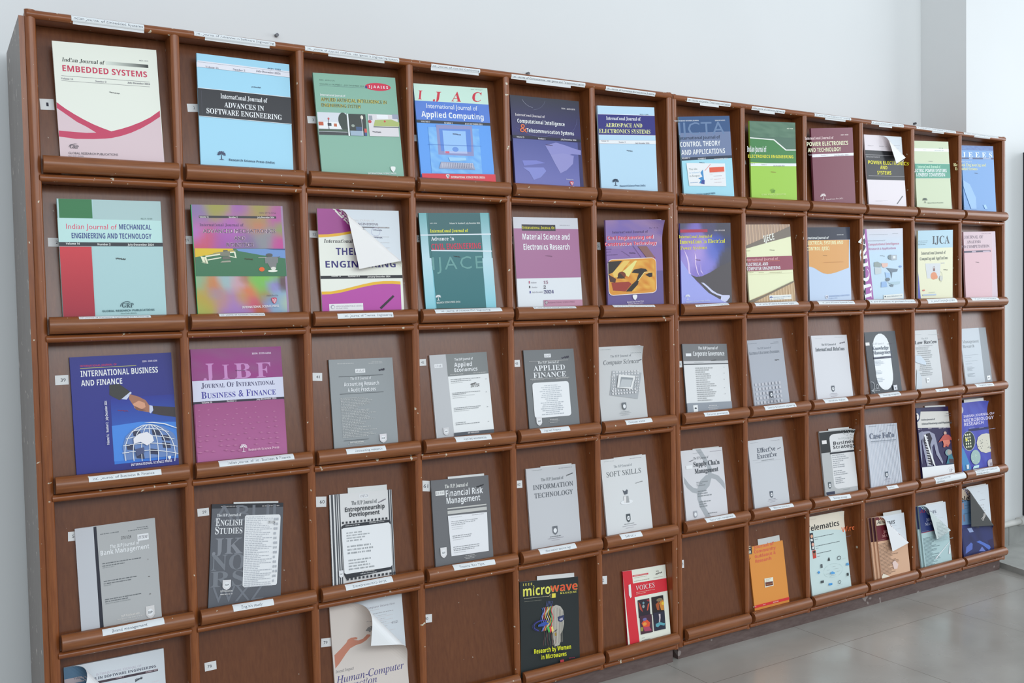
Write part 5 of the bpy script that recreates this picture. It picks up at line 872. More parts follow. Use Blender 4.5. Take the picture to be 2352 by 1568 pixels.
 'M^0^0^2172^2907^20^24^587,121,216,10590784,156,270,214,9073571,1211,112,170,10574258,1758,30,320,10590272,2030,75,173,11814819,1994,249,198,12273571,1395,280,269,11372384,165,484,190,12282537,305,840,262,13455978,887,624,314,11821746,84,674,166,11827147,725,913,289,10572453,1601,523,147,13464911,1709,769,221,9276818,2148,595,149,9411161,2077,893,174,12863378,1204,963,243,8612498,378,1890,167,13794368,103,1812,189,9547912,693,1778,168,10467770,410,2130,143,10454441,1000,1858,145,13475753,1125,1788,97,11040079,1530,1969,196,8174933,1717,1777,147,8176196,1805,1952,123,9864651,2111,1911,99,6967893,1300,2109,146,14709581,1118,2274,170,12882513,237,2267,261,12558144,586,2328,168,12289928,906,2557,289,11041978,1308,2354,146,13455472,1701,2392,123,8165067,1952,2401,198,9415363,2129,2408,124,11847331,1541,2558,147,12279087,58,2522,236,10989649,1613,2217,147,11045205~P^2533986^0,0,16,0,5,2804,0,2804~T^S^ISSN 0973-5766^1627^197^416^39^5781077~P^3025711^173,259,2042,259,2042,315,173,315~T^B^Volume 16^186^309^210^38^15721952~T^B^Number 2^879^311^207^39^15721952~T^B^July-December 2024^1570^308^424^39^15721952~T^E^International Journal of^175^511^1048^67^6963568~T^B^ADVANCED MECHATRONICS^237^674^1769^97^14729935~T^S^ADVANCED MECHATRONICS^242^672^1759^92^4534088~T^B^AND^969^846^266^97^14729935~T^S^AND^974^844^257^92^4534088~T^B^ROBOTICS^777^1006^659^97^14729935~T^S^ROBOTICS^781^1004^649^92^4534088~P^3896399^26,1041,2213,1062,2211,1744,14,1696~P^14990624^28,1038,920,1051,951,1131,471,1175,24,1247~P^7378123^1003,1059,2213,1067,2207,1303,1580,1210,1049,1108~P^3624063^1640,1056,2213,1062,2211,1097,1913,1085~P^15724235^104,1183,275,1233,316,1407,246,1401,228,1249,146,1224,190,1362,282,1388,281,1407,150,1367~P^15722959^258,1216,638,1165,636,1196,274,1249~P^15722959^299,1304,632,1253,630,1277,309,1331~P^15724244^807,1130,975,1119,999,1282,812,1239,813,1222,962,1252,944,1151,817,1159~P^8487022^612,1128,848,1128,848,1227,612,1227~P^5790029^690,1086,794,1086,794,1135,690,1135~P^6974046^657,1237,843,1237,843,1311,657,1311~P^10592140^650,1345,841,1335,862,1377,600,1383~P^9539451^450,1170,1003,1095,1001,1081,448,1156~P^8355967^1689,1260,2028,1259,2007,1413,1691,1420~P^5789525^1889,1217,1885,1231,1873,1243,1854,1253,1830,1259,1804,1262,1778,1259,1754,1253,1735,1243,1723,1231,1719,1217,1723,1204,1735,1191,1754,1181,1778,1175,1804,1173,1830,1175,1854,1181,1873,1191,1885,1204~P^8487039^1731,1384,1981,1387,1954,1535,1808,1538~P^14999764^1953,1547,1950,1559,1940,1570,1926,1579,1908,1584,1888,1586,1867,1584,1849,1579,1835,1570,1825,1559,1822,1547,1825,1534,1835,1523,1849,1515,1867,1509,1888,1507,1908,1509,1926,1515,1940,1523,1950,1534~P^15724254^1991,1608,1985,1616,1967,1624,1940,1630,1905,1634,1866,1635,1827,1634,1792,1630,1764,1624,1747,1616,1740,1608,1747,1600,1764,1592,1792,1586,1827,1582,1866,1581,1905,1582,1940,1586,1967,1592,1985,1600~P^11842215^1526,1283,1726,1283,1726,1266,1526,1266~P^6579040^2003,1283,2070,1267,2066,1252,1999,1269~P^15623198^1664,1564,1660,1580,1650,1595,1635,1607,1616,1615,1594,1618,1573,1615,1554,1607,1538,1595,1528,1580,1525,1564,1528,1547,1538,1532,1554,1520,1573,1512,1594,1510,1616,1512,1635,1520,1650,1532,1660,1547~H^1187^1299^1386^1320^49^5323045~T^I^Published by^1668^2227^295^34^5781077~P^13445455^1783,2282,1815,2267,1885,2267,1916,2282,1913,2336,1885,2389,1850,2420,1815,2389,1787,2336~P^15722985^1808,2290,1822,2290,1825,2382,1815,2366~P^15722985^1836,2305,1867,2286,1867,2301,1848,2321,1867,2351,1857,2401,1841,2401,1853,2355,1834,2328~P^15722985^1878,2290,1899,2298,1899,2336,1885,2351,1881,2382,1874,2382~T^B^INTERNATIONAL SCIENCE PRESS^1046^2501^911^54^15722985'),
(2,3,0.05,0.0282,0.2984,0.0082,0.2277,0.2979,0.006,15724514,{'cu':[0,368,-22,2280,1585,12],'bc':15657702,'inn':'T^S^INTERNATIONAL JOURNAL OF^597^304^956^52^13551555~T^B^THERMAL ENGINEERING^591^403^1065^62^7893374~P^8223357^715,439,1977,439,1977,474,715,474~T^B^January-December 2024^1554^466^413^29^14735571~P^10656190^1707,570,1701,605,1694,603,1700,570~P^10656190^1701,605,1683,637,1677,633,1694,603~P^10656190^1683,637,1655,662,1650,657,1677,633~P^10656190^1655,662,1619,679,1617,672,1650,657~P^10656190^1619,679,1579,684,1579,677,1617,672~P^10656190^1579,684,1539,679,1542,672,1579,677~P^10656190^1539,679,1504,662,1508,657,1542,672~P^10656190^1504,662,1475,637,1481,633,1508,657~P^10656190^1475,637,1457,605,1464,603,1481,633~P^10656190^1457,605,1451,570,1458,570,1464,603~P^10656190^1451,570,1457,535,1464,537,1458,570~P^10656190^1457,535,1475,503,1481,507,1464,537~P^10656190^1475,503,1504,477,1508,483,1481,507~P^10656190^1504,477,1539,461,1542,468,1508,483~P^10656190^1539,461,1579,455,1579,463,1542,468~P^10656190^1579,455,1619,461,1617,468,1579,463~P^10656190^1619,461,1655,477,1650,483,1617,468~P^10656190^1655,477,1683,503,1677,507,1650,483~P^10656190^1683,503,1701,535,1694,537,1677,507~P^10656190^1701,535,1707,570,1700,570,1694,537~H^1499^521^1759^531^43^5327980~H^1501^713^1755^729^43^5327980~G^1257^708^1958^19^12893882~G^1505^863^1963^19^12893882~G^1550^995^1968^19^12893882~G^1595^1111^1975^19^12893882~G^1615^1227^1976^19^12893882','bart':'T^B^THERMAL^1408^539^-283^72^5327962','gl':1},
 'magenta and white thermal engineering journal with its cover corner rolled over, second row',
 'P^10699148^0,0,2277,0,2277,306,1426,440,960,555,555,620,257,653,0,663~P^15709487^0,663,257,653,555,620,960,555,1426,440,2277,306,2277,374,1422,512,956,615,551,691,253,725,0,740~T^K^International Journal of^135^870^1448^95^2894639~T^B^THERMAL^444^1180^1199^181^3353463~T^B^ENGINEERING^148^1505^1948^172^3353463~P^2434089^0,1712,2277,1712,2277,1792,0,1792~T^B^Volume 13^285^1740^257^42^15723748~T^B^Numbers 1-2^741^1752^318^43^15723748~T^B^January-December 2024^1274^1766^650^43^15723748~P^12275365^0,2459,4,2118,249,2117,548,2076,827,2014,1135,1948,1446,1892,1708,1871,1971,1870,2209,1885,2196,2979,637,2979,0,2955~P^15710767^4,2113,249,2113,548,2071,827,2010,1135,1943,1447,1887,1708,1866,1971,1865,2209,1880,2210,1963,1967,1940,1704,1939,1442,1962,1131,2014,823,2081,544,2142,245,2183,10,2188~P^15723755^187,2432,1113,2432,1113,2605,187,2605~P^11118770^340,2511,329,2544,299,2565,263,2565,233,2544,222,2511,233,2478,263,2458,299,2458,329,2478~P^15723755^330,2516,322,2538,303,2552,278,2552,258,2538,251,2516,258,2494,278,2481,303,2481,322,2494~T^E^MIND READER PUBLICATIONS^360^2521^737^42^11774388~T^E^New Delhi, INDIA^362^2563^328^28^11774388~P^3352883^1574,2560,1971,2239,2011,2281,1619,2605'),
(2,4,0.05,0.0137,0.2962,0.0347,0.2207,0.2959,0.006,3633522,{'gl':1},
 'dark teal civil engineering journal with two pale blue side bars, second row',
 'D^1^0^228^1228^7385010^12639716~P^8373199^0,1547,0,1446,299,1433,327,2589,38,2574~D^0^1222^282^2813^12639716^8375255~D^1905^0^2177^1279^7385010^12639716~D^1847^1270^2207^2927^12639716^8375255~P^3433574^291,0,1903,16,1884,606,284,574~P^3631982^285,597,1875,641,1868,1026,291,992~P^3830903^303,1031,1870,1073,1878,2673,322,2589~P^15067887^0,581,2207,581,2207,613,0,613~P^15067887^291,999,2195,1063,2193,1092,293,1031~T^B^4421-1329^311^293^212^25^15067876~T^B^Volume 14  Number 2  July-December 2024^913^307^963^42^15067876~T^E^International Journal of^302^529^1176^87^15723565~T^E^Advance in^307^752^711^105^15724527~T^B^CIVIL ENGINEERING^303^998^1545^160^13512527~T^S^IJACE^292^1547^1582^344^6987160^0^0.1~H^961^1188^1167^1220^41^4007717~P^15724527^382,2369,385,2285,396,2285,399,2369~P^15724527^339,2377,365,2366,416,2366,442,2377~P^15724527^360,2288,352,2296,332,2299,313,2296,304,2288,313,2280,332,2277,352,2280~P^15724527^477,2288,469,2296,449,2299,430,2296,422,2288,430,2280,449,2277,469,2280~P^15724527^365,2262,357,2271,339,2274,321,2271,313,2262,321,2253,339,2250,357,2253~P^15724527^468,2262,461,2271,442,2274,424,2271,416,2262,424,2253,442,2250,461,2253~P^15724527^387,2270,382,2283,370,2288,358,2283,353,2270,358,2256,370,2251,382,2256~P^15724527^429,2270,423,2283,411,2288,399,2283,394,2270,399,2256,411,2251,423,2256~P^15724527^411,2242,405,2254,391,2259,376,2254,370,2242,376,2230,391,2225,405,2230~P^15724527^373,2239,368,2246,356,2250,344,2246,339,2239,344,2231,356,2228,368,2231~P^15724527^442,2239,437,2246,425,2250,413,2246,408,2239,413,2231,425,2228,437,2231~T^B^RESEARCH SCIENCE PRESS (India)^326^2467^731^50^14148060'),
(2,5,0.05,0.0123,0.2949,0.015,0.2266,0.2944,0.006,15001320,{'gl':1},
 'white and mauve material science journal with a black and yellow tag line, second row',
 'P^13882071^0,0,2266,0,2266,327,0,327~P^11302039^0,325,2266,325,2266,1765,0,1765~P^4012094^277,208,1448,208,1448,388,277,388~T^c^INTERNATIONAL JOURNAL OF^298^337^1119^80^15720992~T^S^ISSN 0976-6715^1608^235^353^29^9208976~T^B^Material Science and^283^645^1652^169^15724527~T^B^Electronics Research^295^939^1618^169^15724527~H^1033^1115^1264^1135^38^7689066~P^12938627^405,1841,442,1841,442,1911,405,1911~P^3487287^409,1980,443,1980,443,2046,409,2046~P^4538776^416,2129,450,2129,450,2195,416,2195~T^I^Volume^481^1909^188^42^7893630~T^I^Number^488^2045^200^42^7893630~T^I^July-December^495^2187^384^42^7893630~T^E^15^914^1932^152^84^10647175~T^E^2^904^2072^79^89^4538696~T^E^2024^906^2211^345^89^4538742~P^12947621^875,2403,2257,2429,2255,2703,874,2656~P^6963545^899,2438,928,2427,991,2427,1020,2438,1016,2479,991,2520,959,2544,928,2520,903,2479~P^15724524^921,2444,934,2444,937,2514,928,2503~P^15724524^947,2456,975,2441,975,2453,958,2468,975,2491,966,2529,952,2529,963,2494,946,2473~P^15724524^985,2444,1004,2450,1004,2479,991,2491,988,2514,982,2514~T^S^INTERNATIONAL SCIENCE PRESS^1021^2509^947^47^9857919'),
(2,6,-0.03,0.0237,0.2927,0.0441,0.22,0.2925,0.007,9466537,{'cu':[1,1424,-18,2287,771,60],'bc':15723494,'gl':1},
 'purple construction journal with a hammer and blueprint photo, end of the first rack, second row',
 'P^7167634^0,2925,0,1594,2200,1594,2200,2925~N^0^0^2200^867^8^6^2^8350637^10190245~T^B^4421-1401^1692^279^338^38^4731481~T^E^International Journal of^240^401^1397^71^4534877~T^B^Civil Engineering and^59^594^1801^104^15721192~T^B^Civil Engineering and^48^586^1794^104^15018308~T^B^Construction Technology^-42^779^2034^104^15721192~T^B^Construction Technology^-53^770^2027^104^15018308~G^-9^878^200^28^6638715~G^-4^962^185^28^6638715~G^11^1051^425^28^6638715~H^881^1002^1114^1024^43^3943748~P^9463649^1208,812,1563,818,1884,1182,1882,1218,1579,1208~P^10633548^1658,1177,1884,1165,1882,1231,1688,1224~P^5784422^1007,786,1344,1190,1351,1184,1015,780~P^5784422^565,938,890,1115,893,1108,569,932~P^15721183^1743,1175,1831,1194,1896,1245,1919,1315,1919,2138,1896,2209,1831,2260,1743,2279,199,2279,111,2260,47,2209,23,2138,23,1315,47,1245,111,1194,199,1175~P^14784832^1742,1195,1822,1211,1880,1258,1901,1321,1901,2132,1880,2195,1822,2241,1742,2258,204,2258,125,2241,67,2195,46,2132,46,1321,67,1258,125,1211,204,1195~N^167^1251^1841^2187^10^8^4^14123311^15710805~P^4011569^44,1246,585,1231,213,1582,34,1621~P^5782323^28,1621,324,1775,290,1892,98,1859~P^15714410^198,1581,645,1233,887,1242,449,1639,386,1731,237,1724~P^15721099^541,1596,1069,1249,1161,1252,807,1739~P^8208685^700,1672,692,1706,670,1736,635,1760,592,1775,544,1781,496,1775,452,1760,418,1736,396,1706,388,1672,396,1638,418,1608,452,1584,496,1568,544,1563,592,1568,635,1584,670,1608,692,1638~P^4732459^355,1765,466,1593,684,1780~P^10634039^142,1885,801,1881,920,1959,669,2172,191,2123~P^3682861^933,1613,1028,1522,1305,1490,1490,1517,1565,1592,1425,1610,1328,1702,1199,1865,1164,1983,911,2185,684,2178,919,1983,1107,1860,1207,1649~P^3681577^1468,1697,1609,1655,1750,1649,1746,1770,1636,1784~P^15724457^1174,1879,1445,1629,1434,1617,1162,1866~P^15724457^1440,1629,1673,1629,1673,1615,1440,1615~P^15724527^940,2312,984,2295,1080,2295,1123,2312,1119,2371,1080,2429,1032,2463,984,2429,945,2371~T^E^International Science Press^710^2526^667^43^15721196~T^E^Gurgaon, Haryana (India)^759^2580^591^34^15061215'),
(2,7,-0.026,0.0015,0.2935,0.0354,0.22,0.2932,0.006,7037634,{'gl':1},
 'violet lightning storm journal with yellow title at the left of the second rack, second row',
 'M^0^0^2200^2714^18^22^44,71,308,5789029,2004,89,318,5460317,1235,82,224,5920114,507,342,266,8680642,321,649,310,10520270,758,970,358,11902171,305,1181,222,10654679,1274,893,270,7043274,1648,675,204,5333169,2085,592,182,4738158,2009,1138,228,5789025,1050,1315,270,9603799,712,1529,179,9469386,22,820,176,9469902,2115,1921,459,5788501,1492,1896,227,5788501~P^10988522^0,1159,296,1515,702,1910,1176,2269,1662,2497,1909,2590,2200,2622,2200,2847,0,2726~P^6117209^410,1648,647,1728,887,1715,1255,1604,1690,1425,2200,1256,2200,2635,1971,2616,1662,2497,1177,2223,702,1887~P^13882863^852,1916,972,1932,1151,2052,1331,2185,1544,2297,1790,2366,2103,2381,2117,2450,1972,2581,1878,2599,1693,2521,1727,2409,1542,2354,1299,2252,1089,2084~P^15125743^139,823,308,1093,361,1294,383,1585,441,1631,323,1605,302,1315,262,1136~P^15389167^595,922,664,1102,644,1303,712,1551,791,1734,681,1573,613,1324,605,1101~P^14205935^840,1264,863,1511,964,1672,832,1555~P^11878745^0,199,1168,199,1168,293,0,293~T^B^ISSN : 0974-0368^1474^263^463^41^14208206~T^E^International Journal of^-61^469^1437^93^15392318~T^E^Innovations in Electrical^-31^648^1964^125^15723296~T^E^Power Systems^-13^839^1142^107^15128910~H^627^1168^836^1196^40^7026244~P^15395823^234,2432,239,2340,252,2340,257,2432~P^15395823^179,2440,212,2428,279,2428,312,2440~P^15395823^206,2343,195,2351,170,2355,145,2351,135,2343,145,2335,170,2331,195,2335~P^15395823^356,2343,346,2351,321,2355,296,2351,285,2343,296,2335,321,2331,346,2335~P^15395823^212,2315,202,2324,179,2328,155,2324,146,2315,155,2305,179,2301,202,2305~P^15395823^345,2315,335,2324,312,2328,288,2324,279,2315,288,2305,312,2301,335,2305~P^15395823^241,2323,235,2337,219,2343,203,2337,197,2323,203,2309,219,2303,235,2309~P^15395823^294,2323,288,2337,272,2343,256,2337,250,2323,256,2309,272,2303,288,2309~P^15395823^272,2293,264,2306,245,2311,227,2306,219,2293,227,2280,245,2274,264,2280~P^15395823^223,2290,217,2298,201,2301,185,2298,179,2290,185,2281,201,2278,217,2281~P^15395823^312,2290,305,2298,290,2301,274,2298,268,2290,274,2281,290,2278,305,2281~T^B^RESEARCH SCIENCE PRESS (INDIA)^178^2539^1020^49^13883887'),
(2,8,0.045,0.0071,0.2994,0.0313,0.22,0.299,0.006,15724486,{'gl':1},
 'cream journal with diagonal brown stripes and a burgundy title band, second row',
 'P^11967109^0,0,2200,0,2199,79,904,478,0,718~P^14203034^60,0,95,0,95,698,60,698~P^14203034^206,0,241,0,241,659,206,659~P^14203034^353,0,388,0,388,620,353,620~P^14203034^499,0,534,0,534,581,499,581~P^14203034^645,0,681,0,681,542,645,542~P^14203034^792,0,827,0,827,504,792,504~P^14203034^938,0,973,0,973,463,938,463~P^14203034^1085,0,1120,0,1120,417,1085,417~P^14203034^1231,0,1266,0,1266,372,1231,372~P^14203034^1377,0,1412,0,1412,327,1377,327~P^14203034^1524,0,1559,0,1559,282,1524,282~P^14203034^1670,0,1705,0,1705,237,1670,237~P^14203034^1816,0,1852,0,1852,192,1816,192~P^14203034^1963,0,1998,0,1998,147,1963,147~P^14203034^2109,0,2144,0,2144,102,2109,102~P^8549994^0,714,940,445,2200,63,2200,107,2194,424,1118,607,0,813~T^B^IJECE^861^603^532^216^15724515^-0.16^0~H^1110^875^1345^897^41^4012598~G^-51^898^174^27^10656383~P^10178399^0,1102,2200,1102,2200,1581,0,1581~T^S^International Journal of^-118^1230^1587^95^15711161~P^14780501^0,1259,1564,1259,1564,1250,0,1250~T^B^ELECTRICAL AND^-49^1405^1029^109^15724527~T^B^COMPUTER ENGINEERING^-41^1552^1605^109^15724527~G^-9^1635^258^32^11905931~G^510^1651^765^32^11905931~G^1037^1663^1624^32^11905931~P^12366484^0,1698,2200,1698,2200,1694,0,1694~P^12952959^0,2566,2200,2010,2200,2822,2152,2964,0,2855~P^15124640^417,2481,449,2481,449,2877,417,2877~P^15124640^551,2445,583,2445,583,2884,551,2884~P^15124640^685,2409,717,2409,717,2890,685,2890~P^15124640^819,2373,852,2373,852,2897,819,2897~P^15124640^954,2338,986,2338,986,2904,954,2904~P^15124640^1088,2302,1120,2302,1120,2911,1088,2911~P^15124640^1222,2266,1254,2266,1254,2918,1222,2918~P^15124640^1356,2230,1389,2230,1389,2925,1356,2925~P^15124640^1491,2194,1523,2194,1523,2931,1491,2931~P^15124640^1625,2159,1657,2159,1657,2938,1625,2938~P^15124640^1759,2123,1791,2123,1791,2945,1759,2945~P^15124640^1893,2087,1925,2087,1925,2952,1893,2952~P^15124640^2027,2051,2060,2051,2060,2959,2027,2959~P^15124640^2162,2016,2194,2016,2194,2888,2162,2888~P^8549473^0,2566,695,2411,1428,2189,2200,1969,2200,2023,1421,2258,689,2479,166,2637,0,2629~P^15724519^918,2435,2006,2445,2011,2608,929,2595~P^3494820^999,2579,1002,2517,1012,2517,1015,2579~P^3494820^959,2585,983,2577,1031,2577,1056,2585~P^3494820^978,2519,971,2525,952,2527,934,2525,927,2519,934,2513,952,2511,971,2513~P^3494820^1088,2519,1080,2525,1062,2527,1044,2525,1036,2519,1044,2513,1062,2511,1080,2513~P^3494820^983,2500,976,2506,959,2509,942,2506,935,2500,942,2493,959,2490,976,2493~P^3494820^1080,2500,1073,2506,1056,2509,1038,2506,1031,2500,1038,2493,1056,2490,1073,2493~P^3494820^1004,2505,999,2515,988,2519,976,2515,972,2505,976,2496,988,2492,999,2496~P^3494820^1043,2505,1038,2515,1027,2519,1015,2515,1010,2505,1015,2496,1027,2492,1038,2496~P^3494820^1027,2485,1021,2494,1007,2497,994,2494,988,2485,994,2476,1007,2472,1021,2476~P^3494820^991,2482,986,2488,975,2490,964,2488,959,2482,964,2477,975,2474,986,2477~P^3494820^1056,2482,1051,2488,1039,2490,1028,2488,1023,2482,1028,2477,1039,2474,1051,2477~T^S^RESEARCH SCIENCE PRESS^1123^2531^861^41^10662594~T^S^New Delhi, India^1132^2577^497^28^10662594'),
(2,9,0.003,0.0015,0.2962,0.0312,0.22,0.2959,0.007,12833769,{'cu':[1,2149,1194,1944,-94,90],'bc':15723493,'gl':1},
 'navy, orange and pale blue journal split by a wavy line, second row',
 'P^2435895^0,0,2200,0,2200,455,0,455~A^0^0^2187^450^3027003^1909563~T^B^ISSN 0973-6085^1515^292^359^35^14210514~T^J^International Journal of^-263^418^1339^86^15724523~P^14787421^0,451,2153,461,2110,1471,1807,1540,1407,1627,1144,1663,949,1668,725,1635,505,1545,287,1441,131,1394,0,1377~T^B^ELECTRICAL SYSTEMS AND^-100^610^1934^122^15724477~T^B^CONTROL (IJESC)^-78^813^1181^121^15724477~H^737^995^959^1017^30^6638646~G^758^1261^1818^26^13538133~P^15395823^785,2444,824,2431,911,2431,950,2444,946,2490,911,2535,867,2562,824,2535,789,2490~P^4608897^815,2450,833,2450,837,2529,824,2516~P^4608897^850,2463,889,2447,889,2460,866,2476,889,2503,876,2545,857,2545,872,2506,848,2483~P^4608897^902,2450,928,2457,928,2490,911,2503,907,2529,898,2529~T^B^INTERNATIONAL SCIENCE PRESS^985^2495^1121^53^10663638~T^S^Gurgaon, India^991^2560^447^40^10663638'),
(2,10,-0.015,0.0015,0.2976,0.0375,0.22,0.2973,0.006,12703975,{'gl':1},
 'pale blue journal with a purple left band of large capitals, second row',
 'P^13881814^0,0,2200,0,2200,707,0,707~D^77^0^2200^922^14012888^12703977~P^10836132^0,0,95,0,437,2600,473,2829,0,2803~T^E^IJCIRA^347^2549^2408^393^15724527^-1.721^0~G^260^224^1304^27^10659244~G^1580^206^1930^28^10659244~T^B^International Journal of^179^460^978^45^10659249~T^B^Computational Intelligence^182^613^1782^82^12940947~T^B^Research & Applications^212^778^1567^82^12352932~H^840^1000^1101^1030^41^5327962~P^9740444^478,1239,687,1223,897,1298,858,1433,473,1402~P^15121324^897,1286,1280,1291,1248,1423,1034,1462,929,1413~P^12963278^508,1421,893,1457,888,1662,536,1694~P^7306635^1176,1467,1857,1536,1818,1628,1529,1640,1487,1892,1422,1636~P^10667239^1101,1624,1385,1681,1380,1865,1167,1856~P^9746143^880,1982,1164,1971,1230,2180,861,2182~P^7042686^1383,1906,1376,1927,1358,1946,1330,1961,1294,1971,1254,1974,1215,1971,1179,1961,1151,1946,1132,1927,1126,1906,1132,1884,1151,1865,1179,1850,1215,1840,1254,1837,1294,1840,1330,1850,1358,1865,1376,1884~P^8226955^1578,1074,1571,1102,1550,1128,1519,1148,1479,1161,1435,1165,1390,1161,1351,1148,1319,1128,1299,1102,1292,1074,1299,1045,1319,1020,1351,999,1390,986,1435,982,1479,986,1519,999,1550,1020,1571,1045~P^11450045^1472,994,1810,994,1810,1188,1472,1188~P^15133675^1579,1032,1721,1032,1721,1128,1579,1128~P^8231630^2099,1444,2082,1466,2038,1480,1984,1480,1941,1466,1924,1444,1941,1423,1984,1409,2038,1409,2082,1423~P^11454674^1234,2020,1991,2005,1953,2096,1590,2127~P^7306631^1339,2105,1591,2104,1552,2195,1409,2177~P^15133155^988,2479,2131,2479,2131,2645,988,2645~P^4607060^1136,2541,1127,2557,1102,2567,1071,2567,1046,2557,1037,2541,1046,2525,1071,2515,1102,2515,1127,2525~T^B^Serials Publications (P) LTD.^1178^2571^910^46^7044487'),
(2,11,-0.03,0.0067,0.2987,0.0375,0.22,0.2984,0.007,15131585,{'gl':1},
 'blue and cream journal with large black capitals and a thick blue spine, second row',
 'P^11587548^0,0,2200,0,2200,687,0,687~T^E^IJCA^880^530^1116^306^2437179~G^-45^416^612^33^7045771~G^-34^486^570^33^7045771~G^-34^553^475^38^4611689~P^5067180^0,1568,175,2637,0,2628~T^E^International Journal of^203^931^1526^119^5791837~T^E^Computing and Applications^113^1143^1767^119^5791837~P^13882838^438,1276,1401,1294,1364,1881,554,1860~P^14782305^1176,1770,1167,1815,1138,1857,1094,1889,1038,1910,976,1918,914,1910,858,1889,813,1857,785,1815,775,1770,785,1724,813,1683,858,1650,914,1629,976,1622,1038,1629,1094,1650,1138,1683,1167,1724~P^14782305^1224,1823,1218,1848,1203,1871,1179,1889,1149,1900,1115,1904,1082,1900,1051,1889,1027,1871,1012,1848,1007,1823,1012,1798,1027,1775,1051,1757,1082,1746,1115,1742,1149,1746,1179,1757,1203,1775,1218,1798~P^8213326^928,1410,1052,1410,1052,1593,928,1593~P^14803934^944,1435,1029,1435,1029,1480,944,1480~G^1440^1309^1675^58^12699862~H^1598^1553^1858^1577^48^2762532~P^10660763^1392,1615,1445,1641,1440,1650,1390,1625~P^10660763^1445,1641,1487,1691,1480,1697,1440,1650~P^10660763^1487,1691,1515,1757,1506,1760,1480,1697~P^10660763^1515,1757,1525,1833,1515,1833,1506,1760~P^10660763^1525,1833,1515,1908,1506,1905,1515,1833~P^10660763^1515,1908,1487,1975,1480,1969,1506,1905~P^10660763^1487,1975,1445,2024,1440,2016,1480,1969~P^10660763^1445,2024,1392,2050,1390,2041,1440,2016~P^13158589^1532,1883,1527,1917,1511,1947,1487,1971,1457,1986,1423,1991,1389,1986,1359,1971,1334,1947,1319,1917,1313,1883,1319,1850,1334,1820,1359,1796,1389,1780,1423,1775,1457,1780,1487,1796,1511,1820,1527,1850~P^13858405^409,2309,395,2325,357,2336,310,2336,272,2325,258,2309,272,2292,310,2282,357,2282,395,2292~P^11912406^269,2464,1113,2482,1113,2542,269,2519~G^669^2424^1055^33^11910064'),
(2,12,0.02,0.0187,0.3012,0.0357,0.22,0.3009,0.007,14200500,{'gl':1},
 'glossy pink analysis journal with a pale right band at the right end, second row',
 'P^13875133^0,0,2200,0,2200,697,0,697~P^13612993^1793,3009,1976,0,2200,0,2200,2351,2141,3009~P^15719134^1969,0,1822,2993,1835,2994,1982,0~T^S^ISSN 0975-1800^1241^103^641^35^9467782~T^E^JOURNAL OF^42^275^1293^124^7033699~T^E^ANALYSIS^215^464^939^114^7033699~T^E^AND COMPUTATION^-310^654^2055^114^7033699~P^3485772^0,766,1812,766,1812,841,0,841~P^11903408^524,777,792,777,792,835,524,835~P^11903408^1280,787,1759,787,1759,848,1280,848~H^744^1232^973^1254^40^2762532'),
(3,1,0.134,0.0451,0.2991,0.007,0.2211,0.2986,0.006,3027335,{},
 'royal blue business journal with a handshake and wire globe picture, third row',
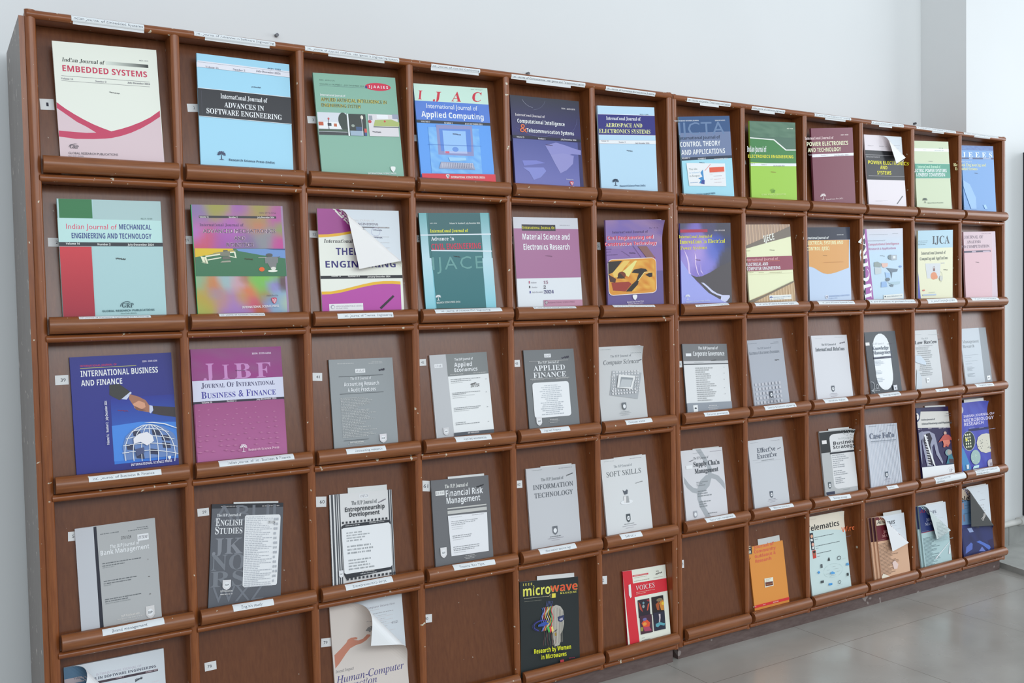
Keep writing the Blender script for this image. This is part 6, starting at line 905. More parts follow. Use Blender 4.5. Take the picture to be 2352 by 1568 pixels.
 'T^B^ISSN : 2249-4298^1553^196^330^40^14932458~T^B^INTERNATIONAL JOURNAL OF^211^233^777^43^12922969~P^13618009^209,269,1410,269,1410,259,209,259~T^B^INTERNATIONAL BUSINESS^215^456^1670^136^15724527~T^B^AND FINANCE^212^666^872^130^15724527~D^804^990^2211^2492^2699924^3570648~P^4819937^799,1617,1418,1576,2211,1646,2211,2442,799,2425~P^3881270^803,675,1016,670,1244,864,1156,980,993,1041,789,904~P^13620458^1244,864,1272,891,1152,1041,1040,1020,1135,947~P^11236443^1229,919,1421,992,1566,1085,1654,1240,1631,1373,1434,1320,1282,1173,1200,1020~P^14590080^1283,1149,1415,1085,1539,1144,1556,1244,1400,1317,1312,1249~P^8673095^1293,1186,1437,1271,1574,1319,1457,1334,1344,1288~P^13620458^1642,1207,1709,1227,1719,1331,1658,1400,1631,1378~P^4208440^1709,1227,2211,1301,2211,1532,1847,1453,1686,1402,1726,1319~H^944^1272^1170^1306^39^9908818~P^7376322^994,2119,1077,1885,1247,1731,1459,1653,1670,1647,1924,1732,2127,1900,2211,2074,2211,2399,2162,2437,1020,2423~P^3685721^1650,1774,1824,1809,1839,1934,1665,1905~P^3685721^1852,1916,2028,1952,2043,2078,1867,2048~P^3685721^1864,2090,2040,2127,2055,2252,1879,2222~P^3685721^1233,1759,1404,1795,1419,1918,1248,1890~P^3685721^1077,2060,1246,2096,1262,2219,1092,2189~P^3685721^1270,2273,1440,2311,1456,2434,1284,2404~P^3685721^1575,2208,1748,2245,1763,2370,1590,2339~P^15724527^1599,1650,1456,1650,1456,1667,1599,1667~P^15724527^1452,1656,1318,1710,1324,1726,1459,1671~P^15724527^1316,1712,1200,1807,1211,1820,1327,1725~P^15724527^1198,1809,1108,1939,1122,1948,1212,1819~P^15724527^1107,1941,1049,2095,1065,2101,1123,1946~P^15724527^1048,2097,1025,2267,1042,2269,1065,2099~P^15724527^1025,2268,1039,2442,1055,2440,1042,2267~P^15724527^1598,1645,1502,1659,1504,1676,1600,1662~P^15724527^1498,1661,1408,1720,1417,1734,1508,1675~P^15724527^1406,1721,1327,1821,1340,1831,1419,1732~P^15724527^1326,1822,1264,1955,1280,1962,1341,1830~P^15724527^1264,1957,1223,2114,1239,2118,1280,1961~P^15724527^1223,2115,1205,2286,1222,2288,1239,2117~P^15724527^1205,2287,1213,2461,1230,2460,1222,2287~P^15724527^1596,1645,1548,1664,1554,1680,1602,1661~P^15724527^1544,1667,1497,1730,1511,1740,1558,1677~P^15724527^1496,1732,1455,1835,1471,1841,1512,1738~P^15724527^1455,1836,1422,1972,1438,1976,1471,1840~P^15724527^1421,1973,1398,2133,1415,2135,1438,1976~P^15724527^1398,2133,1387,2306,1404,2307,1415,2134~P^15724527^1387,2306,1388,2479,1405,2479,1404,2306~P^15724527^1591,1653,1590,1676,1607,1677,1608,1654~P^15724527^1590,1676,1588,1743,1605,1744,1607,1677~P^15724527^1588,1743,1585,1850,1602,1851,1605,1744~P^15724527^1585,1850,1580,1990,1597,1990,1602,1851~P^15724527^1580,1990,1576,2152,1593,2152,1597,1990~P^15724527^1576,2152,1570,2325,1587,2326,1593,2152~P^15724527^1570,2325,1565,2499,1582,2499,1587,2326~P^15724527^1595,1661,1642,1688,1651,1673,1603,1646~P^15724527^1639,1685,1682,1757,1696,1748,1654,1676~P^15724527^1681,1755,1716,1866,1732,1860,1697,1750~P^15724527^1716,1865,1741,2007,1758,2004,1732,1862~P^15724527^1741,2006,1754,2171,1771,2169,1758,2005~P^15724527^1754,2170,1755,2345,1772,2345,1771,2170~P^15724527^1755,2345,1743,2518,1760,2519,1772,2346~P^15724527^1596,1662,1692,1693,1697,1677,1602,1645~P^15724527^1689,1692,1776,1767,1787,1754,1700,1679~P^15724527^1775,1765,1848,1880,1863,1871,1789,1756~P^15724527^1848,1879,1903,2024,1919,2018,1864,1872~P^15724527^1902,2023,1935,2190,1951,2187,1919,2020~P^15724527^1934,2189,1942,2365,1959,2364,1952,2188~P^15724527^1942,2364,1923,2537,1940,2539,1959,2366~P^15724527^1597,1662,1740,1698,1744,1681,1601,1645~P^15724527^1738,1697,1871,1777,1879,1762,1747,1682~P^15724527^1869,1775,1982,1894,1994,1882,1881,1763~P^15724527^1981,1892,2066,2042,2081,2033,1996,1884~P^15724527^2065,2040,2116,2209,2133,2204,2082,2035~P^15724527^2116,2208,2130,2385,2147,2384,2133,2206~P^15724527^2130,2384,2105,2557,2122,2559,2147,2386~P^15724527^1210,1793,1312,1770,1309,1756,1207,1778~P^15724527^1311,1770,1413,1757,1411,1742,1309,1756~P^15724527^1412,1755,1514,1755,1514,1740,1412,1740~P^15724527^1514,1755,1616,1755,1616,1740,1514,1740~P^15724527^1615,1757,1717,1771,1719,1757,1617,1743~P^15724527^1716,1771,1818,1795,1821,1780,1720,1757~P^15724527^1817,1794,1919,1827,1923,1813,1822,1780~P^15724527^1918,1827,2020,1869,2025,1855,1924,1813~P^15724527^1076,1947,1208,1928,1206,1913,1074,1932~P^15724527^1207,1923,1339,1923,1339,1908,1207,1908~P^15724527^1339,1917,1472,1917,1472,1903,1339,1903~P^15724527^1472,1921,1605,1921,1605,1907,1472,1907~P^15724527^1604,1925,1738,1943,1740,1928,1606,1911~P^15724527^1737,1943,1871,1969,1874,1955,1740,1928~P^15724527^1870,1969,2004,2005,2008,1991,1874,1955~P^15724527^2003,2005,2137,2051,2142,2037,2008,1991~P^15724527^1003,2097,1150,2097,1150,2083,1003,2083~P^15724527^1150,2085,1298,2085,1298,2071,1150,2071~P^15724527^1298,2082,1446,2082,1446,2067,1298,2067~P^15724527^1446,2088,1594,2088,1594,2073,1446,2073~P^15724527^1593,2093,1742,2112,1744,2098,1595,2078~P^15724527^1742,2112,1891,2141,1894,2127,1745,2098~P^15724527^1891,2141,2041,2179,2044,2165,1895,2127~P^15724527^2040,2179,2191,2227,2195,2213,2045,2165~P^15724527^974,2261,1125,2261,1125,2246,974,2246~P^15724527^1125,2250,1278,2250,1278,2235,1125,2235~P^15724527^1278,2247,1430,2247,1430,2233,1278,2233~P^15724527^1430,2254,1584,2254,1584,2240,1430,2240~P^15724527^1583,2260,1736,2280,1738,2266,1584,2245~P^15724527^1736,2280,1890,2310,1893,2296,1739,2266~P^15724527^1890,2310,2044,2350,2048,2335,1893,2296~P^15724527^2044,2350,2199,2398,2204,2384,2048,2336~P^15723502^1233,1949,1354,1851,1542,1820,1652,1916,1679,2042,1521,2136,1388,2037,1237,2071~P^5134204^1263,2195,1450,2165,1453,2288,1275,2366~P^15724527^1486,1606,1673,1603,1952,1660,2207,1783,2205,1800,1939,1682,1671,1623~T^B^Volume 14,   Number 2,   July-December 2024^717^2038^1001^53^15723503^-1.57^0~P^15724527^1962,2433,1979,2425,2017,2425,2034,2433,2032,2464,2017,2495,1998,2513,1979,2495,1963,2464~T^B^INTERNATIONAL SCIENCE PRESS^1144^2569^904^53^15525615'),
(3,2,0.134,0.0106,0.3062,-0.0078,0.2218,0.3039,0.006,11163272,{'sp':8598126},
 'magenta finance journal with a pale blue title panel, third row',
 'P^10044550^0,0,2218,0,2218,771,0,771~N^36^0^2202^863^6^5^4^9850756^10368132~T^B^ISSN: 2229-6204^1478^176^480^41^15720943~T^E^J^269^772^260^412^13536709~T^E^I^728^751^166^349^13536709~T^E^B^1023^756^399^370^13536709~T^E^F^1559^752^362^365^13536709~H^1039^560^1287^562^41^6040408~P^14474479^0,768,2218,768,2218,1271,0,1271~T^c^JOURNAL OF INTERNATIONAL^205^950^1798^126^4275555~T^c^BUSINESS & FINANCE^195^1200^1823^161^4801182~P^2958906^0,1269,2218,1269,2218,1336,0,1336~T^B^Volume 16^195^1317^244^40^15720936~T^B^Number 2^795^1314^226^40^15720936~T^B^July-December 2024^1518^1311^499^41^15720936~D^24^1322^2202^2837^10899588^11953816~P^12547230^90,1467,123,1456,155,1467,122,1480~P^12547230^310,1474,343,1463,375,1474,341,1487~P^12547230^532,1463,566,1452,598,1463,564,1477~P^12547230^981,1491,1015,1480,1048,1491,1014,1504~P^12547230^1211,1484,1245,1473,1278,1484,1243,1498~P^12547230^1442,1472,1477,1461,1511,1472,1476,1486~P^12547230^82,1610,118,1598,153,1611,117,1624~P^12547230^303,1595,339,1582,374,1596,338,1608~P^12547230^747,1619,784,1606,820,1620,783,1633~P^12547230^974,1611,1012,1599,1048,1612,1010,1625~P^12547230^1203,1610,1241,1597,1277,1611,1239,1624~P^12547230^1434,1611,1472,1598,1509,1612,1471,1625~P^12547230^1903,1618,1942,1605,1979,1618,1940,1632~P^12547230^75,1737,115,1723,152,1739,113,1751~P^12547230^473,1728,513,1714,551,1730,511,1742~P^12547230^673,1734,714,1719,752,1735,712,1748~P^12547230^877,1721,918,1706,957,1722,916,1735~P^12547230^1080,1746,1121,1732,1161,1748,1119,1760~P^12547230^1288,1721,1330,1707,1370,1723,1328,1735~P^12547230^1496,1732,1538,1718,1578,1734,1536,1746~P^12547230^1706,1742,1748,1727,1789,1743,1747,1756~P^12547230^1917,1763,1960,1748,2001,1765,1958,1778~P^12547230^70,1844,112,1828,153,1846,110,1858~P^12547230^266,1854,309,1838,350,1856,307,1868~P^12547230^466,1847,509,1831,551,1849,507,1862~P^12547230^666,1849,710,1833,752,1851,708,1863~P^12547230^868,1873,912,1857,954,1875,910,1887~P^12547230^1074,1846,1119,1830,1161,1848,1117,1860~P^12547230^1279,1874,1324,1858,1367,1876,1322,1888~P^12547230^1488,1858,1534,1842,1577,1860,1532,1873~P^12547230^1699,1859,1745,1843,1788,1861,1743,1874~P^12547230^1911,1857,1958,1841,2002,1859,1956,1872~P^12547230^423,1959,470,1942,514,1962,468,1974~P^12547230^1159,1982,1208,1964,1254,1985,1206,1997~P^12547230^1347,1991,1396,1973,1442,1993,1394,2005~P^12547230^1729,1993,1778,1975,1825,1996,1776,2008~P^12547230^1922,1986,1972,1968,2020,1989,1970,2001~P^12547230^55,2103,104,2084,151,2106,102,2118~P^12547230^235,2089,284,2070,332,2093,283,2104~P^12547230^414,2117,464,2098,512,2121,462,2132~P^12547230^597,2094,648,2075,696,2097,646,2109~P^12547230^781,2092,832,2073,880,2096,830,2107~P^12547230^965,2118,1016,2099,1065,2122,1014,2133~P^12547230^1152,2099,1204,2080,1253,2103,1202,2114~P^12547230^1530,2110,1582,2090,1632,2113,1580,2125~P^12547230^1720,2137,1773,2117,1823,2141,1770,2152~P^12547230^1912,2149,1965,2129,2016,2152,1963,2164~P^12547230^49,2207,102,2187,152,2211,100,2222~P^12547230^214,2204,266,2183,317,2208,264,2219~P^12547230^543,2239,597,2219,648,2244,595,2255~P^12547230^712,2215,766,2194,818,2219,764,2230~P^12547230^881,2226,935,2206,987,2231,933,2242~P^12547230^1223,2231,1278,2210,1331,2235,1276,2246~P^12547230^1394,2263,1449,2242,1502,2267,1447,2278~P^12547230^1568,2269,1624,2248,1677,2274,1621,2285~P^12547230^1743,2270,1800,2249,1854,2275,1798,2286~P^12547230^1920,2270,1977,2249,2032,2275,1975,2286~P^12547230^42,2339,98,2317,151,2344,96,2354~P^12547230^537,2346,594,2324,648,2351,592,2362~P^12547230^704,2367,761,2345,816,2372,759,2383~P^12547230^872,2372,930,2349,985,2377,928,2388~P^12547230^1043,2371,1101,2348,1156,2376,1099,2387~P^12547230^1386,2390,1445,2368,1501,2396,1443,2407~P^12547230^1736,2389,1796,2367,1853,2395,1793,2406~P^12547230^1912,2402,1972,2379,2030,2408,1970,2419~P^12547230^34,2478,93,2455,149,2484,91,2494~P^12547230^187,2451,246,2427,303,2457,244,2467~P^12547230^338,2475,398,2452,454,2481,395,2491~P^12547230^646,2470,706,2446,764,2476,704,2486~P^12547230^800,2499,861,2475,919,2505,858,2515~P^12547230^956,2502,1017,2478,1076,2508,1015,2518~P^12547230^1272,2511,1334,2487,1393,2517,1332,2528~P^12547230^1431,2516,1494,2492,1554,2522,1492,2532~P^12547230^1593,2513,1656,2489,1716,2519,1653,2530~P^12547230^1918,2515,1982,2491,2043,2522,1980,2532~P^15719652^1107,2542,1111,2438,1122,2438,1126,2542~P^15719652^1060,2552,1088,2538,1145,2538,1173,2552~P^15719652^1082,2442,1074,2452,1052,2455,1031,2452,1022,2442,1031,2433,1052,2429,1074,2433~P^15719652^1211,2442,1202,2452,1181,2455,1159,2452,1150,2442,1159,2433,1181,2429,1202,2433~P^15719652^1088,2410,1080,2421,1060,2425,1040,2421,1031,2410,1040,2400,1060,2395,1080,2400~P^15719652^1202,2410,1193,2421,1173,2425,1153,2421,1145,2410,1153,2400,1173,2395,1193,2400~P^15719652^1113,2420,1107,2436,1094,2442,1080,2436,1075,2420,1080,2404,1094,2397,1107,2404~P^15719652^1158,2420,1153,2436,1139,2442,1126,2436,1120,2420,1126,2404,1139,2397,1153,2404~P^15719652^1139,2386,1133,2400,1116,2406,1100,2400,1094,2386,1100,2371,1116,2365,1133,2371~P^15719652^1098,2382,1092,2391,1079,2395,1065,2391,1060,2382,1065,2373,1079,2369,1092,2373~P^15719652^1173,2382,1168,2391,1154,2395,1141,2391,1135,2382,1141,2373,1154,2369,1168,2373~T^B^Research Science Press^1234^2542^759^58^15714007'),
(3,3,0.134,0.0554,0.2644,-0.0103,0.1799,0.262,0.006,10067358,{'sp':7500914},
 'mid grey accounting journal with white lettering, third row',
 'G^236^121^690^29^13552841~G^1195^107^1498^24^13552841~G^1107^142^1503^29^13552841~P^15724526^718,268,994,268,994,372,718,372~T^I^IJARAP^738^347^237^58^6972272~H^1376^328^1549^304^73^2894137~P^4803920^248,456,1491,456,1491,446,248,446~T^K^The IUP Journal of^560^550^587^72^15724527~T^B^Accounting Research^371^709^985^101^15724527~T^B^& Audit Practices^467^859^788^96^15724527~P^4803920^252,909,1473,909,1473,900,252,900~B^256^995^1234^2044^26^13224133^0~B^1454^1040^1447^2012^18^13224133^0~P^4803920^270,2116,957,2116,957,2107,270,2107~T^B^IUP Publications^429^2186^371^38^15723235~G^376^2222^872^24^13224133~P^14802141^1263,2015,1460,2015,1460,2174,1421,2220,1361,2248,1302,2220,1263,2174~P^15724527^1429,2132,1422,2159,1403,2181,1376,2193,1347,2193,1320,2181,1301,2159,1294,2132,1301,2104,1320,2082,1347,2070,1376,2070,1403,2082,1422,2104~T^B^IUP^1314^2150^95^40^3553598'),
(3,4,0.134,0.046,0.2631,0.0095,0.1817,0.2626,0.006,15592939,{'sp':13158342},
 'white and grey economics journal with a handwritten date on it',
 'P^12829636^14,2626,0,0,506,0,545,2267,519,2626~P^8751239^506,1,606,0,1817,0,1817,615,511,620~P^15724527^127,257,372,257,372,358,127,358~T^I^IJAE^151^336^207^57^8287874~T^B^The IUP Journal of^767^194^587^67^15724527~T^B^Applied^740^371^563^120^15724527~T^B^Economics^734^509^732^106^15724527~G^588^583^998^29^14407635~G^1322^578^1748^29^14407635~G^587^723^1535^29^7304054~G^590^772^1242^29^7304054~G^593^816^971^24^12238011~H^1220^876^1382^848^39^2893862~P^2893862^1191,889,1481,889,1481,879,1191,879~T^I^20/1/24^1202^964^271^72^2893862~G^596^1099^1485^29^7304054~G^592^1139^1021^29^7304054~G^598^1184^1292^24^12238011~G^601^1233^1022^24^12238011~G^601^1515^1456^29^7304054~G^601^1560^1379^29^7304054~G^602^1603^1081^24^12238011~G^611^1925^942^28^7304054~G^612^1973^1373^29^7304054~G^1698^773^1718^29^7304054~G^1660^1141^1700^29^7304054~G^1653^1559^1693^29^7304054~G^1641^1972^1681^29^7304054~P^5724768^517,2626,536,2181,1808,2198,1780,2626~T^B^IUP Publications^963^2242^358^38^15722981~P^14144981^206,2012,381,2012,381,2158,346,2201,293,2227,241,2201,206,2158~P^15724527^353,2120,347,2145,330,2165,306,2176,280,2176,256,2165,240,2145,234,2120,240,2094,256,2074,280,2063,306,2063,330,2074,347,2094~T^B^IUP^251^2137^84^37^3487806'),
(3,5,0.134,0.0516,0.2637,-0.0116,0.1789,0.2611,0.005,7961468,{'sp':6514023},
 'dark grey finance journal with a white rounded contents box, third row',
 'P^15724527^719,125,951,125,951,233,719,233~T^I^IJAF^741^213^189^62^8222082~H^1323^270^1590^241^82^4209738~P^14407634^168,339,1557,339,1557,332,168,332~T^E^The IUP Journal of^463^413^747^71^15724526~T^E^APPLIED^295^617^1122^152^15724527~T^E^FINANCE^275^820^1161^152^15724527~P^14407634^155,857,1544,857,1544,849,155,849~G^213^889^652^28^13092033~G^1059^883^1495^29^13092033~P^15724527^1409,963,1457,973,1491,1003,1504,1042,1504,1913,1491,1953,1457,1982,1409,1993,303,1993,256,1982,221,1953,209,1913,209,1042,221,1003,256,973,303,963~B^446^1031^1271^1930^16^12172995^1~P^15000290^249,1961,443,1961,443,2136,404,2188,346,2219,288,2188,249,2136~P^15724527^412,2090,405,2120,387,2144,360,2158,331,2158,305,2144,286,2120,280,2090,286,2060,305,2036,331,2022,360,2022,387,2036,405,2060~T^B^IUP^299^2110^93^44^3487806~T^B^IUP Publications^716^2083^286^33^14670807~G^656^2111^1062^19^12302774~G^720^2158^988^24^14407634'),
(3,6,0.134,0.0099,0.262,0.0008,0.18,0.2615,0.005,13487564,{'cu':[1,1039,-89,2162,898,45],'bc':15724524},
 'silver grey computer journal with a chip picture and drooping corner, end of the first rack',
 'G^173^98^614^29^9607064~G^1366^242^1767^29^9607064~T^E^The IUP Journal of^563^337^821^68^8356486~T^I^Computer Sciences^274^555^1381^135^3620678~H^1647^486^1777^448^44^5525341~P^11448498^571,749,1723,873,1464,1676,390,1493~P^14342360^598,775,668,775,668,825,598,825~P^14342360^598,859,668,859,668,909,598,909~P^14342360^715,775,785,775,785,825,715,825~P^14342360^715,859,785,859,785,909,715,909~P^14342360^832,775,902,775,902,825,832,825~P^14342360^832,859,902,859,902,909,832,909~P^14342360^949,775,1019,775,1019,825,949,825~P^14342360^949,859,1019,859,1019,909,949,909~P^14342360^1066,775,1136,775,1136,825,1066,825~P^14342360^1066,859,1136,859,1136,909,1066,909~P^14342360^1183,775,1254,775,1254,825,1183,825~P^14342360^1183,859,1254,859,1254,909,1183,909~P^14342360^1300,775,1371,775,1371,825,1300,825~P^14342360^1300,859,1371,859,1371,909,1300,909~P^14342360^1417,775,1488,775,1488,825,1417,825~P^14342360^1417,859,1488,859,1488,909,1417,909~P^14342360^1534,775,1605,775,1605,825,1534,825~P^14342360^1534,859,1605,859,1605,909,1534,909~P^14342360^522,903,565,903,565,959,522,959~P^14342360^522,996,565,996,565,1052,522,1052~P^14342360^522,1090,565,1090,565,1146,522,1146~P^14342360^522,1183,565,1183,565,1240,522,1240~P^14342360^522,1277,565,1277,565,1333,522,1333~P^14342360^522,1371,565,1371,565,1427,522,1427~P^14342360^593,903,636,903,636,959,593,959~P^14342360^593,996,636,996,636,1052,593,1052~P^14342360^593,1090,636,1090,636,1146,593,1146~P^14342360^593,1183,636,1183,636,1240,593,1240~P^14342360^593,1277,636,1277,636,1333,593,1333~P^14342360^593,1371,636,1371,636,1427,593,1427~P^14342360^1401,953,1437,953,1437,1005,1401,1005~P^14342360^1401,1040,1437,1040,1437,1093,1401,1093~P^14342360^1401,1128,1437,1128,1437,1180,1401,1180~P^14342360^1401,1215,1437,1215,1437,1267,1401,1267~P^14342360^1401,1302,1437,1302,1437,1355,1401,1355~P^14342360^1401,1390,1437,1390,1437,1442,1401,1442~P^14342360^1462,953,1498,953,1498,1005,1462,1005~P^14342360^1462,1040,1498,1040,1498,1093,1462,1093~P^14342360^1462,1128,1498,1128,1498,1180,1462,1180~P^14342360^1462,1215,1498,1215,1498,1267,1462,1267~P^14342360^1462,1302,1498,1302,1498,1355,1462,1355~P^14342360^1462,1390,1498,1390,1498,1442,1462,1442~P^14342360^1522,953,1559,953,1559,1005,1522,1005~P^14342360^1522,1040,1559,1040,1559,1093,1522,1093~P^14342360^1522,1128,1559,1128,1559,1180,1522,1180~P^14342360^1522,1215,1559,1215,1559,1267,1522,1267~P^14342360^1522,1302,1559,1302,1559,1355,1522,1355~P^14342360^1522,1390,1559,1390,1559,1442,1522,1442~P^14342360^468,1343,534,1343,534,1399,468,1399~P^14342360^468,1436,534,1436,534,1492,468,1492~P^14342360^578,1343,643,1343,643,1399,578,1399~P^14342360^578,1436,643,1436,643,1492,578,1492~P^14342360^687,1343,753,1343,753,1399,687,1399~P^14342360^687,1436,753,1436,753,1492,687,1492~P^14342360^796,1343,862,1343,862,1399,796,1399~P^14342360^796,1436,862,1436,862,1492,796,1492~P^14342360^906,1343,971,1343,971,1399,906,1399~P^14342360^906,1436,971,1436,971,1492,906,1492~P^14342360^1015,1343,1080,1343,1080,1399,1015,1399~P^14342360^1015,1436,1080,1436,1080,1492,1015,1492~P^14342360^1124,1343,1190,1343,1190,1399,1124,1399~P^14342360^1124,1436,1190,1436,1190,1492,1124,1492~P^14342360^1233,1343,1299,1343,1299,1399,1233,1399~P^14342360^1233,1436,1299,1436,1299,1492,1233,1492~P^14342360^1343,1343,1408,1343,1408,1399,1343,1399~P^14342360^1343,1436,1408,1436,1408,1492,1343,1492~P^15263459^782,881,1438,955,1257,1358,672,1277~P^9935774^863,959,1347,1011,1204,1294,764,1266~P^12764357^884,1032,1294,1069,1188,1293,779,1267~P^7238519^810,1751,964,1751,964,1911,933,1958,887,1986,841,1958,810,1911~P^15724527^939,1868,934,1896,919,1918,899,1930,875,1930,854,1918,840,1896,835,1868,840,1841,854,1819,875,1806,899,1806,919,1819,934,1841~T^B^IUP^850^1887^74^40^15724527~G^733^2041^1066^24^8224898~G^673^2084^1128^19^9607064~G^739^2137^1060^19^8224898'),
(3,7,0.134,0.0417,0.2591,-0.0357,0.1969,0.2517,0.006,15000803,{'sp':6448488},
 'grey and white governance journal, first of the second rack, third row',
 'P^8158333^0,0,1969,0,1969,563,0,563~T^J^The IUP Journal of^685^186^872^90^15724527~P^15724527^121,311,357,311,357,406,121,406~T^B^Corporate Governance^437^396^1389^145^15724527~P^13947859^0,563,1969,563,1969,655,0,655~P^3158841^0,657,1969,657,1969,684,0,684~G^465^618^868^20^9606807~G^1237^574^1829^20^9606807~H^1205^560^1443^538^35^4143928~B^490^764^1400^1890^17^10987688^0~G^1747^797^1774^30^8156545~G^1719^1000^1759^30^8156545~G^1703^1203^1737^30^8156545~G^1694^1482^1721^30^8156545~G^1692^1687^1726^30^8156545~P^9870242^0,2517,0,1937,1969,1937,1969,2517~P^15724525^253,2014,449,2007,446,2227,270,2229~P^4738645^405,2111,395,2128,370,2138,338,2138,312,2128,302,2111,312,2094,338,2083,370,2083,395,2094~G^949^2056^1302^30^15525860~G^890^2111^1364^20^15525860~G^944^2170^1304^30^15525860'),
(3,8,0.134,0.0354,0.2594,0.016,0.1711,0.2589,0.005,11580347,{'sp':14276567},
 'plain grey electrical journal with a faint shield, third row of the second rack',
 'G^41^125^452^26^8159370~G^1279^125^1520^21^8159370~G^1112^170^1512^26^8159370~T^E^The IUP Journal of^447^332^666^67^8949143~T^c^ELECTRICAL & ELECTRONICS ENGINEERING^40^501^1466^98^7370625~H^1219^752^1428^750^47^4143928~P^13026762^117,1492,214,1492,214,1586,117,1586~P^13026762^117,1648,214,1648,214,1742,117,1742~P^13026762^117,1805,214,1805,214,1898,117,1898~P^13026762^117,1961,214,1961,214,2055,117,2055~P^13026762^117,2117,214,2117,214,2211,117,2211~P^13026762^278,1492,376,1492,376,1586,278,1586~P^13026762^278,1648,376,1648,376,1742,278,1742~P^13026762^278,1805,376,1805,376,1898,278,1898~P^13026762^278,1961,376,1961,376,2055,278,2055~P^13026762^278,2117,376,2117,376,2211,278,2211~P^13026762^440,1492,537,1492,537,1586,440,1586~P^13026762^440,1648,537,1648,537,1742,440,1742~P^13026762^440,1805,537,1805,537,1898,440,1898~P^13026762^440,1961,537,1961,537,2055,440,2055~P^13026762^440,2117,537,2117,537,2211,440,2211~P^13026762^602,1492,699,1492,699,1586,602,1586~P^13026762^602,1648,699,1648,699,1742,602,1742~P^13026762^602,1805,699,1805,699,1898,602,1898~P^13026762^602,1961,699,1961,699,2055,602,2055~P^13026762^602,2117,699,2117,699,2211,602,2211~P^13026762^764,1492,861,1492,861,1586,764,1586~P^13026762^764,1648,861,1648,861,1742,764,1742~P^13026762^764,1805,861,1805,861,1898,764,1898~P^13026762^764,1961,861,1961,861,2055,764,2055~P^13026762^764,2117,861,2117,861,2211,764,2211~P^13026762^925,1492,1022,1492,1022,1586,925,1586~P^13026762^925,1648,1022,1648,1022,1742,925,1742~P^13026762^925,1805,1022,1805,1022,1898,925,1898~P^13026762^925,1961,1022,1961,1022,2055,925,2055~P^13026762^925,2117,1022,2117,1022,2211,925,2211~P^13026762^1087,1492,1184,1492,1184,1586,1087,1586~P^13026762^1087,1648,1184,1648,1184,1742,1087,1742~P^13026762^1087,1805,1184,1805,1184,1898,1087,1898~P^13026762^1087,1961,1184,1961,1184,2055,1087,2055~P^13026762^1087,2117,1184,2117,1184,2211,1087,2211~P^13026762^1249,1492,1346,1492,1346,1586,1249,1586~P^13026762^1249,1648,1346,1648,1346,1742,1249,1742~P^13026762^1249,1805,1346,1805,1346,1898,1249,1898~P^13026762^1249,1961,1346,1961,1346,2055,1249,2055~P^13026762^1249,2117,1346,2117,1346,2211,1249,2211~P^4738647^752,1806,908,1806,908,1970,877,2019,830,2048,783,2019,752,1970~P^15724527^883,1927,878,1955,863,1978,842,1990,818,1990,797,1978,782,1955,777,1927,782,1898,797,1876,818,1863,842,1863,863,1876,878,1898~T^B^IUP^792^1946^75^41^4738647~G^665^2104^1016^26^7238263~G^607^2146^1079^20^8156288~G^664^2198^1014^20^8156288'),
(3,9,0.134,0.0535,0.2645,-0.0131,0.1919,0.2615,0.007,14474206,{'sp':15724527},
 'pale grey international relations journal, third row of the second rack',
 'G^185^119^575^25^12040893~G^1235^91^1711^26^12040893~H^1473^311^1769^273^67^6775150~T^E^The IUP Journal of^502^370^774^71^8883602~T^E^International Relations^159^569^1550^132^7173242~P^6120556^784,1840,950,1840,950,1991,917,2036,867,2063,817,2036,784,1991~P^15724527^924,1951,918,1977,902,1998,880,2010,854,2010,832,1998,816,1977,810,1951,816,1925,832,1904,854,1893,880,1893,902,1904,918,1925~T^B^IUP^827^1969^80^38^6120556~G^709^2127^1053^25^8156288~G^644^2165^1129^15^10787492~G^717^2221^1053^20^8156288'),
(3,10,0.134,0.0476,0.2674,0.0041,0.18,0.2669,0.005,3817285,{'sp':8422537,'gl':1},
 'black knowledge management journal with a tall white oval, third row',
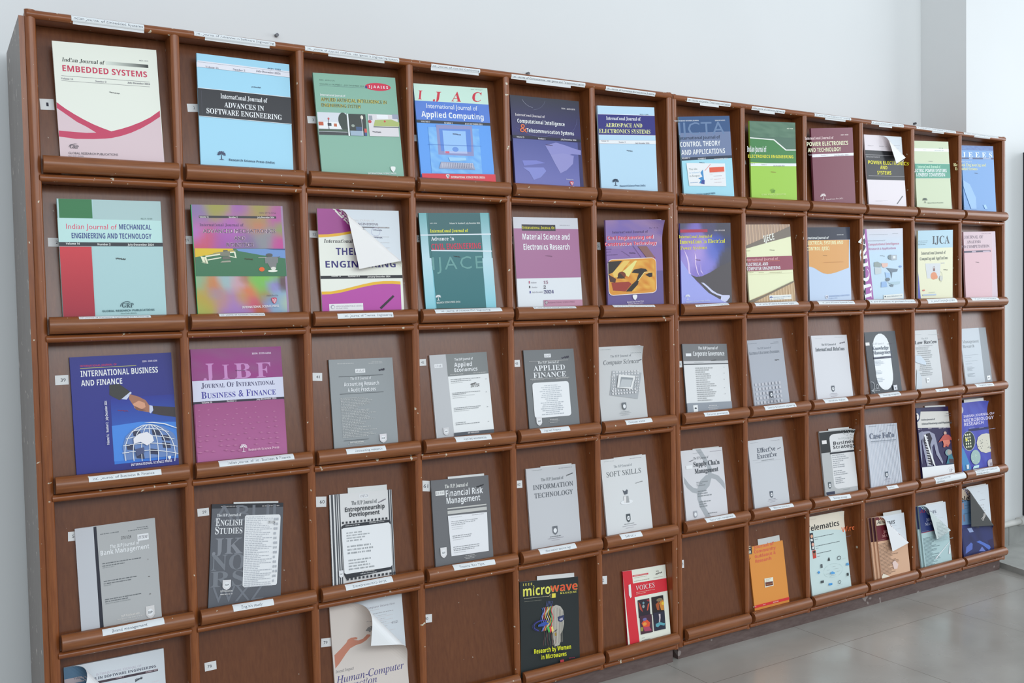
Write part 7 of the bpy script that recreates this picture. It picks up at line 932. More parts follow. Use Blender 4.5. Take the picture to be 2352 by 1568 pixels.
 'P^15593455^395,640,425,446,510,276,642,149,803,82,974,82,1135,149,1266,276,1352,446,1382,640,1382,1664,1352,1858,1266,2028,1135,2155,974,2222,803,2222,642,2155,510,2028,425,1858,395,1664~P^15394530^0,388,228,388,228,501,0,501~T^E^The IUP Journal of^392^491^666^68^11975104~H^1246^491^1560^485^44^5459547~T^E^Knowledge^361^693^947^136^6055800~T^E^Management^352^859^1132^136^6055800~P^2501189^356,956,1448,956,1448,1033,356,1033~G^383^980^749^29^10923192~G^988^1000^1368^29^10923192~B^365^1079^1029^1285^4^11976393^0~B^381^1455^931^1609^3^11976393^0~B^404^1735^1063^1910^3^11976393^0~P^12961737^222,2037,214,2092,196,2086,203,2037~P^12961737^214,2092,190,2141,174,2130,196,2086~P^12961737^190,2141,152,2180,141,2164,174,2130~P^12961737^152,2180,105,2204,99,2186,141,2164~P^12961737^105,2204,53,2213,53,2194,99,2186~P^12961737^53,2213,1,2204,7,2186,53,2194~P^12961737^1,2204,0,2204,0,2183,7,2186~P^12961737^0,1871,1,1870,7,1889,0,1892~P^12961737^1,1870,53,1862,53,1881,7,1889~P^12961737^53,1862,105,1870,99,1889,53,1881~P^12961737^105,1870,152,1895,141,1911,99,1889~P^12961737^152,1895,190,1934,174,1945,141,1911~P^12961737^190,1934,214,1983,196,1989,174,1945~P^12961737^214,1983,222,2037,203,2037,196,1989~P^12961737^429,2060,425,2083,409,2078,412,2060~P^12961737^425,2083,415,2104,401,2094,409,2078~P^12961737^415,2104,398,2121,388,2107,401,2094~P^12961737^398,2121,377,2131,372,2115,388,2107~P^12961737^377,2131,355,2135,355,2118,372,2115~P^12961737^355,2135,332,2131,337,2115,355,2118~P^12961737^332,2131,311,2121,321,2107,337,2115~P^12961737^311,2121,295,2104,308,2094,321,2107~P^12961737^295,2104,284,2083,300,2078,308,2094~P^12961737^284,2083,280,2060,297,2060,300,2078~P^12961737^280,2060,284,2037,300,2042,297,2060~P^12961737^284,2037,295,2016,308,2026,300,2042~P^12961737^295,2016,311,1999,321,2013,308,2026~P^12961737^311,1999,332,1989,337,2004,321,2013~P^12961737^332,1989,355,1985,355,2002,337,2004~P^12961737^355,1985,377,1989,372,2004,355,2002~P^12961737^377,1989,398,1999,388,2013,372,2004~P^12961737^398,1999,415,2016,401,2026,388,2013~P^12961737^415,2016,425,2037,409,2042,401,2026~P^12961737^425,2037,429,2060,412,2060,409,2042~P^12961737^0,2209,17,2207,17,2226,0,2228~P^12961737^17,2207,64,2213,58,2231,17,2226~P^12961737^64,2213,107,2232,96,2247,58,2231~P^12961737^107,2232,141,2260,126,2271,96,2247~P^12961737^141,2260,163,2295,145,2301,126,2271~P^12961737^163,2295,171,2335,152,2335,145,2301~G^49^2158^436^33^12961737~G^74^2225^461^33^12961737~P^14211550^1274,2077,1495,2077,1490,2263,1276,2268~P^4673108^1428,2187,1419,2201,1396,2210,1369,2210,1346,2201,1337,2187,1346,2173,1369,2164,1396,2164,1419,2173'),
(3,11,0.134,0.0142,0.2652,-0.0034,0.175,0.2641,0.004,13685201,{'gl':1},
 'grey law review with a tilted top, third row, second from the right end',
 'G^299^171^750^29^10725289~G^1173^196^1848^29^10725289~T^E^The IUP^729^366^411^63^9475480~H^1763^391^2082^386^44^4143945~T^E^Law Review^269^542^1412^130^4146509~G^482^623^1363^24^8090751~B^304^651^1184^781^3^10922667^0~B^298^783^1291^1444^8^10922667^1~B^344^1447^1221^1805^5^10922667^1~P^13227230^184,983,525,997,818,1276,797,1384,390,1305,140,1221~P^15724527^709,1887,914,1886,877,2077,703,2079~P^4673108^854,1972,845,1983,822,1990,794,1990,771,1983,762,1972,771,1960,794,1953,822,1953,845,1960~P^13226197^199,1512,442,1836,352,2310,14,2290'),
(3,12,0.134,0.0376,0.2627,0.0037,0.1823,0.2622,0.005,12831440,{'sp':15395046,'gl':1},
 'glossy grey management journal with bright streaks of glare at the right end, third row',
 'P^9343896^1339,0,1823,0,1823,2401,1796,2622,1273,2622,1309,2206~T^E^Management^108^605^1124^130^8094086~T^E^Research^93^792^789^125^8094086~G^131^1108^1077^20^10857651~G^133^1199^592^20^10857651~G^165^1350^981^20^10857651~G^162^1459^579^20^10857651~B^202^1560^768^1755^4^10857651^0~B^186^1835^718^1992^3^10857651^0~P^15724527^1472,2012,1715,2006,1703,2179,1483,2196~P^4673108^1641,2101,1632,2113,1606,2120,1574,2120,1549,2113,1539,2101,1549,2089,1574,2082,1606,2082,1632,2089'),
(4,1,0.134,0.0425,0.2619,0.01,0.1732,0.2614,0.006,12105911,{'sp':13224654},
 'grey bank management journal with a black vertical stripe, left end of the fourth row',
 'P^13224654^4,2614,0,0,390,12,410,2287,406,2614~P^2829367^389,2614,390,12,453,12,467,2281,462,2614~G^524^212^942^33^6580331~G^1322^178^1568^28^6580331~G^1121^221^1574^28^6580331~T^I^27/11/24^964^385^215^70^2500912~P^15724527^1317,326,1564,326,1564,473,1317,473~T^I^IJBM^1333^430^213^66^6051171~T^J^The IUP Journal of^713^551^643^79^15724527~T^B^Bank Management^501^680^1059^107^15724527~G^532^879^1370^33^6054245~G^531^933^1002^32^6054245~G^532^972^778^28^10461858~G^535^1281^1248^32^6054245~G^531^1334^1128^32^6054245~G^533^1374^686^28^10461858~G^535^1691^1329^32^6054245~G^536^1738^1029^32^6054245~G^538^1781^1094^28^10461858~G^1508^936^1526^33^6051152~G^1494^1335^1531^33^6051152~G^1494^1738^1535^33^6051152~T^J^IUP Publications^844^2136^403^46^15591650~G^761^2188^1341^32^14605013~G^868^2237^1229^23^14605013~P^14605015^1390,1996,1580,1996,1580,2198,1542,2257,1485,2293,1428,2257,1390,2198~P^15724527^1549,2144,1543,2179,1525,2207,1499,2222,1471,2222,1445,2207,1427,2179,1421,2144,1427,2110,1445,2082,1471,2066,1499,2066,1525,2082,1543,2110~T^B^IUP^1439^2168^91^50^3158839'),
(4,2,0.134,0.0489,0.2787,-0.1027,0.1774,0.2614,0.006,6448234,{'sp':3618618,'pk':0.004},
 'charcoal English studies journal patterned with ghostly capitals, fourth row',
 'P^3092534^0,0,1774,0,1774,103,0,103~G^225^67^637^30^14011849~G^1238^79^1688^31^14011849~T^S^ABUI^65^414^1523^375^7830145~T^E^JK^46^1203^743^381^9145747~T^E^NO^36^1584^818^368^8290695~T^E^RS^39^1975^829^366^8290695~T^S^WXZ^90^2346^1247^367^7961731~T^E^The IUP Journal of^134^300^586^65^15724527~T^c^ENGLISH^106^523^653^178^15724527~T^c^STUDIES^101^719^660^178^15724527~P^15724527^847,285,1668,288,1703,315,1713,366,1667,1980,1642,2016,856,2027,812,1987,815,314~B^841^310^1560^2036^40^12172482^0~B^1546^336^1687^1957^14^12172482^0~T^I^17/11/24^1389^506^178^66^3091240~P^14999776^319,1816,520,1816,520,1980,480,2029,419,2058,359,2029,319,1980~P^15724527^488,1937,481,1965,462,1988,435,2001,404,2001,377,1988,358,1965,351,1937,358,1909,377,1886,404,1873,435,1873,462,1886,481,1909~T^B^IUP^371^1956^97^41^3750977~T^J^IUP Publications^266^2102^306^44^14342100~G^273^2165^569^34^14999773'),
(4,3,0.134,0.0471,0.2648,-0.0351,0.1763,0.2582,0.006,15000288,{'sp':7369848,'pk':0.014},
 'striped black and white entrepreneurship journal, fourth row',
 'P^5066837^44,0,102,0,102,2582,44,2582~P^5066837^144,0,181,0,181,2582,144,2582~P^5066837^199,0,231,0,231,2582,199,2582~P^5066837^256,0,288,0,288,2582,256,2582~P^5066837^1650,0,1689,0,1689,2582,1650,2582~P^5066837^1709,0,1743,0,1743,2582,1709,2582~P^5066837^1757,0,1763,0,1763,2582,1757,2582~P^15724527^831,56,1088,56,1088,162,831,162~T^I^IJED^855^136^217^66^7300980~T^E^The IUP Journal of^605^314^720^101^6383209~H^1358^317^1573^238^51^7300980~T^B^Entrepreneurship^414^475^1119^116^3224634~T^B^Development^531^614^852^111^3224634~P^3750721^319,720,370,720,370,775,319,775~P^3750721^421,720,472,720,472,775,421,775~P^3750721^523,720,574,720,574,775,523,775~P^3750721^625,720,676,720,676,775,625,775~P^3750721^727,720,778,720,778,775,727,775~P^3750721^829,720,880,720,880,775,829,775~P^3750721^931,720,982,720,982,775,931,775~P^3750721^1033,720,1084,720,1084,775,1033,775~P^3750721^1135,720,1186,720,1186,775,1135,775~P^3750721^1237,720,1288,720,1288,775,1237,775~P^3750721^1339,720,1390,720,1390,775,1339,775~P^3750721^1441,720,1492,720,1492,775,1441,775~P^3750721^1543,720,1594,720,1594,775,1543,775~P^3421756^295,838,377,791,1629,790,1691,847,1664,2023,1661,2099,368,2186,307,2054~P^15724527^292,907,347,883,1626,861,1679,923,1672,1986,1622,2031,373,2062,321,2031~G^407^844^803^35^13882064~G^1069^830^1501^30^13882064~B^422^984^1284^1253^4^10396067^0~B^434^1323^1240^1578^3^10396067^0~B^449^1686^1358^1985^4^10396067^0~T^J^IUP Publications^804^2064^351^45^15197150~G^761^2114^1224^30^13882064~P^3750721^377,2168,432,2168,432,2227,377,2227~P^3750721^487,2168,541,2168,541,2227,487,2227~P^3750721^596,2168,650,2168,650,2227,596,2227~P^3750721^705,2168,760,2168,760,2227,705,2227~P^3750721^814,2168,869,2168,869,2227,814,2227~P^3750721^923,2168,978,2168,978,2227,923,2227~P^3750721^1033,2168,1087,2168,1087,2227,1033,2227~P^3750721^1142,2168,1196,2168,1196,2227,1142,2227~P^3750721^1251,2168,1306,2168,1306,2227,1251,2227~P^3750721^1360,2168,1415,2168,1415,2227,1360,2227~P^3750721^1469,2168,1524,2168,1524,2227,1469,2227~P^3750721^1579,2168,1633,2168,1633,2227,1579,2227~P^3750721^1688,2168,1742,2168,1742,2227,1688,2227~P^15197671^166,1949,295,1949,295,2078,269,2116,230,2139,191,2116,166,2078~P^15724527^274,2044,270,2066,258,2084,240,2094,220,2094,203,2084,191,2066,186,2044,191,2022,203,2004,220,1994,240,1994,258,2004,270,2022~T^B^IUP^199^2059^62^32^3750721'),
(4,4,0.134,0.0417,0.2685,-0.0272,0.1834,0.2631,0.006,7434611,{'pk':0.006},
 'dark grey financial risk journal with a white inset panel, fourth row',
 'T^E^The IUP Journal of^429^250^728^100^15724263~P^15724523^126,301,403,301,403,429,126,429~T^I^IJFRM^139^394^253^66^8616582~T^B^Financial Risk^440^484^1183^176^15724527~T^B^Management^451^679^1070^166^15724527~H^1425^302^1659^255^63^2697774~P^13355459^458,796,1708,796,1708,833,458,833~P^13355459^456,876,1711,876,1711,968,456,968~P^15724271^461,1007,1709,1029,1691,2115,498,2118~G^543^1073^912^24^12698307~G^1226^1071^1607^24^8616582~G^551^1191^1400^33^8948366~G^553^1240^1316^33^8948366~G^555^1287^990^33^8948366~G^557^1342^923^24^12698307~G^564^1396^900^24^12698307~G^567^1588^1184^33^8948366~G^569^1638^1147^33^8948366~G^576^1691^907^23^12698307~G^573^1890^1400^33^8948366~G^575^1942^1391^33^8948366~G^582^1985^1233^33^8948366~G^584^2039^959^23^12698307~G^934^2168^1225^33^14013134~G^890^2208^1272^24^14013134~G^928^2246^1225^28^14013134~P^15328740^165,1847,358,1847,358,2043,319,2101,261,2136,203,2101,165,2043~P^15724527^327,1992,321,2025,302,2052,276,2067,247,2067,220,2052,202,2025,195,1992,202,1958,220,1931,247,1916,276,1916,302,1931,321,1958~T^B^IUP^215^2015^93^49^5001300'),
(4,5,0.134,0.0521,0.2671,-0.0204,0.1777,0.263,0.006,13421774,{'pk':0.003},
 'light grey information technology journal with a small shield, fourth row',
 'G^211^75^586^23^8488070~G^1160^86^1654^29^8488070~H^1411^319^1662^255^53^3619391~T^E^The IUP Journal of^508^402^798^90^10001310~T^R^INFORMATION^209^632^1429^137^6054247~T^R^TECHNOLOGY^233^876^1376^136^6054247~P^7566971^777,1752,956,1752,956,1924,920,1974,867,2004,813,1974,777,1924~P^15724527^927,1878,921,1908,904,1932,880,1945,853,1945,829,1932,812,1908,806,1878,812,1849,829,1825,853,1812,880,1812,904,1825,921,1849~T^B^IUP^824^1899^85^43^15724527~G^673^2057^1060^33^6251623~G^603^2106^1154^23^8485253~G^723^2159^1016^19^11247786'),
(4,6,0.134,0.0245,0.2652,-0.002,0.179,0.2644,0.006,14737631,{'pk':0.002},
 'pale grey soft skills journal with a pot of pencils picture, end of the first rack',
 'G^134^76^521^19^9935773~G^1142^75^1616^24^8484996~T^E^The IUP Journal of^486^291^722^76^9277845~T^R^SOFT SKILLS^183^550^1353^153^5067607~H^1263^848^1565^813^38^2959655~P^15724527^1099,1385,1087,1407,1053,1427,999,1443,932,1453,857,1456,782,1453,714,1443,661,1427,626,1407,615,1385,626,1363,661,1343,714,1328,782,1317,857,1314,932,1317,999,1328,1053,1343,1087,1363~P^11382189^758,1193,941,1203,961,1410,748,1401~P^15723496^763,1200,848,1204,824,1400,751,1396~P^6185835^735,998,807,1042,853,1035,905,993,937,1033,912,1139,794,1149~P^5067607^781,1750,940,1750,940,1926,908,1978,861,2009,813,1978,781,1926~P^15724527^915,1880,909,1910,894,1934,873,1948,849,1948,827,1934,812,1910,807,1880,812,1849,827,1825,849,1812,873,1812,894,1825,909,1849~T^B^IUP^823^1900^76^44^5067607~G^683^2062^1063^28^6185830~G^603^2118^1154^19^8484996~G^723^2181^1036^19^11181993'),
(4,7,0.134,0.0295,0.2601,-0.0192,0.1845,0.2561,0.005,14473948,{'pk':0.003},
 'white supply chain journal with interlocking grey rings, first of the second rack, fourth row',
 'P^11448756^652,0,886,0,1076,283,1287,624,1270,896,1105,881,1101,633,906,319~P^11448756^596,1252,755,1021,1006,872,1311,838,1570,936,1752,1115,1814,1221,1803,1420,1605,1201,1421,1047,1242,993,1129,1230,911,1381,638,1452,579,1397~P^11448756^42,833,255,1096,434,1236,593,1276,558,1432,352,1374,144,1208,49,1052~P^11448756^553,1395,725,1412,715,1632,850,1891,1074,2235,841,2233,621,1867,553,1615~G^516^123^896^20^9869980~G^1281^118^1807^20^8419203~T^K^The IUP Journal of^525^322^668^83^8553865~H^323^374^515^326^39^2959673~P^15724527^169,493,443,493,443,605,169,605~T^E^Supply Chain^506^554^1154^157^4409680~T^E^Management^535^783^1041^157^4409680~B^572^1041^1099^1202^3^9869980^0~B^594^1325^1426^1557^3^9869980^0~B^628^1672^1249^1897^3^9869980^0~G^953^2129^1357^34^6120294~P^11316916^320,1980,476,1980,476,2132,445,2177,398,2204,351,2177,320,2132~P^15724527^451,2092,446,2118,431,2139,410,2151,386,2151,365,2139,350,2118,345,2092,350,2066,365,2045,386,2033,410,2033,431,2045,446,2066~T^B^IUP^361^2110^75^38^15724527'),
(4,8,0.134,0.0325,0.2646,0.0062,0.1711,0.2641,0.006,13685204,{},
 'pale grey executive journal, second rack, fourth row',
 'G^124^96^511^20^9804188~G^1121^106^1552^20^8353667~T^E^Effective^402^450^896^163^4344152~T^E^Executive^377^651^960^163^4344152~H^1394^416^1563^372^40^5656670~G^572^740^1165^39^9804188~P^11251377^144,686,533,686,533,681,144,681~P^12369601^254,774,1555,774,1555,769,254,769~P^6120558^780,1812,934,1812,934,1971,903,2017,857,2045,811,2017,780,1971~P^15724527^909,1928,904,1956,890,1978,869,1990,845,1990,825,1978,810,1956,805,1928,810,1901,825,1879,845,1867,869,1867,890,1879,904,1901~T^B^IUP^820^1947^74^40^6120558~G^707^2092^1040^29^8353667~G^645^2138^1110^20^11050664~G^762^2186^1004^20^11050664'),
(4,9,0.134,0.0944,0.2661,-0.015,0.178,0.2629,0.006,12303547,{'cu':[1,980,-38,2251,987,55],'bc':15724525,'pk':0.006},
 'black and grey strategy journal with a white rounded panel and drooping corner, second rack',
 'P^2632492^0,40,1780,40,1780,789,0,789~P^15723239^91,333,339,333,339,463,91,463~P^15000546^1734,145,1780,153,1780,2126,1734,2134,729,2134,618,2114,537,2059,507,1984,507,295,537,220,618,165,729,145~T^J^The IUP Journal of^962^367^813^66^12303803~T^B^Business^681^543^1285^127^3224633~T^B^Strategy^650^688^1247^126^3224633~P^2764083^452,799,1780,799,1780,864,452,864~G^573^776^1081^25^12303803~B^556^875^1627^1102^3^10988206^0~B^560^1098^1312^1381^4^10988206^0~B^561^1452^1519^1656^3^10988206^0~B^599^1695^1337^1957^4^10988206^0~P^6055017^187,1848,344,1848,344,2012,312,2060,265,2089,219,2060,187,2012~P^15724527^319,1969,313,1997,299,2020,277,2032,254,2032,232,2020,218,1997,212,1969,218,1940,232,1918,254,1905,277,1905,299,1918,313,1940~T^B^IUP^228^1988^75^41^6055017~P^3553615^38,2198,492,2195,491,2300,53,2294~G^974^2202^1317^30^9738395'),
(4,10,0.134,0.0523,0.2686,-0.0369,0.1833,0.2616,0.006,13094101,{'gl':1},
 'pale pinstriped folio journal, second rack, fourth row',
 'P^14474466^0,0,10,0,10,2616,0,2616~P^14474466^63,0,96,0,96,2616,63,2616~P^14474466^148,0,181,0,181,2616,148,2616~P^14474466^234,0,267,0,267,2616,234,2616~P^14474466^319,0,352,0,352,2616,319,2616~P^14474466^405,0,438,0,438,2616,405,2616~P^14474466^491,0,524,0,524,2616,491,2616~P^14474466^578,0,611,0,611,2616,578,2616~P^14474466^664,0,697,0,697,2616,664,2616~P^14474466^751,0,784,0,784,2616,751,2616~P^14474466^838,0,871,0,871,2616,838,2616~P^14474466^925,0,959,0,959,2616,925,2616~P^14474466^1012,0,1046,0,1046,2616,1012,2616~P^14474466^1100,0,1134,0,1134,2616,1100,2616~P^14474466^1188,0,1222,0,1222,2616,1188,2616~P^14474466^1276,0,1310,0,1310,2616,1276,2616~P^14474466^1364,0,1398,0,1398,2616,1364,2616~P^14474466^1453,0,1487,0,1487,2616,1453,2616~P^14474466^1541,0,1576,0,1576,2616,1541,2616~P^14474466^1630,0,1665,0,1665,2616,1630,2616~P^14474466^1720,0,1754,0,1754,2616,1720,2616~G^157^80^589^24^8293012~G^1236^86^1741^24^8293012~H^744^297^929^233^29^8287874~T^E^Case Folio^155^536^1427^203^6976133~G^200^654^1673^53^9081757~P^10331570^189,695,1650,695,1650,690,189,690~P^6055537^850,1814,1020,1814,1020,1967,986,2012,935,2039,884,2012,850,1967~P^15724527^993,1927,987,1953,971,1974,948,1986,922,1986,899,1974,883,1953,878,1927,883,1901,899,1879,922,1868,948,1868,971,1879,987,1901~T^B^IUP^895^1945^81^38^6055537~G^802^2098^1117^29^8287874~G^736^2141^1179^19^10984614~G^844^2192^1089^19^10984614'),
(4,11,0.134,0.0614,0.3103,-0.043,0.205,0.3012,0.007,2892366,{'cu':[1,1837,7,3171,851,120],'bc':15724523,'pk':0.006,'gl':1},
 'navy anatomy journal showing a ribcage and a crouching figure, fourth row',
 'P^14670804^0,157,209,151,2050,193,2050,849,0,792~P^3029092^0,54,300,57,174,439,33,566,0,545~P^15328481^141,341,134,384,114,423,82,453,42,473,0,480,0,203,42,209,82,229,114,260,134,298~P^5525340^34,300,28,315,13,323,0,323,0,278,13,278,28,286~G^1872^300^2477^35^8222081~G^1779^389^2442^34^8222081~H^2130^576^2475^574^39^6906479~T^J^Indian Journal of^261^512^872^63^5988712~T^J^Clinical Anatomy and Physiology^267^679^1944^73^5988712~T^J^Vol 7^-12^863^237^43^14077400~T^J^Issue 2^612^855^232^43^14077400~T^J^April - June 2024^1288^868^766^49^14077400~P^9474983^0,988,247,924,340,1073,114,1302,100,1781,52,2231,0,1959~P^10263729^243,948,668,942,998,1078,1074,1349,1163,1791,1377,2192,1323,2286,993,1878,901,1462,766,1576,771,2059,692,2319,346,2310,233,1788,172,1425~P^2367280^343,1049,696,1016,818,1240,665,1474,691,1813,696,2295,466,2281,365,1675,247,1309~P^14342104^333,1120,541,1144,554,1184,358,1155~P^14342104^335,1221,543,1246,557,1285,360,1256~P^14342104^337,1322,545,1347,559,1386,363,1357~P^14342104^339,1423,547,1448,561,1487,365,1458~P^14342104^341,1523,550,1548,563,1588,367,1558~P^14342104^344,1624,552,1649,565,1689,369,1659~P^14342104^346,1724,554,1750,567,1789,371,1759~P^14342104^348,1825,556,1851,569,1890,373,1860~P^14342104^350,1925,558,1952,572,1991,376,1960~P^14342104^352,2026,560,2052,574,2092,378,2061~P^14342104^354,2126,562,2153,576,2192,380,2161~P^14342104^357,2226,565,2254,578,2293,382,2261~P^15329769^302,1071,420,1052,550,1468,715,1911,850,2305,1108,2659,992,2651,710,2200,545,1757~P^13412764^1771,1065,1752,1105,1703,1129,1641,1129,1592,1105,1573,1065,1592,1024,1641,1000,1703,1000,1752,1024~P^12736074^1496,1174,1665,1108,1900,1144,2042,1261,2050,1265,2050,1369,1949,1343,1906,1488,1783,1629,1593,1570,1466,1368,1305,1385,1180,1427,1250,1358~P^14318180^1470,1344,1869,1339,1949,1466,1834,1558,1644,1499,1584,1631,1467,1612,1506,1492~P^8560288^1987,1849,1976,1890,1945,1927,1897,1957,1836,1975,1769,1982,1701,1975,1641,1957,1593,1927,1562,1890,1551,1849,1562,1807,1593,1770,1641,1741,1701,1722,1769,1715,1836,1722,1897,1741,1945,1770,1976,1807~P^11051159^1989,1840,1982,1872,1960,1900,1927,1923,1885,1937,1838,1942,1792,1937,1749,1923,1716,1900,1695,1872,1687,1840,1695,1809,1716,1780,1749,1758,1792,1743,1838,1738,1885,1743,1927,1758,1960,1780,1982,1809~P^3504779^1730,1969,1960,1908,2034,2072,2050,2082,2050,2297,1560,2288,1668,2112~P^4734278^1751,2092,2027,2120,2050,2229,2050,2282,1762,2276~P^15724527^0,2391,6,2336,2050,2326,2050,3012,651,3012,0,2966~P^11052461^1609,2548,1619,2510,1626,2512,1616,2548~P^11052461^1619,2510,1649,2475,1655,2479,1626,2512~P^11052461^1649,2475,1695,2447,1700,2453,1655,2479~P^11052461^1695,2447,1754,2430,1756,2437,1700,2453~P^11052461^1754,2430,1819,2424,1819,2431,1756,2437~P^11052461^1819,2424,1883,2430,1881,2437,1819,2431~P^11052461^1883,2430,1942,2447,1938,2453,1881,2437~P^11052461^1942,2447,1988,2475,1982,2479,1938,2453~P^11052461^1988,2475,2018,2510,2011,2512,1982,2479~P^11052461^2018,2510,2028,2548,2021,2548,2011,2512~T^E^IP^1708^2615^208^121^12302270'),
(4,12,0.1,0.0048,0.3095,-0.0051,0.21,0.308,0.006,4739505,{'cu':[1,1512,23,2958,1358,60],'bc':15724523,'pk':0.012,'gl':1},
 'blue microbiology journal with pale ovals and drooping corner at the right end, fourth row',
 'N^339^0^2100^2997^7^8^6^4736680^5529278~P^4754626^102,1722,301,1914,618,2567,663,2821,132,2766,42,2262~P^13355219^481,282,473,329,450,372,413,406,368,428,317,435,267,428,221,406,185,372,161,329,153,282,161,235,185,192,221,158,267,136,317,129,368,136,413,158,450,192,473,235~T^B^INDIAN JOURNAL OF^460^612^2045^100^14669549~T^B^MICROBIOLOGY^447^799^2056^135^14669549~T^B^RESEARCH^451^956^1331^130^14669549~P^2566747^700,1095,2100,1095,2100,1195,700,1195~G^759^1076^1139^35^12105423~G^1464^1120^1771^35^12105423~G^2085^1213^2579^35^12105423~P^12106686^1105,1577,1083,1702,1021,1815,924,1905,802,1963,667,1982,532,1963,410,1905,314,1815,252,1702,230,1577,252,1452,314,1339,410,1250,532,1192,667,1172,802,1192,924,1250,1021,1339,1083,1452~P^2832432^1072,1572,1052,1691,995,1799,906,1884,793,1939,668,1958,543,1939,430,1884,341,1799,284,1691,264,1572,284,1453,341,1346,430,1261,543,1206,668,1187,793,1206,906,1261,995,1346,1052,1453~P^15263938^438,1278,519,1278,519,1351,438,1351~P^15263938^438,1400,519,1400,519,1473,438,1473~P^15263938^438,1522,519,1522,519,1595,438,1595~P^15263938^438,1644,519,1644,519,1718,438,1718~P^15263938^438,1767,519,1767,519,1840,438,1840~P^15263938^574,1278,656,1278,656,1351,574,1351~P^15263938^574,1400,656,1400,656,1473,574,1473~P^15263938^574,1522,656,1522,656,1595,574,1595~P^15263938^574,1644,656,1644,656,1718,574,1718~P^15263938^574,1767,656,1767,656,1840,574,1840~P^15263938^710,1278,792,1278,792,1351,710,1351~P^15263938^710,1400,792,1400,792,1473,710,1473~P^15263938^710,1522,792,1522,792,1595,710,1595~P^15263938^710,1644,792,1644,792,1718,710,1718~P^15263938^710,1767,792,1767,792,1840,710,1840~P^15720272^568,1507,554,1542,517,1564,472,1564,435,1542,421,1507,435,1473,472,1451,517,1451,554,1473~P^14341314^1172,1692,1290,1475,1561,1371,1907,1362,2100,1400,2100,2136,1739,2168,1410,2079,1221,1923~P^5988703^1430,1870,1425,1880,1410,1886,1391,1886,1377,1880,1371,1870,1377,1859,1391,1853,1410,1853,1425,1859~P^5988703^1602,1725,1597,1734,1585,1739,1570,1739,1558,1734,1553,1725,1558,1717,1570,1711,1585,1711,1597,1717~P^5988703^2081,1902,2078,1909,2069,1913,2057,1913,2048,1909,2044,1902,2048,1896,2057,1892,2069,1892,2078,1896~P^5988703^1292,1853,1287,1861,1275,1866,1261,1866,1249,1861,1244,1853,1249,1844,1261,1839,1275,1839,1287,1844~P^5988703^1935,1958,1930,1966,1918,1971,1904,1971,1892,1966,1888,1958,1892,1950,1904,1944,1918,1944,1930,1950~P^5988703^1551,1688,1548,1694,1539,1698,1529,1698,1520,1694,1517,1688,1520,1682,1529,1678,1539,1678,1548,1682~P^5988703^1564,1696,1560,1704,1547,1710,1531,1710,1519,1704,1514,1696,1519,1687,1531,1681,1547,1681,1560,1687~P^5988703^1589,1604,1585,1611,1574,1615,1562,1615,1551,1611,1547,1604,1551,1597,1562,1592,1574,1592,1585,1597~P^5988703^1869,1655,1866,1661,1857,1665,1847,1665,1838,1661,1835,1655,1838,1649,1847,1646,1857,1646,1866,1649~P^5988703^1487,1941,1481,1952,1465,1958,1446,1958,1430,1952,1424,1941,1430,1930,1446,1923,1465,1923,1481,1930~P^5988703^1448,1637,1443,1647,1428,1654,1410,1654,1396,1647,1390,1637,1396,1627,1410,1621,1428,1621,1443,1627~P^5988703^2006,1937,2000,1948,1984,1955,1964,1955,1949,1948,1943,1937,1949,1927,1964,1920,1984,1920,2000,1927~P^5988703^1907,1795,1904,1802,1895,1805,1884,1805,1875,1802,1872,1795,1875,1789,1884,1786,1895,1786,1904,1789~P^5988703^1565,1860,1560,1868,1548,1873,1534,1873,1522,1868,1517,1860,1522,1851,1534,1846,1548,1846,1560,1851~P^5988703^1499,1740,1493,1750,1479,1756,1461,1756,1447,1750,1441,1740,1447,1730,1461,1724,1479,1724,1493,1730~P^5988703^2100,1724,2097,1718,2100,1712~P^5987500^2100,2010,2075,2010,2047,1999,2036,1982,2047,1964,2075,1953,2100,1953~P^10862521^1332,2267,1316,2360,1269,2444,1195,2511,1102,2554,999,2568,897,2554,804,2511,730,2444,683,2360,667,2267,683,2173,730,2089,804,2023,897,1980,999,1965,1102,1980,1195,2023,1269,2089,1316,2173~P^14346451^1178,2474,1175,2480,1166,2483,1155,2483,1146,2480,1143,2474,1146,2467,1155,2464,1166,2464,1175,2467~P^14346451^835,2391,829,2401,815,2407,797,2407,783,2401,777,2391,783,2381,797,2375,815,2375,829,2381~P^14346451^1109,2193,1104,2202,1091,2208,1074,2208,1061,2202,1056,2193,1061,2183,1074,2178,1091,2178,1104,2183~P^14346451^1058,2305,1054,2312,1045,2316,1033,2316,1023,2312,1019,2305,1023,2298,1033,2294,1045,2294,1054,2298~P^14346451^1006,2219,1001,2229,986,2235,969,2235,954,2229,949,2219,954,2209,969,2203,986,2203,1001,2209~P^14346451^1203,2476,1198,2485,1185,2490,1169,2490,1156,2485,1151,2476,1156,2467,1169,2461,1185,2461,1198,2467~P^14346451^1009,2167,1005,2173,997,2177,986,2177,977,2173,974,2167,977,2161,986,2157,997,2157,1005,2161~P^14346451^828,2233,823,2241,812,2246,799,2246,788,2241,784,2233,788,2226,799,2221,812,2221,823,2226~P^13090758^2100,2451,2100,2766,1951,2766,1866,2752,1804,2716,1781,2666,1781,2550,1804,2500,1866,2464,1951,2451~T^E^IP^1915^2702^215^113^8222081~P^14674159^314,2512,480,2516,474,2690,317,2691~P^13364719^821,2612,1181,2598,1143,2708,721,2715'),
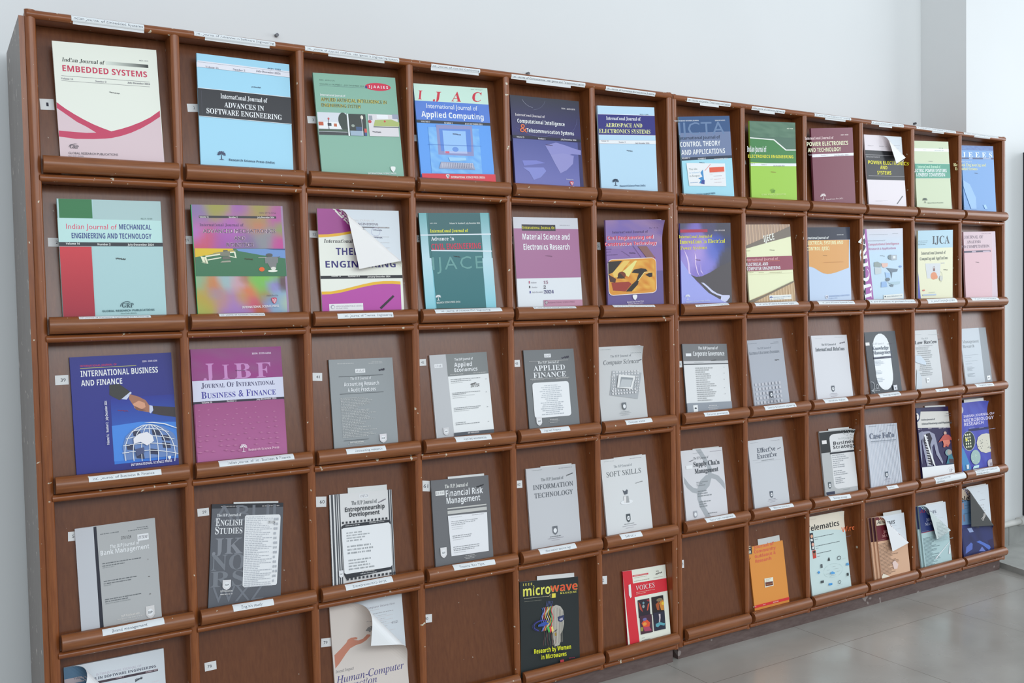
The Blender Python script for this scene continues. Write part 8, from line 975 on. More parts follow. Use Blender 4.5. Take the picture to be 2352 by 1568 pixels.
(5,1,0.134,0.0092,0.3006,0.0001,0.2176,0.3001,0.007,5864342,{'cu':[0,114,3,991,1170,20],'bc':15724527,'inn':'T^S^INTERNATIONAL JOURNAL OF^672^326^978^57^12696005~T^B^ADVANCES IN SOFTWARE ENGINEERING^187^405^1787^57^5000543~P^5326157^275,446,2014,446,2014,500,275,500~T^E^December 2023^1736^482^267^30^14994899~T^E^Number 2^1080^473^171^30^14994899~H^1499^609^1656^578^84^5527905~G^1863^730^2013^24^14997464~G^1214^615^1311^23^14997464'},
 'blue covered software journal whose peeled cover shows the title page, bottom left compartment',
 'P^12694711^2,258,749,258,749,379,2,379~T^E^Volume 13^192^305^292^56^6974846'),
(5,3,0.134,0.0417,0.3217,-0.0019,0.208,0.3208,0.007,14734796,{'cu':[0,388,4,2084,1996,30],'bc':15724526,'inn':'T^I^Human-Computer Interaction^654^248^1194^56^9011083~G^1007^305^1381^23^13288899~G^1107^409^1798^33^10526368~G^1330^473^1597^23^12104112~G^1244^516^1761^23^14011594~G^1377^572^1552^23^12104112~G^1309^616^1771^23^14011594~G^1359^670^1571^23^12104112~G^1373^720^1706^23^14011594~T^I^4/11/21^1711^753^182^66^6116708~G^1387^775^1590^23^12104112~G^1435^865^1583^23^12104112~G^1450^910^1820^23^14011594~B^1564^1085^1965^1416^7^14011594^0~B^1719^1451^1989^1564^2^14011594^0~B^1790^1599^1988^1791^4^14011594^0~B^1872^1834^1972^2090^5^14011594^0'},
 'white human computer interaction journal with an open hand picture and peeled cover, bottom row',
 'P^13469808^46,1243,230,1118,399,988,439,923,530,891,671,903,714,927,693,964,596,954,735,997,862,981,938,930,986,890,1067,905,1082,941,947,1039,817,1088,655,1105,491,1154,358,1274,167,1478,46,1582~P^9342348^949,792,1028,715,1158,682,1298,750,1359,895,1354,1061,1315,987,1254,842,1149,788,1071,856,1038,817~P^13486791^1091,943,1145,837,1258,792,1305,885,1210,933,1134,968~G^997^564^1165^23^9011083~T^I^Inventi Impact^41^1708^513^80^7959929~T^I^Human-Computer^47^1980^1918^186^5261703~T^I^Interaction^27^2166^1143^176^5261703'),
(5,5,0.134,0.0251,0.2882,-0.0874,0.2085,0.2706,0.007,2501676,{'sp':3750968,'pk':0.012,'cat':'magazine'},
 'black microwave magazine with a striped digital face on its cover, bottom row',
 'T^B^IEEE^112^119^316^66^15721057^0^0.4~T^B^micro^112^422^958^281^15723621~T^B^wave^1065^379^992^243^15720046~T^B^wave^1077^371^968^228^15619124~T^B^MAGAZINE^1425^465^584^53^15721057^0^0.25~P^15720019^1117,421,1253,421,1253,549,1117,549~P^14338971^944,498,1018,498,1018,488,944,488~P^14338971^1022,493,1062,429,1054,424,1014,487~P^14338971^1053,427,1086,550,1095,548,1062,425~G^133^493^930^24^13025700~G^146^581^743^19^10328972~P^12170151^1099,810,1263,764,1411,814,1512,944,1529,1115,1532,1332,1483,1520,1391,1630,1392,1822,1353,1937,1175,1965,1124,1650,1115,1410,1076,1167~P^7828844^1093,910,1093,1909,1101,1909,1100,910~P^15655634^1120,898,1120,1905,1127,1905,1127,898~P^7828844^1147,886,1147,1900,1154,1900,1154,886~P^15655634^1174,874,1173,1896,1180,1896,1181,874~P^7828844^1201,863,1200,1892,1207,1892,1208,863~P^15655634^1228,851,1227,1888,1234,1888,1235,851~P^7828844^1255,839,1253,1884,1260,1884,1262,839~P^15655634^1282,827,1280,1879,1287,1879,1289,827~P^7828844^1308,844,1307,1875,1314,1875,1315,844~P^15655634^1335,860,1334,1871,1341,1871,1342,860~P^7828844^1361,877,1360,1867,1368,1867,1368,877~P^15655634^1387,894,1387,1863,1394,1863,1395,894~P^7828844^1414,911,1414,1858,1421,1858,1421,911~P^15655634^1440,928,1441,1854,1448,1854,1447,928~P^7828844^1467,945,1468,1850,1475,1850,1474,945~P^3752293^1299,1117,1434,1094,1539,1080,1535,1212,1429,1274,1326,1240~P^11841216^1357,1183,1477,1146,1490,1220,1386,1233~P^3750200^1171,1511,1291,1464,1245,1507,1200,1538~P^11834424^1184,1573,1244,1555,1248,1651,1197,1658~P^5138368^737,805,770,877,789,868,757,797~P^5138368^769,873,771,941,792,940,790,872~P^5138368^772,936,740,1001,760,1011,791,945~P^5138368^741,1000,703,1065,721,1076,759,1011~P^5138368^701,1068,690,1135,711,1139,722,1072~P^5138368^690,1141,714,1211,734,1204,710,1134~P^5138368^715,1212,751,1284,770,1274,734,1203~P^5138368^751,1281,766,1351,786,1346,771,1277~P^5138368^766,1345,744,1411,765,1418,786,1352~P^5138368^746,1409,706,1472,724,1484,764,1420~P^11842523^803,801,825,871,846,865,823,794~P^11842523^825,866,812,933,833,937,846,870~P^11842523^813,929,774,994,793,1005,831,941~P^11842523^774,995,743,1060,763,1069,793,1004~P^11842523^742,1065,746,1134,767,1133,764,1064~P^11842523^747,1138,780,1209,799,1200,766,1129~P^11842523^780,1209,812,1280,831,1271,800,1200~P^11842523^811,1276,811,1344,832,1344,832,1276~P^11842523^812,1339,779,1403,798,1413,831,1349~P^11842523^780,1403,742,1467,761,1478,798,1414~P^14965589^865,795,875,864,896,862,887,792~P^14965589^875,859,848,925,868,933,895,867~P^14965589^849,923,809,988,828,999,867,935~P^14965589^808,990,790,1057,810,1063,829,996~P^14965589^790,1062,808,1132,828,1127,810,1057~P^14965589^809,1135,846,1206,865,1197,828,1125~P^14965589^845,1205,866,1275,887,1269,865,1198~P^14965589^866,1269,851,1336,872,1341,887,1274~P^14965589^852,1333,813,1397,832,1408,871,1344~P^14965589^813,1398,783,1463,803,1472,832,1407~P^15717486^924,789,918,857,939,859,946,791~P^15717486^919,852,883,917,902,928,938,863~P^15717486^883,917,848,982,867,993,902,928~P^15717486^846,987,843,1055,864,1056,868,988~P^15717486^844,1059,873,1131,893,1122,863,1051~P^15717486^874,1131,908,1203,928,1193,893,1122~P^15717486^907,1199,915,1268,936,1266,929,1197~P^15717486^916,1263,887,1328,907,1337,935,1271~P^15717486^888,1327,849,1391,867,1402,906,1338~P^15717486^847,1394,830,1460,851,1465,868,1399~P^15724525^977,782,956,848,977,855,998,788~P^15724525^958,846,917,910,935,922,976,857~P^15724525^916,912,891,978,912,986,936,920~P^15724525^891,984,903,1053,924,1050,912,980~P^15724525^904,1056,940,1128,959,1119,923,1047~P^15724525^939,1127,966,1198,986,1191,959,1120~P^15724525^966,1193,957,1261,979,1263,987,1196~P^15724525^959,1256,922,1321,940,1332,977,1267~P^15724525^922,1321,887,1386,906,1396,941,1331~P^15724525^886,1391,884,1458,906,1459,908,1391~P^15712604^1024,775,992,840,1011,850,1044,784~P^15712604^992,840,954,905,972,916,1011,851~P^15712604^953,908,942,976,963,979,974,912~P^15712604^942,981,967,1052,987,1045,962,974~P^15712604^968,1053,1004,1125,1024,1115,987,1043~P^15712604^1003,1122,1018,1192,1039,1188,1024,1118~P^15712604^1018,1186,996,1253,1016,1260,1038,1193~P^15712604^997,1250,956,1315,974,1326,1015,1262~P^15712604^955,1317,932,1382,952,1390,975,1324~P^15712604^931,1388,945,1458,966,1454,952,1384~P^5154652^1066,768,1026,833,1044,844,1084,779~P^5154652^1026,834,995,900,1015,909,1045,843~P^5154652^994,905,999,974,1020,973,1016,904~P^5154652^1000,978,1034,1050,1053,1040,1019,969~P^5154652^1034,1049,1065,1121,1085,1112,1053,1041~P^5154652^1064,1116,1063,1185,1085,1185,1086,1117~P^5154652^1064,1180,1031,1245,1050,1255,1084,1190~P^5154652^1031,1245,993,1309,1012,1320,1050,1255~P^5154652^992,1313,983,1380,1004,1383,1013,1316~P^5154652^983,1385,1009,1456,1030,1449,1004,1378~P^14307146^1102,762,1062,827,1080,838,1120,773~P^14307146^1060,830,1042,897,1063,902,1081,835~P^14307146^1042,902,1062,972,1082,967,1063,897~P^14307146^1062,975,1100,1047,1119,1037,1081,965~P^14307146^1099,1045,1120,1115,1140,1109,1120,1039~P^14307146^1120,1110,1104,1177,1124,1182,1141,1115~P^14307146^1105,1174,1065,1238,1083,1249,1123,1185~P^14307146^1064,1239,1035,1305,1055,1314,1084,1248~P^14307146^1034,1310,1041,1379,1062,1377,1056,1308~P^14307146^1042,1383,1076,1455,1096,1445,1061,1373~P^6450871^869,766,917,614,908,611,860,763~P^6450871^916,770,964,618,955,615,907,767~P^6450871^963,774,1011,623,1002,620,954,771~P^6450871^1010,778,1058,627,1049,624,1001,776~P^6450871^1057,783,1105,631,1096,628,1048,780~P^3757737^577,1272,841,1180,956,1274,779,1328,576,1319~P^5131952^586,1437,506,1406,521,1393,596,1420~P^5131952^506,1406,450,1365,468,1357,521,1393~P^5131952^450,1365,424,1318,443,1316,468,1357~P^5131952^424,1318,429,1269,448,1273,443,1316~P^5131952^429,1269,466,1223,482,1233,448,1273~P^5131952^466,1223,531,1185,544,1199,482,1233~P^5131952^531,1185,617,1158,625,1176,544,1199~P^5131952^617,1158,717,1146,719,1165,625,1176~P^5131952^717,1146,819,1148,815,1167,719,1165~P^5131952^819,1148,915,1166,906,1182,815,1167~P^3420794^620,1463,510,1435,518,1426,624,1452~P^3420794^510,1435,427,1393,437,1387,518,1426~P^3420794^427,1393,378,1341,389,1338,437,1387~P^3420794^378,1341,369,1285,381,1286,389,1338~P^3420794^369,1285,402,1230,413,1235,381,1286~P^3420794^402,1230,472,1183,481,1192,413,1235~P^3420794^472,1183,572,1149,578,1160,481,1192~P^3420794^572,1149,692,1132,693,1143,578,1160~P^3420794^692,1132,817,1132,815,1144,693,1143~P^9128010^773,1447,787,1510,794,1508,780,1446~P^9128010^787,1509,794,1571,801,1570,794,1509~P^9128010^794,1570,789,1631,796,1631,801,1571~P^9128010^789,1630,775,1690,781,1691,796,1632~P^9128010^775,1690,757,1749,764,1751,781,1692~P^9128010^757,1749,744,1808,751,1810,764,1750~P^9128010^744,1809,742,1869,749,1870,751,1809~P^7831925^857,1455,859,1517,866,1516,864,1455~P^7831925^859,1516,850,1576,857,1577,866,1517~P^7831925^850,1576,833,1635,840,1637,857,1578~P^7831925^833,1635,817,1694,824,1696,840,1637~P^7831925^817,1695,808,1755,815,1756,824,1696~P^7831925^807,1755,810,1816,817,1816,815,1755~P^7831925^810,1817,821,1879,828,1878,817,1816~P^9128010^923,1461,910,1521,917,1523,930,1463~P^9128010^910,1521,892,1580,899,1582,917,1523~P^9128010^892,1580,878,1640,885,1642,899,1582~P^9128010^878,1640,873,1701,880,1701,885,1641~P^9128010^873,1702,879,1763,886,1763,880,1701~P^9128010^879,1764,893,1826,900,1825,886,1762~P^9128010^893,1826,907,1889,914,1887,900,1825~P^7831925^969,1466,952,1525,959,1527,976,1468~P^7831925^952,1526,940,1586,947,1587,959,1527~P^7831925^940,1586,940,1647,947,1647,948,1586~P^7831925^940,1648,950,1710,957,1709,947,1647~P^7831925^951,1710,965,1773,972,1772,957,1709~P^7831925^965,1773,977,1835,984,1834,972,1772~P^7831925^977,1835,979,1896,986,1896,984,1835~P^9128010^1012,1471,1005,1531,1012,1532,1019,1472~P^9128010^1005,1532,1010,1594,1017,1593,1012,1532~P^9128010^1010,1594,1023,1657,1030,1655,1017,1593~P^9128010^1023,1657,1037,1720,1044,1718,1030,1655~P^9128010^1037,1719,1046,1782,1053,1781,1044,1719~P^9128010^1045,1781,1043,1842,1050,1842,1053,1781~P^9128010^1043,1841,1030,1901,1037,1902,1050,1843~P^7831925^1072,1478,1081,1540,1088,1539,1079,1477~P^7831925^1081,1541,1095,1603,1102,1602,1088,1539~P^7831925^1095,1603,1108,1666,1115,1665,1102,1602~P^7831925^1108,1666,1112,1727,1119,1727,1115,1665~P^7831925^1112,1727,1105,1787,1112,1788,1119,1728~P^7831925^1105,1787,1089,1846,1096,1848,1112,1789~P^7831925^1089,1846,1072,1905,1079,1907,1096,1848~P^9128010^1153,1487,1168,1550,1175,1548,1160,1485~P^9128010^1168,1550,1178,1612,1185,1611,1175,1548~P^9128010^1178,1611,1178,1673,1185,1673,1185,1611~P^9128010^1178,1672,1166,1732,1173,1734,1185,1674~P^9128010^1166,1732,1149,1791,1156,1793,1173,1734~P^9128010^1149,1791,1133,1851,1140,1853,1156,1793~P^9128010^1133,1852,1126,1912,1133,1913,1140,1852~P^5159509^866,1361,926,1319,981,1468,921,1533~P^14962506^939,1368,999,1326,1039,1474,985,1540~P^15720064^1012,1376,1072,1334,1098,1480,1050,1546~T^B^Research by Women^402^2069^1302^128^15724330~T^B^in Microwaves^648^2254^889^128^15724330~P^11810113^1308,2349,1438,2341,1448,2426,1317,2434~G^1626^2346^1837^43^10428995'),
(5,6,0.134,0.1026,0.2571,-0.0292,0.174,0.2517,0.007,15724511,{'sp':11675187},
 'red and ivory literary journal with four small dark pictures, bottom right of the first rack',
 'P^14561084^89,2517,0,0,360,4,463,2229,449,2517~P^14561084^358,415,1740,430,1740,832,385,843~P^14174037^376,166,1015,168,1016,217,377,214~G^442^196^948^24^15721936~G^429^263^948^24^11708566~G^432^369^1065^34^10392964~G^1213^367^1592^24^11708566~T^I^Sterling^1333^184^117^49^5854030~H^1302^256^1575^220^58^4472635~T^R^VOICES^461^644^762^139^15724523~G^469^719^1233^29^15714745~G^468^767^853^29^15714745~P^15724523^185,434,270,422,273,808,223,848,171,745~P^3221297^500,952,971,952,971,1504,500,1504~P^11683639^516,988,605,1098,675,1350,560,1236~P^14834236^954,1101,885,1309,836,1326,886,1140~P^7707043^763,1066,754,1089,732,1102,706,1102,684,1089,675,1066,684,1044,706,1030,732,1030,754,1044~P^10397091^758,1173,749,1204,724,1223,693,1223,668,1204,659,1173,668,1143,693,1124,724,1124,749,1143~P^10368060^838,987,971,987,971,1055,896,1044~P^2695459^1053,940,1539,940,1539,1494,1053,1494~P^14191411^1349,1160,1473,1055,1546,1140,1528,1407,1407,1389~P^11688494^1201,1187,1338,1109,1343,1379,1248,1364~P^15714624^1555,1194,1544,1225,1516,1245,1480,1245,1451,1225,1440,1194,1451,1163,1480,1144,1516,1144,1544,1163~P^9009243^1502,1066,1496,1082,1478,1097,1450,1109,1414,1116,1375,1119,1335,1116,1300,1109,1272,1097,1254,1082,1247,1066,1254,1049,1272,1034,1300,1023,1335,1015,1375,1013,1414,1015,1450,1023,1478,1034,1496,1049~P^5057852^527,1452,1009,1452,1009,2012,527,2012~P^15161139^580,1672,750,1555,925,1703,878,1865,659,1830~P^11683686^631,1801,882,1817,964,1951,680,1941~P^15703621^783,1716,779,1732,768,1747,750,1758,727,1766,702,1768,677,1766,655,1758,637,1747,625,1732,621,1716,625,1700,637,1685,655,1674,677,1666,702,1664,727,1666,750,1674,768,1685,779,1700~P^10392133^634,1853,624,1894,596,1920,561,1920,533,1894,523,1853,533,1811,561,1785,596,1785,624,1811~P^7695779^797,1573,793,1588,782,1601,764,1612,741,1619,716,1621,691,1619,669,1612,651,1601,639,1588,635,1573,639,1559,651,1545,669,1535,691,1528,716,1526,741,1528,764,1535,782,1545,793,1559~P^2829118^1067,1439,1539,1439,1539,1996,1067,1996~P^14207435^1293,1493,1363,1499,1357,1625,1320,1766,1279,1759,1303,1617~P^6399408^1141,1786,1305,1751,1524,1823,1485,1890,1328,1840,1226,1897,1134,1858~G^551^2131^667^19^8682375~G^553^2206^891^33^5854049'),
(5,8,0.134,0.0306,0.2479,0,0.17,0.2474,0.004,15243076,{'pk':0.02},
 'orange community guidance journal with a red strip along its foot',
 'G^1071^6^1375^19^11496251~P^3684923^0,13,1,0,175,0,156,251,0,236~T^B^C^6^57^122^102^15724507~T^B^R^3^213^125^97^15724507~T^B^Journal of^273^92^981^108^14902355~T^B^Community^263^249^1054^108^14902355~T^B^Guidance &^271^411^1022^108^14902355~T^B^Research^278^573^775^107^14902355~H^-29^445^60^360^46^11494455~P^15724507^601,1160,1024,1177,1007,1467,591,1463~B^665^1183^950^1326^3^12627098^0~P^7552823^624,1295,987,1308,984,1439,623,1431~G^668^1389^957^28^14590792~P^14562103^0,1979,1700,1979,1700,2068,0,2068~T^B^Vol. 10^-77^2025^153^32^15721165~T^B^No. 1^410^2035^114^32^15721165~T^B^March 2024^897^2039^269^33^15721165'),
(5,9,0.134,0.02,0.3102,-0.005,0.21,0.3086,0.005,13821153,{'cu':[1,1702,-27,3027,1358,60],'bc':15724527,'cat':'magazine'},
 'pale blue telematics magazine with icons around a cloud and drooping corner, bottom row',
 'P^15721680^0,0,2100,0,2100,721,1966,697,1225,571,0,469~G^254^108^626^15^11378578~T^B^Telematics^84^506^1729^197^2499879~T^B^Wire^1902^769^735^176^15693379~P^2631990^179,575,365,575,365,880,179,880~P^15709330^349,694,336,731,304,754,264,754,232,731,220,694,232,657,264,634,304,634,336,657~P^15724266^208,783,317,786,322,869,207,857~P^2631990^196,881,368,881,368,1179,196,1179~P^15709343^360,989,348,1027,316,1050,276,1050,244,1027,231,989,244,952,276,929,316,929,348,952~P^15724266^255,1063,346,1064,336,1150,241,1148~P^13780282^233,1199,407,1199,407,1488,233,1488~P^11364944^386,1334,374,1371,342,1394,302,1394,269,1371,257,1334,269,1297,302,1274,342,1274,374,1297~P^3615783^405,1260,390,1286,350,1302,302,1302,262,1286,247,1260,262,1234,302,1218,350,1218,390,1234~G^417^769^1451^34^4936021~G^418^840^600^24^8484996~G^435^1084^1733^34^4936021~G^440^1164^570^24^8484996~G^451^1350^1211^34^4936021~G^456^1455^615^24^8484996~G^2112^964^2362^30^8484996~P^12505808^1718,2099,1686,2151,1680,2148,1711,2098~P^12505808^1686,2151,1632,2198,1626,2194,1680,2148~P^12505808^1632,2198,1558,2239,1553,2234,1626,2194~P^12505808^1558,2239,1467,2271,1463,2265,1553,2234~P^12505808^1385,2289,1276,2302,1275,2295,1383,2282~P^12505808^1276,2302,1163,2303,1164,2296,1275,2295~P^12505808^1163,2303,1052,2293,1055,2286,1164,2296~P^12505808^1052,2293,949,2271,953,2265,1055,2286~P^12505808^875,2246,797,2207,803,2203,880,2241~P^12505808^797,2207,739,2161,746,2158,803,2203~P^12505808^739,2161,703,2110,710,2108,746,2158~P^12505808^703,2110,690,2056,698,2056,710,2108~P^12505808^698,2013,730,1961,737,1964,705,2014~P^12505808^730,1961,784,1913,790,1917,737,1964~P^12505808^784,1913,858,1873,863,1878,790,1917~P^12505808^858,1873,949,1841,953,1847,863,1878~P^12505808^1031,1822,1141,1809,1141,1817,1034,1829~P^12505808^1141,1809,1253,1808,1253,1816,1141,1817~P^12505808^1253,1808,1364,1819,1362,1826,1253,1816~P^12505808^1364,1819,1467,1841,1463,1847,1362,1826~P^12505808^1541,1865,1619,1905,1613,1909,1536,1871~P^12505808^1619,1905,1677,1951,1671,1954,1613,1909~P^12505808^1677,1951,1714,2002,1706,2004,1671,1954~P^12505808^1714,2002,1726,2056,1718,2056,1706,2004~P^3619386^1026,1563,1070,1570,1088,1686,963,1672~P^4936021^1683,1658,1678,1681,1659,1675,1663,1658~P^4936021^1678,1681,1663,1702,1647,1690,1659,1675~P^4936021^1663,1702,1639,1718,1627,1702,1647,1690~P^4936021^1639,1718,1609,1729,1603,1710,1627,1702~P^4936021^1609,1729,1577,1733,1577,1713,1603,1710~P^4936021^1577,1733,1544,1729,1550,1710,1577,1713~P^4936021^1544,1729,1514,1718,1526,1702,1550,1710~P^4936021^1514,1718,1490,1702,1506,1690,1526,1702~P^4936021^1490,1702,1475,1681,1494,1675,1506,1690~P^4936021^1475,1681,1470,1658,1490,1658,1494,1675~P^4936021^1470,1658,1475,1636,1494,1642,1490,1658~P^4936021^1475,1636,1490,1615,1506,1627,1494,1642~P^4936021^1490,1615,1514,1599,1526,1615,1506,1627~P^4936021^1514,1599,1544,1588,1550,1607,1526,1615~P^4936021^1544,1588,1577,1584,1577,1604,1550,1607~P^4936021^1577,1584,1609,1588,1603,1607,1577,1604~P^4936021^1609,1588,1639,1599,1627,1615,1603,1607~P^4936021^1639,1599,1663,1615,1647,1627,1627,1615~P^4936021^1663,1615,1678,1636,1659,1642,1647,1627~P^4936021^1678,1636,1683,1658,1663,1658,1659,1642~P^6202068^1938,1903,2036,1893,2079,2001,1905,1982~P^6186345^559,1735,649,1735,649,1869,559,1869~P^4955613^436,1948,492,2013,418,2061,356,1992~P^3620415^1897,2260,1988,2260,1988,2361,1897,2361~P^4936021^481,2314,635,2320,621,2407,475,2398~P^4955613^886,2467,1063,2484,1052,2552,874,2543~P^4936021^1530,2510,1526,2529,1510,2524,1513,2510~P^4936021^1526,2529,1515,2547,1501,2537,1510,2524~P^4936021^1515,2547,1499,2560,1489,2547,1501,2537~P^4936021^1499,2560,1478,2569,1472,2553,1489,2547~P^4936021^1478,2569,1455,2572,1455,2555,1472,2553~P^4936021^1455,2572,1431,2569,1437,2553,1455,2555~P^4936021^1431,2569,1410,2560,1421,2547,1437,2553~P^4936021^1410,2560,1394,2547,1408,2537,1421,2547~P^4936021^1394,2547,1383,2529,1399,2524,1408,2537~P^4936021^1383,2529,1379,2510,1397,2510,1399,2524~P^4936021^1379,2510,1383,2491,1399,2496,1397,2510~P^4936021^1383,2491,1394,2473,1408,2483,1399,2496~P^4936021^1394,2473,1410,2459,1421,2473,1408,2483~P^4936021^1410,2459,1431,2451,1437,2467,1421,2473~P^4936021^1431,2451,1455,2447,1455,2465,1437,2467~P^4936021^1455,2447,1478,2451,1472,2467,1455,2465~P^4936021^1478,2451,1499,2459,1489,2473,1472,2467~P^4936021^1499,2459,1515,2473,1501,2483,1489,2473~P^4936021^1515,2473,1526,2491,1510,2496,1501,2483~P^4936021^1526,2491,1530,2510,1513,2510,1510,2496~P^6203617^1020,2102,1130,2074,1255,2139,1226,2179,1012,2155~G^1174^1921^1324^20^9935769~G^1246^2013^1461^20^9935769~G^871^2003^992^20^9935769~G^1355^2121^1539^20^9935769~G^777^2127^916^19^9935769~G^963^2226^1293^20^9935769~G^1782^2385^2086^15^11383473~G^1313^2613^1609^15^11383473~G^1683^1716^1929^12^11383473'),
(5,10,0.134,0.0898,0.2628,-0.0161,0.172,0.2596,0.005,14726034,{'sp':13738885,'cu':[0,154,-20,1973,1478,7],'bc':15724527,'inn':'T^J^AIMS^468^360^669^139^4342602~P^9868696^571,428,1198,428,1198,421,571,421~G^1038^581^1444^29^13091782','pk':0.012,'gl':1,'off':0.0125},
 'maroon and tan management journal whose torn cover is folded open, front of a stack',
 'P^7085353^0,0,1720,0,1720,928,0,904~P^15720390^21,109,661,107,662,326,25,315~T^J^AIMS^65^259^646^143^4405562~T^E^JOURNAL OF^366^645^1277^110^14393755~T^E^MANAGEMENT^293^788^1404^100^14393755~G^28^871^495^24^13737880~B^8^986^1112^2190^24^8743513^0~B^1563^1815^1554^2205^6^8743513^0~P^15651270^683,1789,848,1715,1029,1886,945,2044,755,2041~P^15721679^0,2303,0,2201,102,2114,383,2228,593,2331'),
(5,10,0.134,0.0778,0.2628,-0.0161,0.172,0.2596,0.0055,14726034,{'gl': 1, 'off': 0.0062, 'sp': 14726034},
 'second maroon and tan management journal, standing just behind the torn front copy',
 'P^4067100^0,0,1719,0,1719,900,0,900'),
(5,10,0.134,0.0658,0.2628,-0.0161,0.172,0.2596,0.0055,14726034,{'gl': 1, 'off': 0, 'sp': 14726034},
 'rearmost maroon and tan management journal at the back of the bottom row stack',
 'P^4067100^0,0,1719,0,1719,900,0,900'),
(5,11,0.134,0.0606,0.271,-0.0193,0.175,0.2672,0.006,11981008,{'cu':[0,172,55,2110,1554,9],'bc':13687511,'inn':'T^B^AIMS^413^382^680^124^6120821~P^11250868^722,440,1237,440,1237,432,722,432~G^949^599^1470^26^13026250','bart':'B^760^699^1753^1455^14^10662066^0','pk':0.004,'gl':1,'off':0.006},
 'pale blue and navy management journal with its cover corner rolled down, bottom row',
 'P^3226997^0,27,1750,16,1750,1033,0,1059~P^11224402^0,1041,1750,1012,1750,1038,0,1066~T^J^AIMS^25^284^897^129^8663634~T^E^JOURNAL OF^389^637^1159^109^12369619~T^E^MANAGEMENT^298^799^1397^109^12369619~G^70^1007^472^21^11251914~B^71^1246^1060^2397^24^7440269^0~P^15724527^677,2135,1750,1565,1750,1569,1727,1599,761,2146~P^15724527^1684,1713,1737,1733,1678,2058,1554,2068'),
(5,11,0.134,0.0496,0.271,-0.0193,0.175,0.2672,0.0055,11981008,{'gl': 1, 'off': 0, 'sp': 11981008},
 'spare pale blue and navy management journal behind the one with a rolled corner',
 'P^1845072^0,0,1750,0,1750,900,0,900'),
(5,12,0.1,0.0201,0.3056,-0.0059,0.21,0.3038,0.006,3291508,{'cu':[0,377,15,2585,2452,9],'bc':4802887,'inn':'G^1325^253^1447^38^11177391~G^1419^606^1819^33^8353410~B^1422^742^1868^1213^4^12960964^0~G^1532^326^1720^22^12960964','bart':'T^B^Leading^1227^1408^436^152^15524570^-0.728^0','pk':0.004,'gl':1,'cat':'magazine'},
 'dark blue magazine with portraits and a rolled black and white cover corner, right end',
 'P^13614506^0,0,2100,0,2100,715,165,523,0,506~P^7378620^0,1396,0,426,2100,631,2100,1692,26,1456~P^3225974^0,1540,0,1435,2100,1602,2100,1804,57,1555~T^B^Telematics^-168^527^2350^211^2434088~P^11177356^194,572,302,572,302,820,194,820~P^8616844^179,1041,300,1041,300,1321,179,1321~P^3550005^813,1080,994,1080,994,1254,813,1254~G^370^703^1143^32^4809339~G^350^812^622^21^4809339~G^231^1024^1094^32^4809339~N^53^1582^2100^2978^8^6^7^3225196^2764118~P^6124224^208,2362,549,2220,653,2290,599,2500,124,2621~P^5797577^914,2245,1149,2223,1941,2583,1734,2692,1349,2443~P^10399706^364,1623,682,1638,794,1817,519,1807~P^7373513^1038,2646,1272,2488,1495,2713~P^3090001^1700,2300,2100,2264,2100,2722,1919,2719'),
]

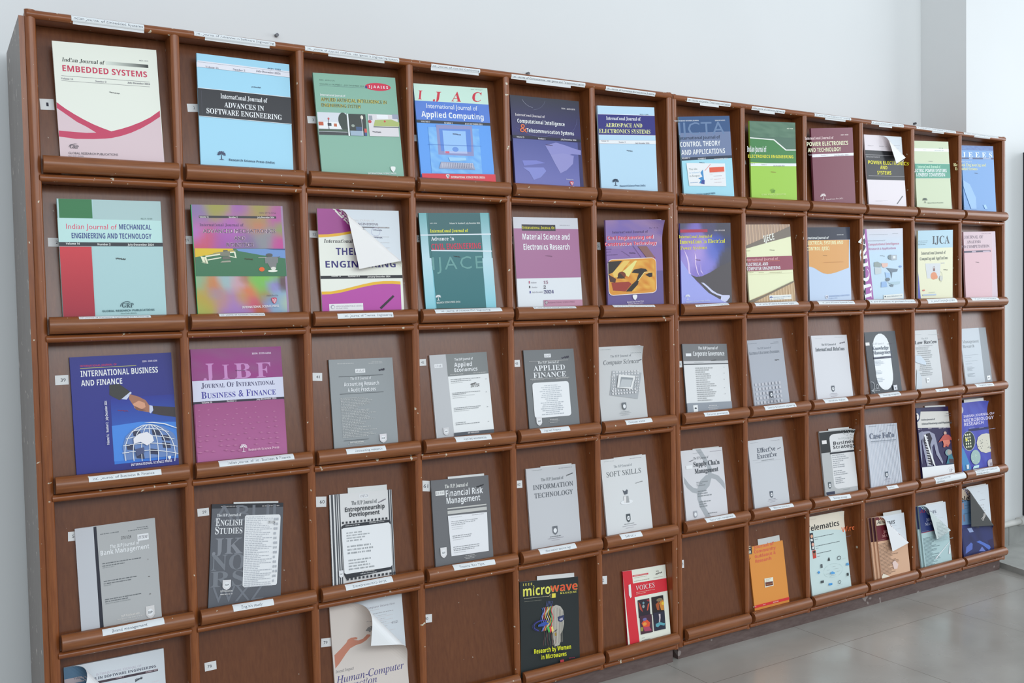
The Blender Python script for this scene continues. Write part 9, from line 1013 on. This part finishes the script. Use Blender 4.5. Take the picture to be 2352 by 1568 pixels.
def journal(j, name='journal'):
    r, c, m, x, s, phi, w, h, t, base, opt, label, art = j[:13]
    o = opt
    u_, xl, xr, Z, Y = cell(r, c)
    al = math.atan(m); N = Vector((0, -math.cos(al), math.sin(al))); E = Vector((0, math.sin(al), math.cos(al))); X = Vector((1, 0, 0))
    eu = X * math.cos(phi) + E * math.sin(phi); ew = -X * math.sin(phi) + E * math.cos(phi)
    P0 = Vector((xl, Y + panel_y(FLOORZ), Z + FLOORZ)) + N * (.0004 + o.get('off', 0))
    org = P0 + X * x + E * s - ew * h
    root = empty(name, (0, 0, 0), label=label, cat=o.get('cat', 'journal'), group='journals and magazines in the rack compartments')
    root.matrix_world = Matrix(((eu[0], -N[0], ew[0], org[0]), (eu[1], -N[1], ew[1], org[1]), (eu[2], -N[2], ew[2], org[2]), (0, 0, 0, 1)))
    bc = lin(base)
    sp = lin(o['sp']) if 'sp' in o else [v * .85 for v in bc]
    curl = None
    if 'cu' in o:
        k = o['cu']; curl = Curl(k[0], (k[1] * 1e-4, k[2] * 1e-4), (k[3] * 1e-4, k[4] * 1e-4), k[5] * 1e-3)
    sh = Sheet(); seed = r * 20 + c
    ct = .00025
    if curl:
        nx, ny = int(w / .008), int(h / .008)
        sh.grid(nx, ny, 0, 0, w, h, [bc] * ((nx + 1) * (ny + 1)))
    else: sh.rect(0, 0, w, h, bc)
    sh.draw(art, seed)
    ink = Ink()
    if curl:
        tl = []
        for q in sh.t: tl += split(q, .009)
        def put(u, v, n):
            a, b, d = curl(u, v, n * EPS)
            return (a, -(t + d), h - b)
        ink.tris(tl, put)
        bk = Sheet(); nx, ny = int(w / .008), int(h / .008)
        wc = lin(o.get('bc', 13687004)); bk.grid(nx, ny, 0, 0, w, h, [wc] * ((nx + 1) * (ny + 1)))
        def putb(u, v, n):
            a, b, d = curl(u, v, -ct - (n - 1) * EPS)
            return (a, -(t + d), h - b)
        b2 = Ink(); b2.tris(bk.t, putb)
        if 'bart' in o:
            ba = Sheet(); ba.n = 1; ba.draw(o['bart'], seed)
            tl = []
            for q in ba.t:
                for P, C, n in split(q, .009):
                    tl.append(([curl.unroll(*a) for a in P], C, n))
            b2.tris(tl, putb)
        b0 = len(ink.v); ink.v += b2.v; ink.c += b2.c; ink.f += [tuple(b0 + i for i in reversed(f)) for f in b2.f]
    else:
        ink.tris(sh.t, lambda u, v, n: (u, -(t + (n - 1) * EPS), h - v))
        ink.quad([(0, -(t - ct), 0), (0, -(t - ct), h), (w, -(t - ct), h), (w, -(t - ct), 0)], (.7, .7, .7))
        for a, b in (((w, 0), (w, h)), ((w, h), (0, h)), ((0, 0), (w, 0))):
            ink.quad([(a[0], -t, a[1]), (a[0], -(t - ct), a[1]), (b[0], -(t - ct), b[1]), (b[0], -t, b[1])], bc)
    ink.box(0, .0006, -t, 0, 0, h, sp)
    ink.box(0, w, -ct, 0, 0, h, sp)
    ink_mesh('cover', ink.v, ink.f, ink.c, M_GLOSS if o.get('gl') else M_MATT, root)
    b = MB(); b.box(.0006, w - .0008, -(t - ct - .0002), -ct - .00005, .0006, h - .0004)
    pb = b.build('page_block', M_PAGE, root)
    if 'pk' in o:
        b = MB(); b.box(w * .3, w - .012, -t * .55, -t * .25, h - .03, h + o['pk']); b.build('loose_page', M_PAGE, root)
    if curl:
        # the first page, laid bare where the cover turns away
        s2 = Sheet(); s2.rect(.001, .0006, w - .001, h - .001, lin(14541542)); s2.draw(o.get('inn', ''), seed + 5)
        i2 = Ink(); i2.tris(s2.t, lambda u, v, n: (u, -(t - ct - .00018 + n * .00001), h - v))
        ink_mesh('first_page', i2.v, i2.f, i2.c, M_LABEL, root)
    return root

# ------------------------------------------------------------------ the room
def structure(name, b, m):
    return tag(b.build(name, m), kind='structure')
b = MB(); b.box(-3, 7, -5.5, 1.2, -.1, 0); structure('floor', b, M_FLOOR)
b = MB(); b.box(-3, 3.75, .40, .6, 0, 3.4); structure('wall_back', b, M_WALL)
b = MB(); b.box(3.652, 7, .18, .6, 0, 3.4); structure('wall_right', b, M_WALL)
M_DADO = plain('grey_tile', (.30, .30, .28), .45, noise=.15)
M_SLAB = plain('marble_ledge', (.42, .42, .39), .3, noise=.12)
b = MB()
for i in range(6): b.box(3.655 + i * .30, 3.655 + i * .30 + .297, .168, .18, .024, .112)
structure('trim_1', b, M_DADO)
b = MB(); q = [(3.70, .168), (7, .168), (7, -.9), (3.40, -.9)]
b.add([(x, y, z) for z in (0, .024) for x, y in q], [(3, 2, 1, 0), (4, 5, 6, 7), (0, 1, 5, 4), (1, 2, 6, 5), (2, 3, 7, 6), (3, 0, 4, 7)])
structure('trim_2', b, M_SLAB)

# white conduit along the foot of the pier, with its couplings
M_PIPE = plain('painted_conduit', (.62, .61, .57), .5, noise=.12)
b = MB((3.655, .155, .124))
def tube(b, x0, x1, y, z, rad):
    b.prism([(y + rad * math.cos(t), z + rad * math.sin(t)) for t in ell(16, 0, 360)[:-1]], 'x', x0, x1)
tube(b, 3.655, 6.4, .160, .126, .013)
pipe = empty('conduit_pipe', (3.655, .16, .126), label='white painted conduit pipe along the foot of the wall beside the rack', cat='pipe')
b.off = (3.655, .16, .126); b.v = [(x + 3.655 - 3.655, y + .155 - .16, z + .124 - .126) for x, y, z in b.v]
b.build('pipe', M_PIPE, pipe)
for xx in (4.02, 5.2):
    b = MB((3.655, .16, .126)); tube(b, xx, xx + .055, .160, .126, .019); b.build('coupling', M_PIPE, pipe)
M_BLACK = plain('black_board', (.012, .012, .016), .6)
b = MB((4.082, .05, .145)); b.box(4.082, 5.1, .05, .1795, .145, 1.81)
tag(b.build('dark_cabinet', M_BLACK), 'black cabinet edge mounted on the wall at the right border of the picture', 'cabinet')
M_NAIL = plain('dull_metal', (.12, .12, .13), .4, metal=.6)
for x, z, l in ((.6846, 1.951, 'dark nail in the white wall above the second compartment of the left rack'), (1.541, 1.935, 'dark nail in the white wall just above the fifth compartment'), (3.60, 1.938, 'dark nail in the wall near the corner of the pier')):
    b = MB((x, .395, z)); tube_pts = [(x + .005 * math.cos(t), z + .005 * math.sin(t)) for t in ell(10, 0, 360)[:-1]]
    n = len(tube_pts)
    b.add([(a, .3995, q) for a, q in tube_pts] + [(a, .388, q) for a, q in tube_pts], [(i, (i + 1) % n, n + (i + 1) % n, n + i) for i in range(n)] + [tuple(range(n, 2 * n))])
    tag(b.build('wall_nail', M_NAIL), l, 'nail', 'nails left in the wall')

# ------------------------------------------------------------------ racks and their journals
rack(0, 'brown varnished wooden journal rack on the left with peeling front edges and thirty compartments')
rack(1, 'second brown varnished wooden journal rack, standing against the pier at the right')
for j in JOURNALS: journal(j, 'magazine' if j[10].get('cat') == 'magazine' else 'journal')

bpy.data.objects.remove(_to)
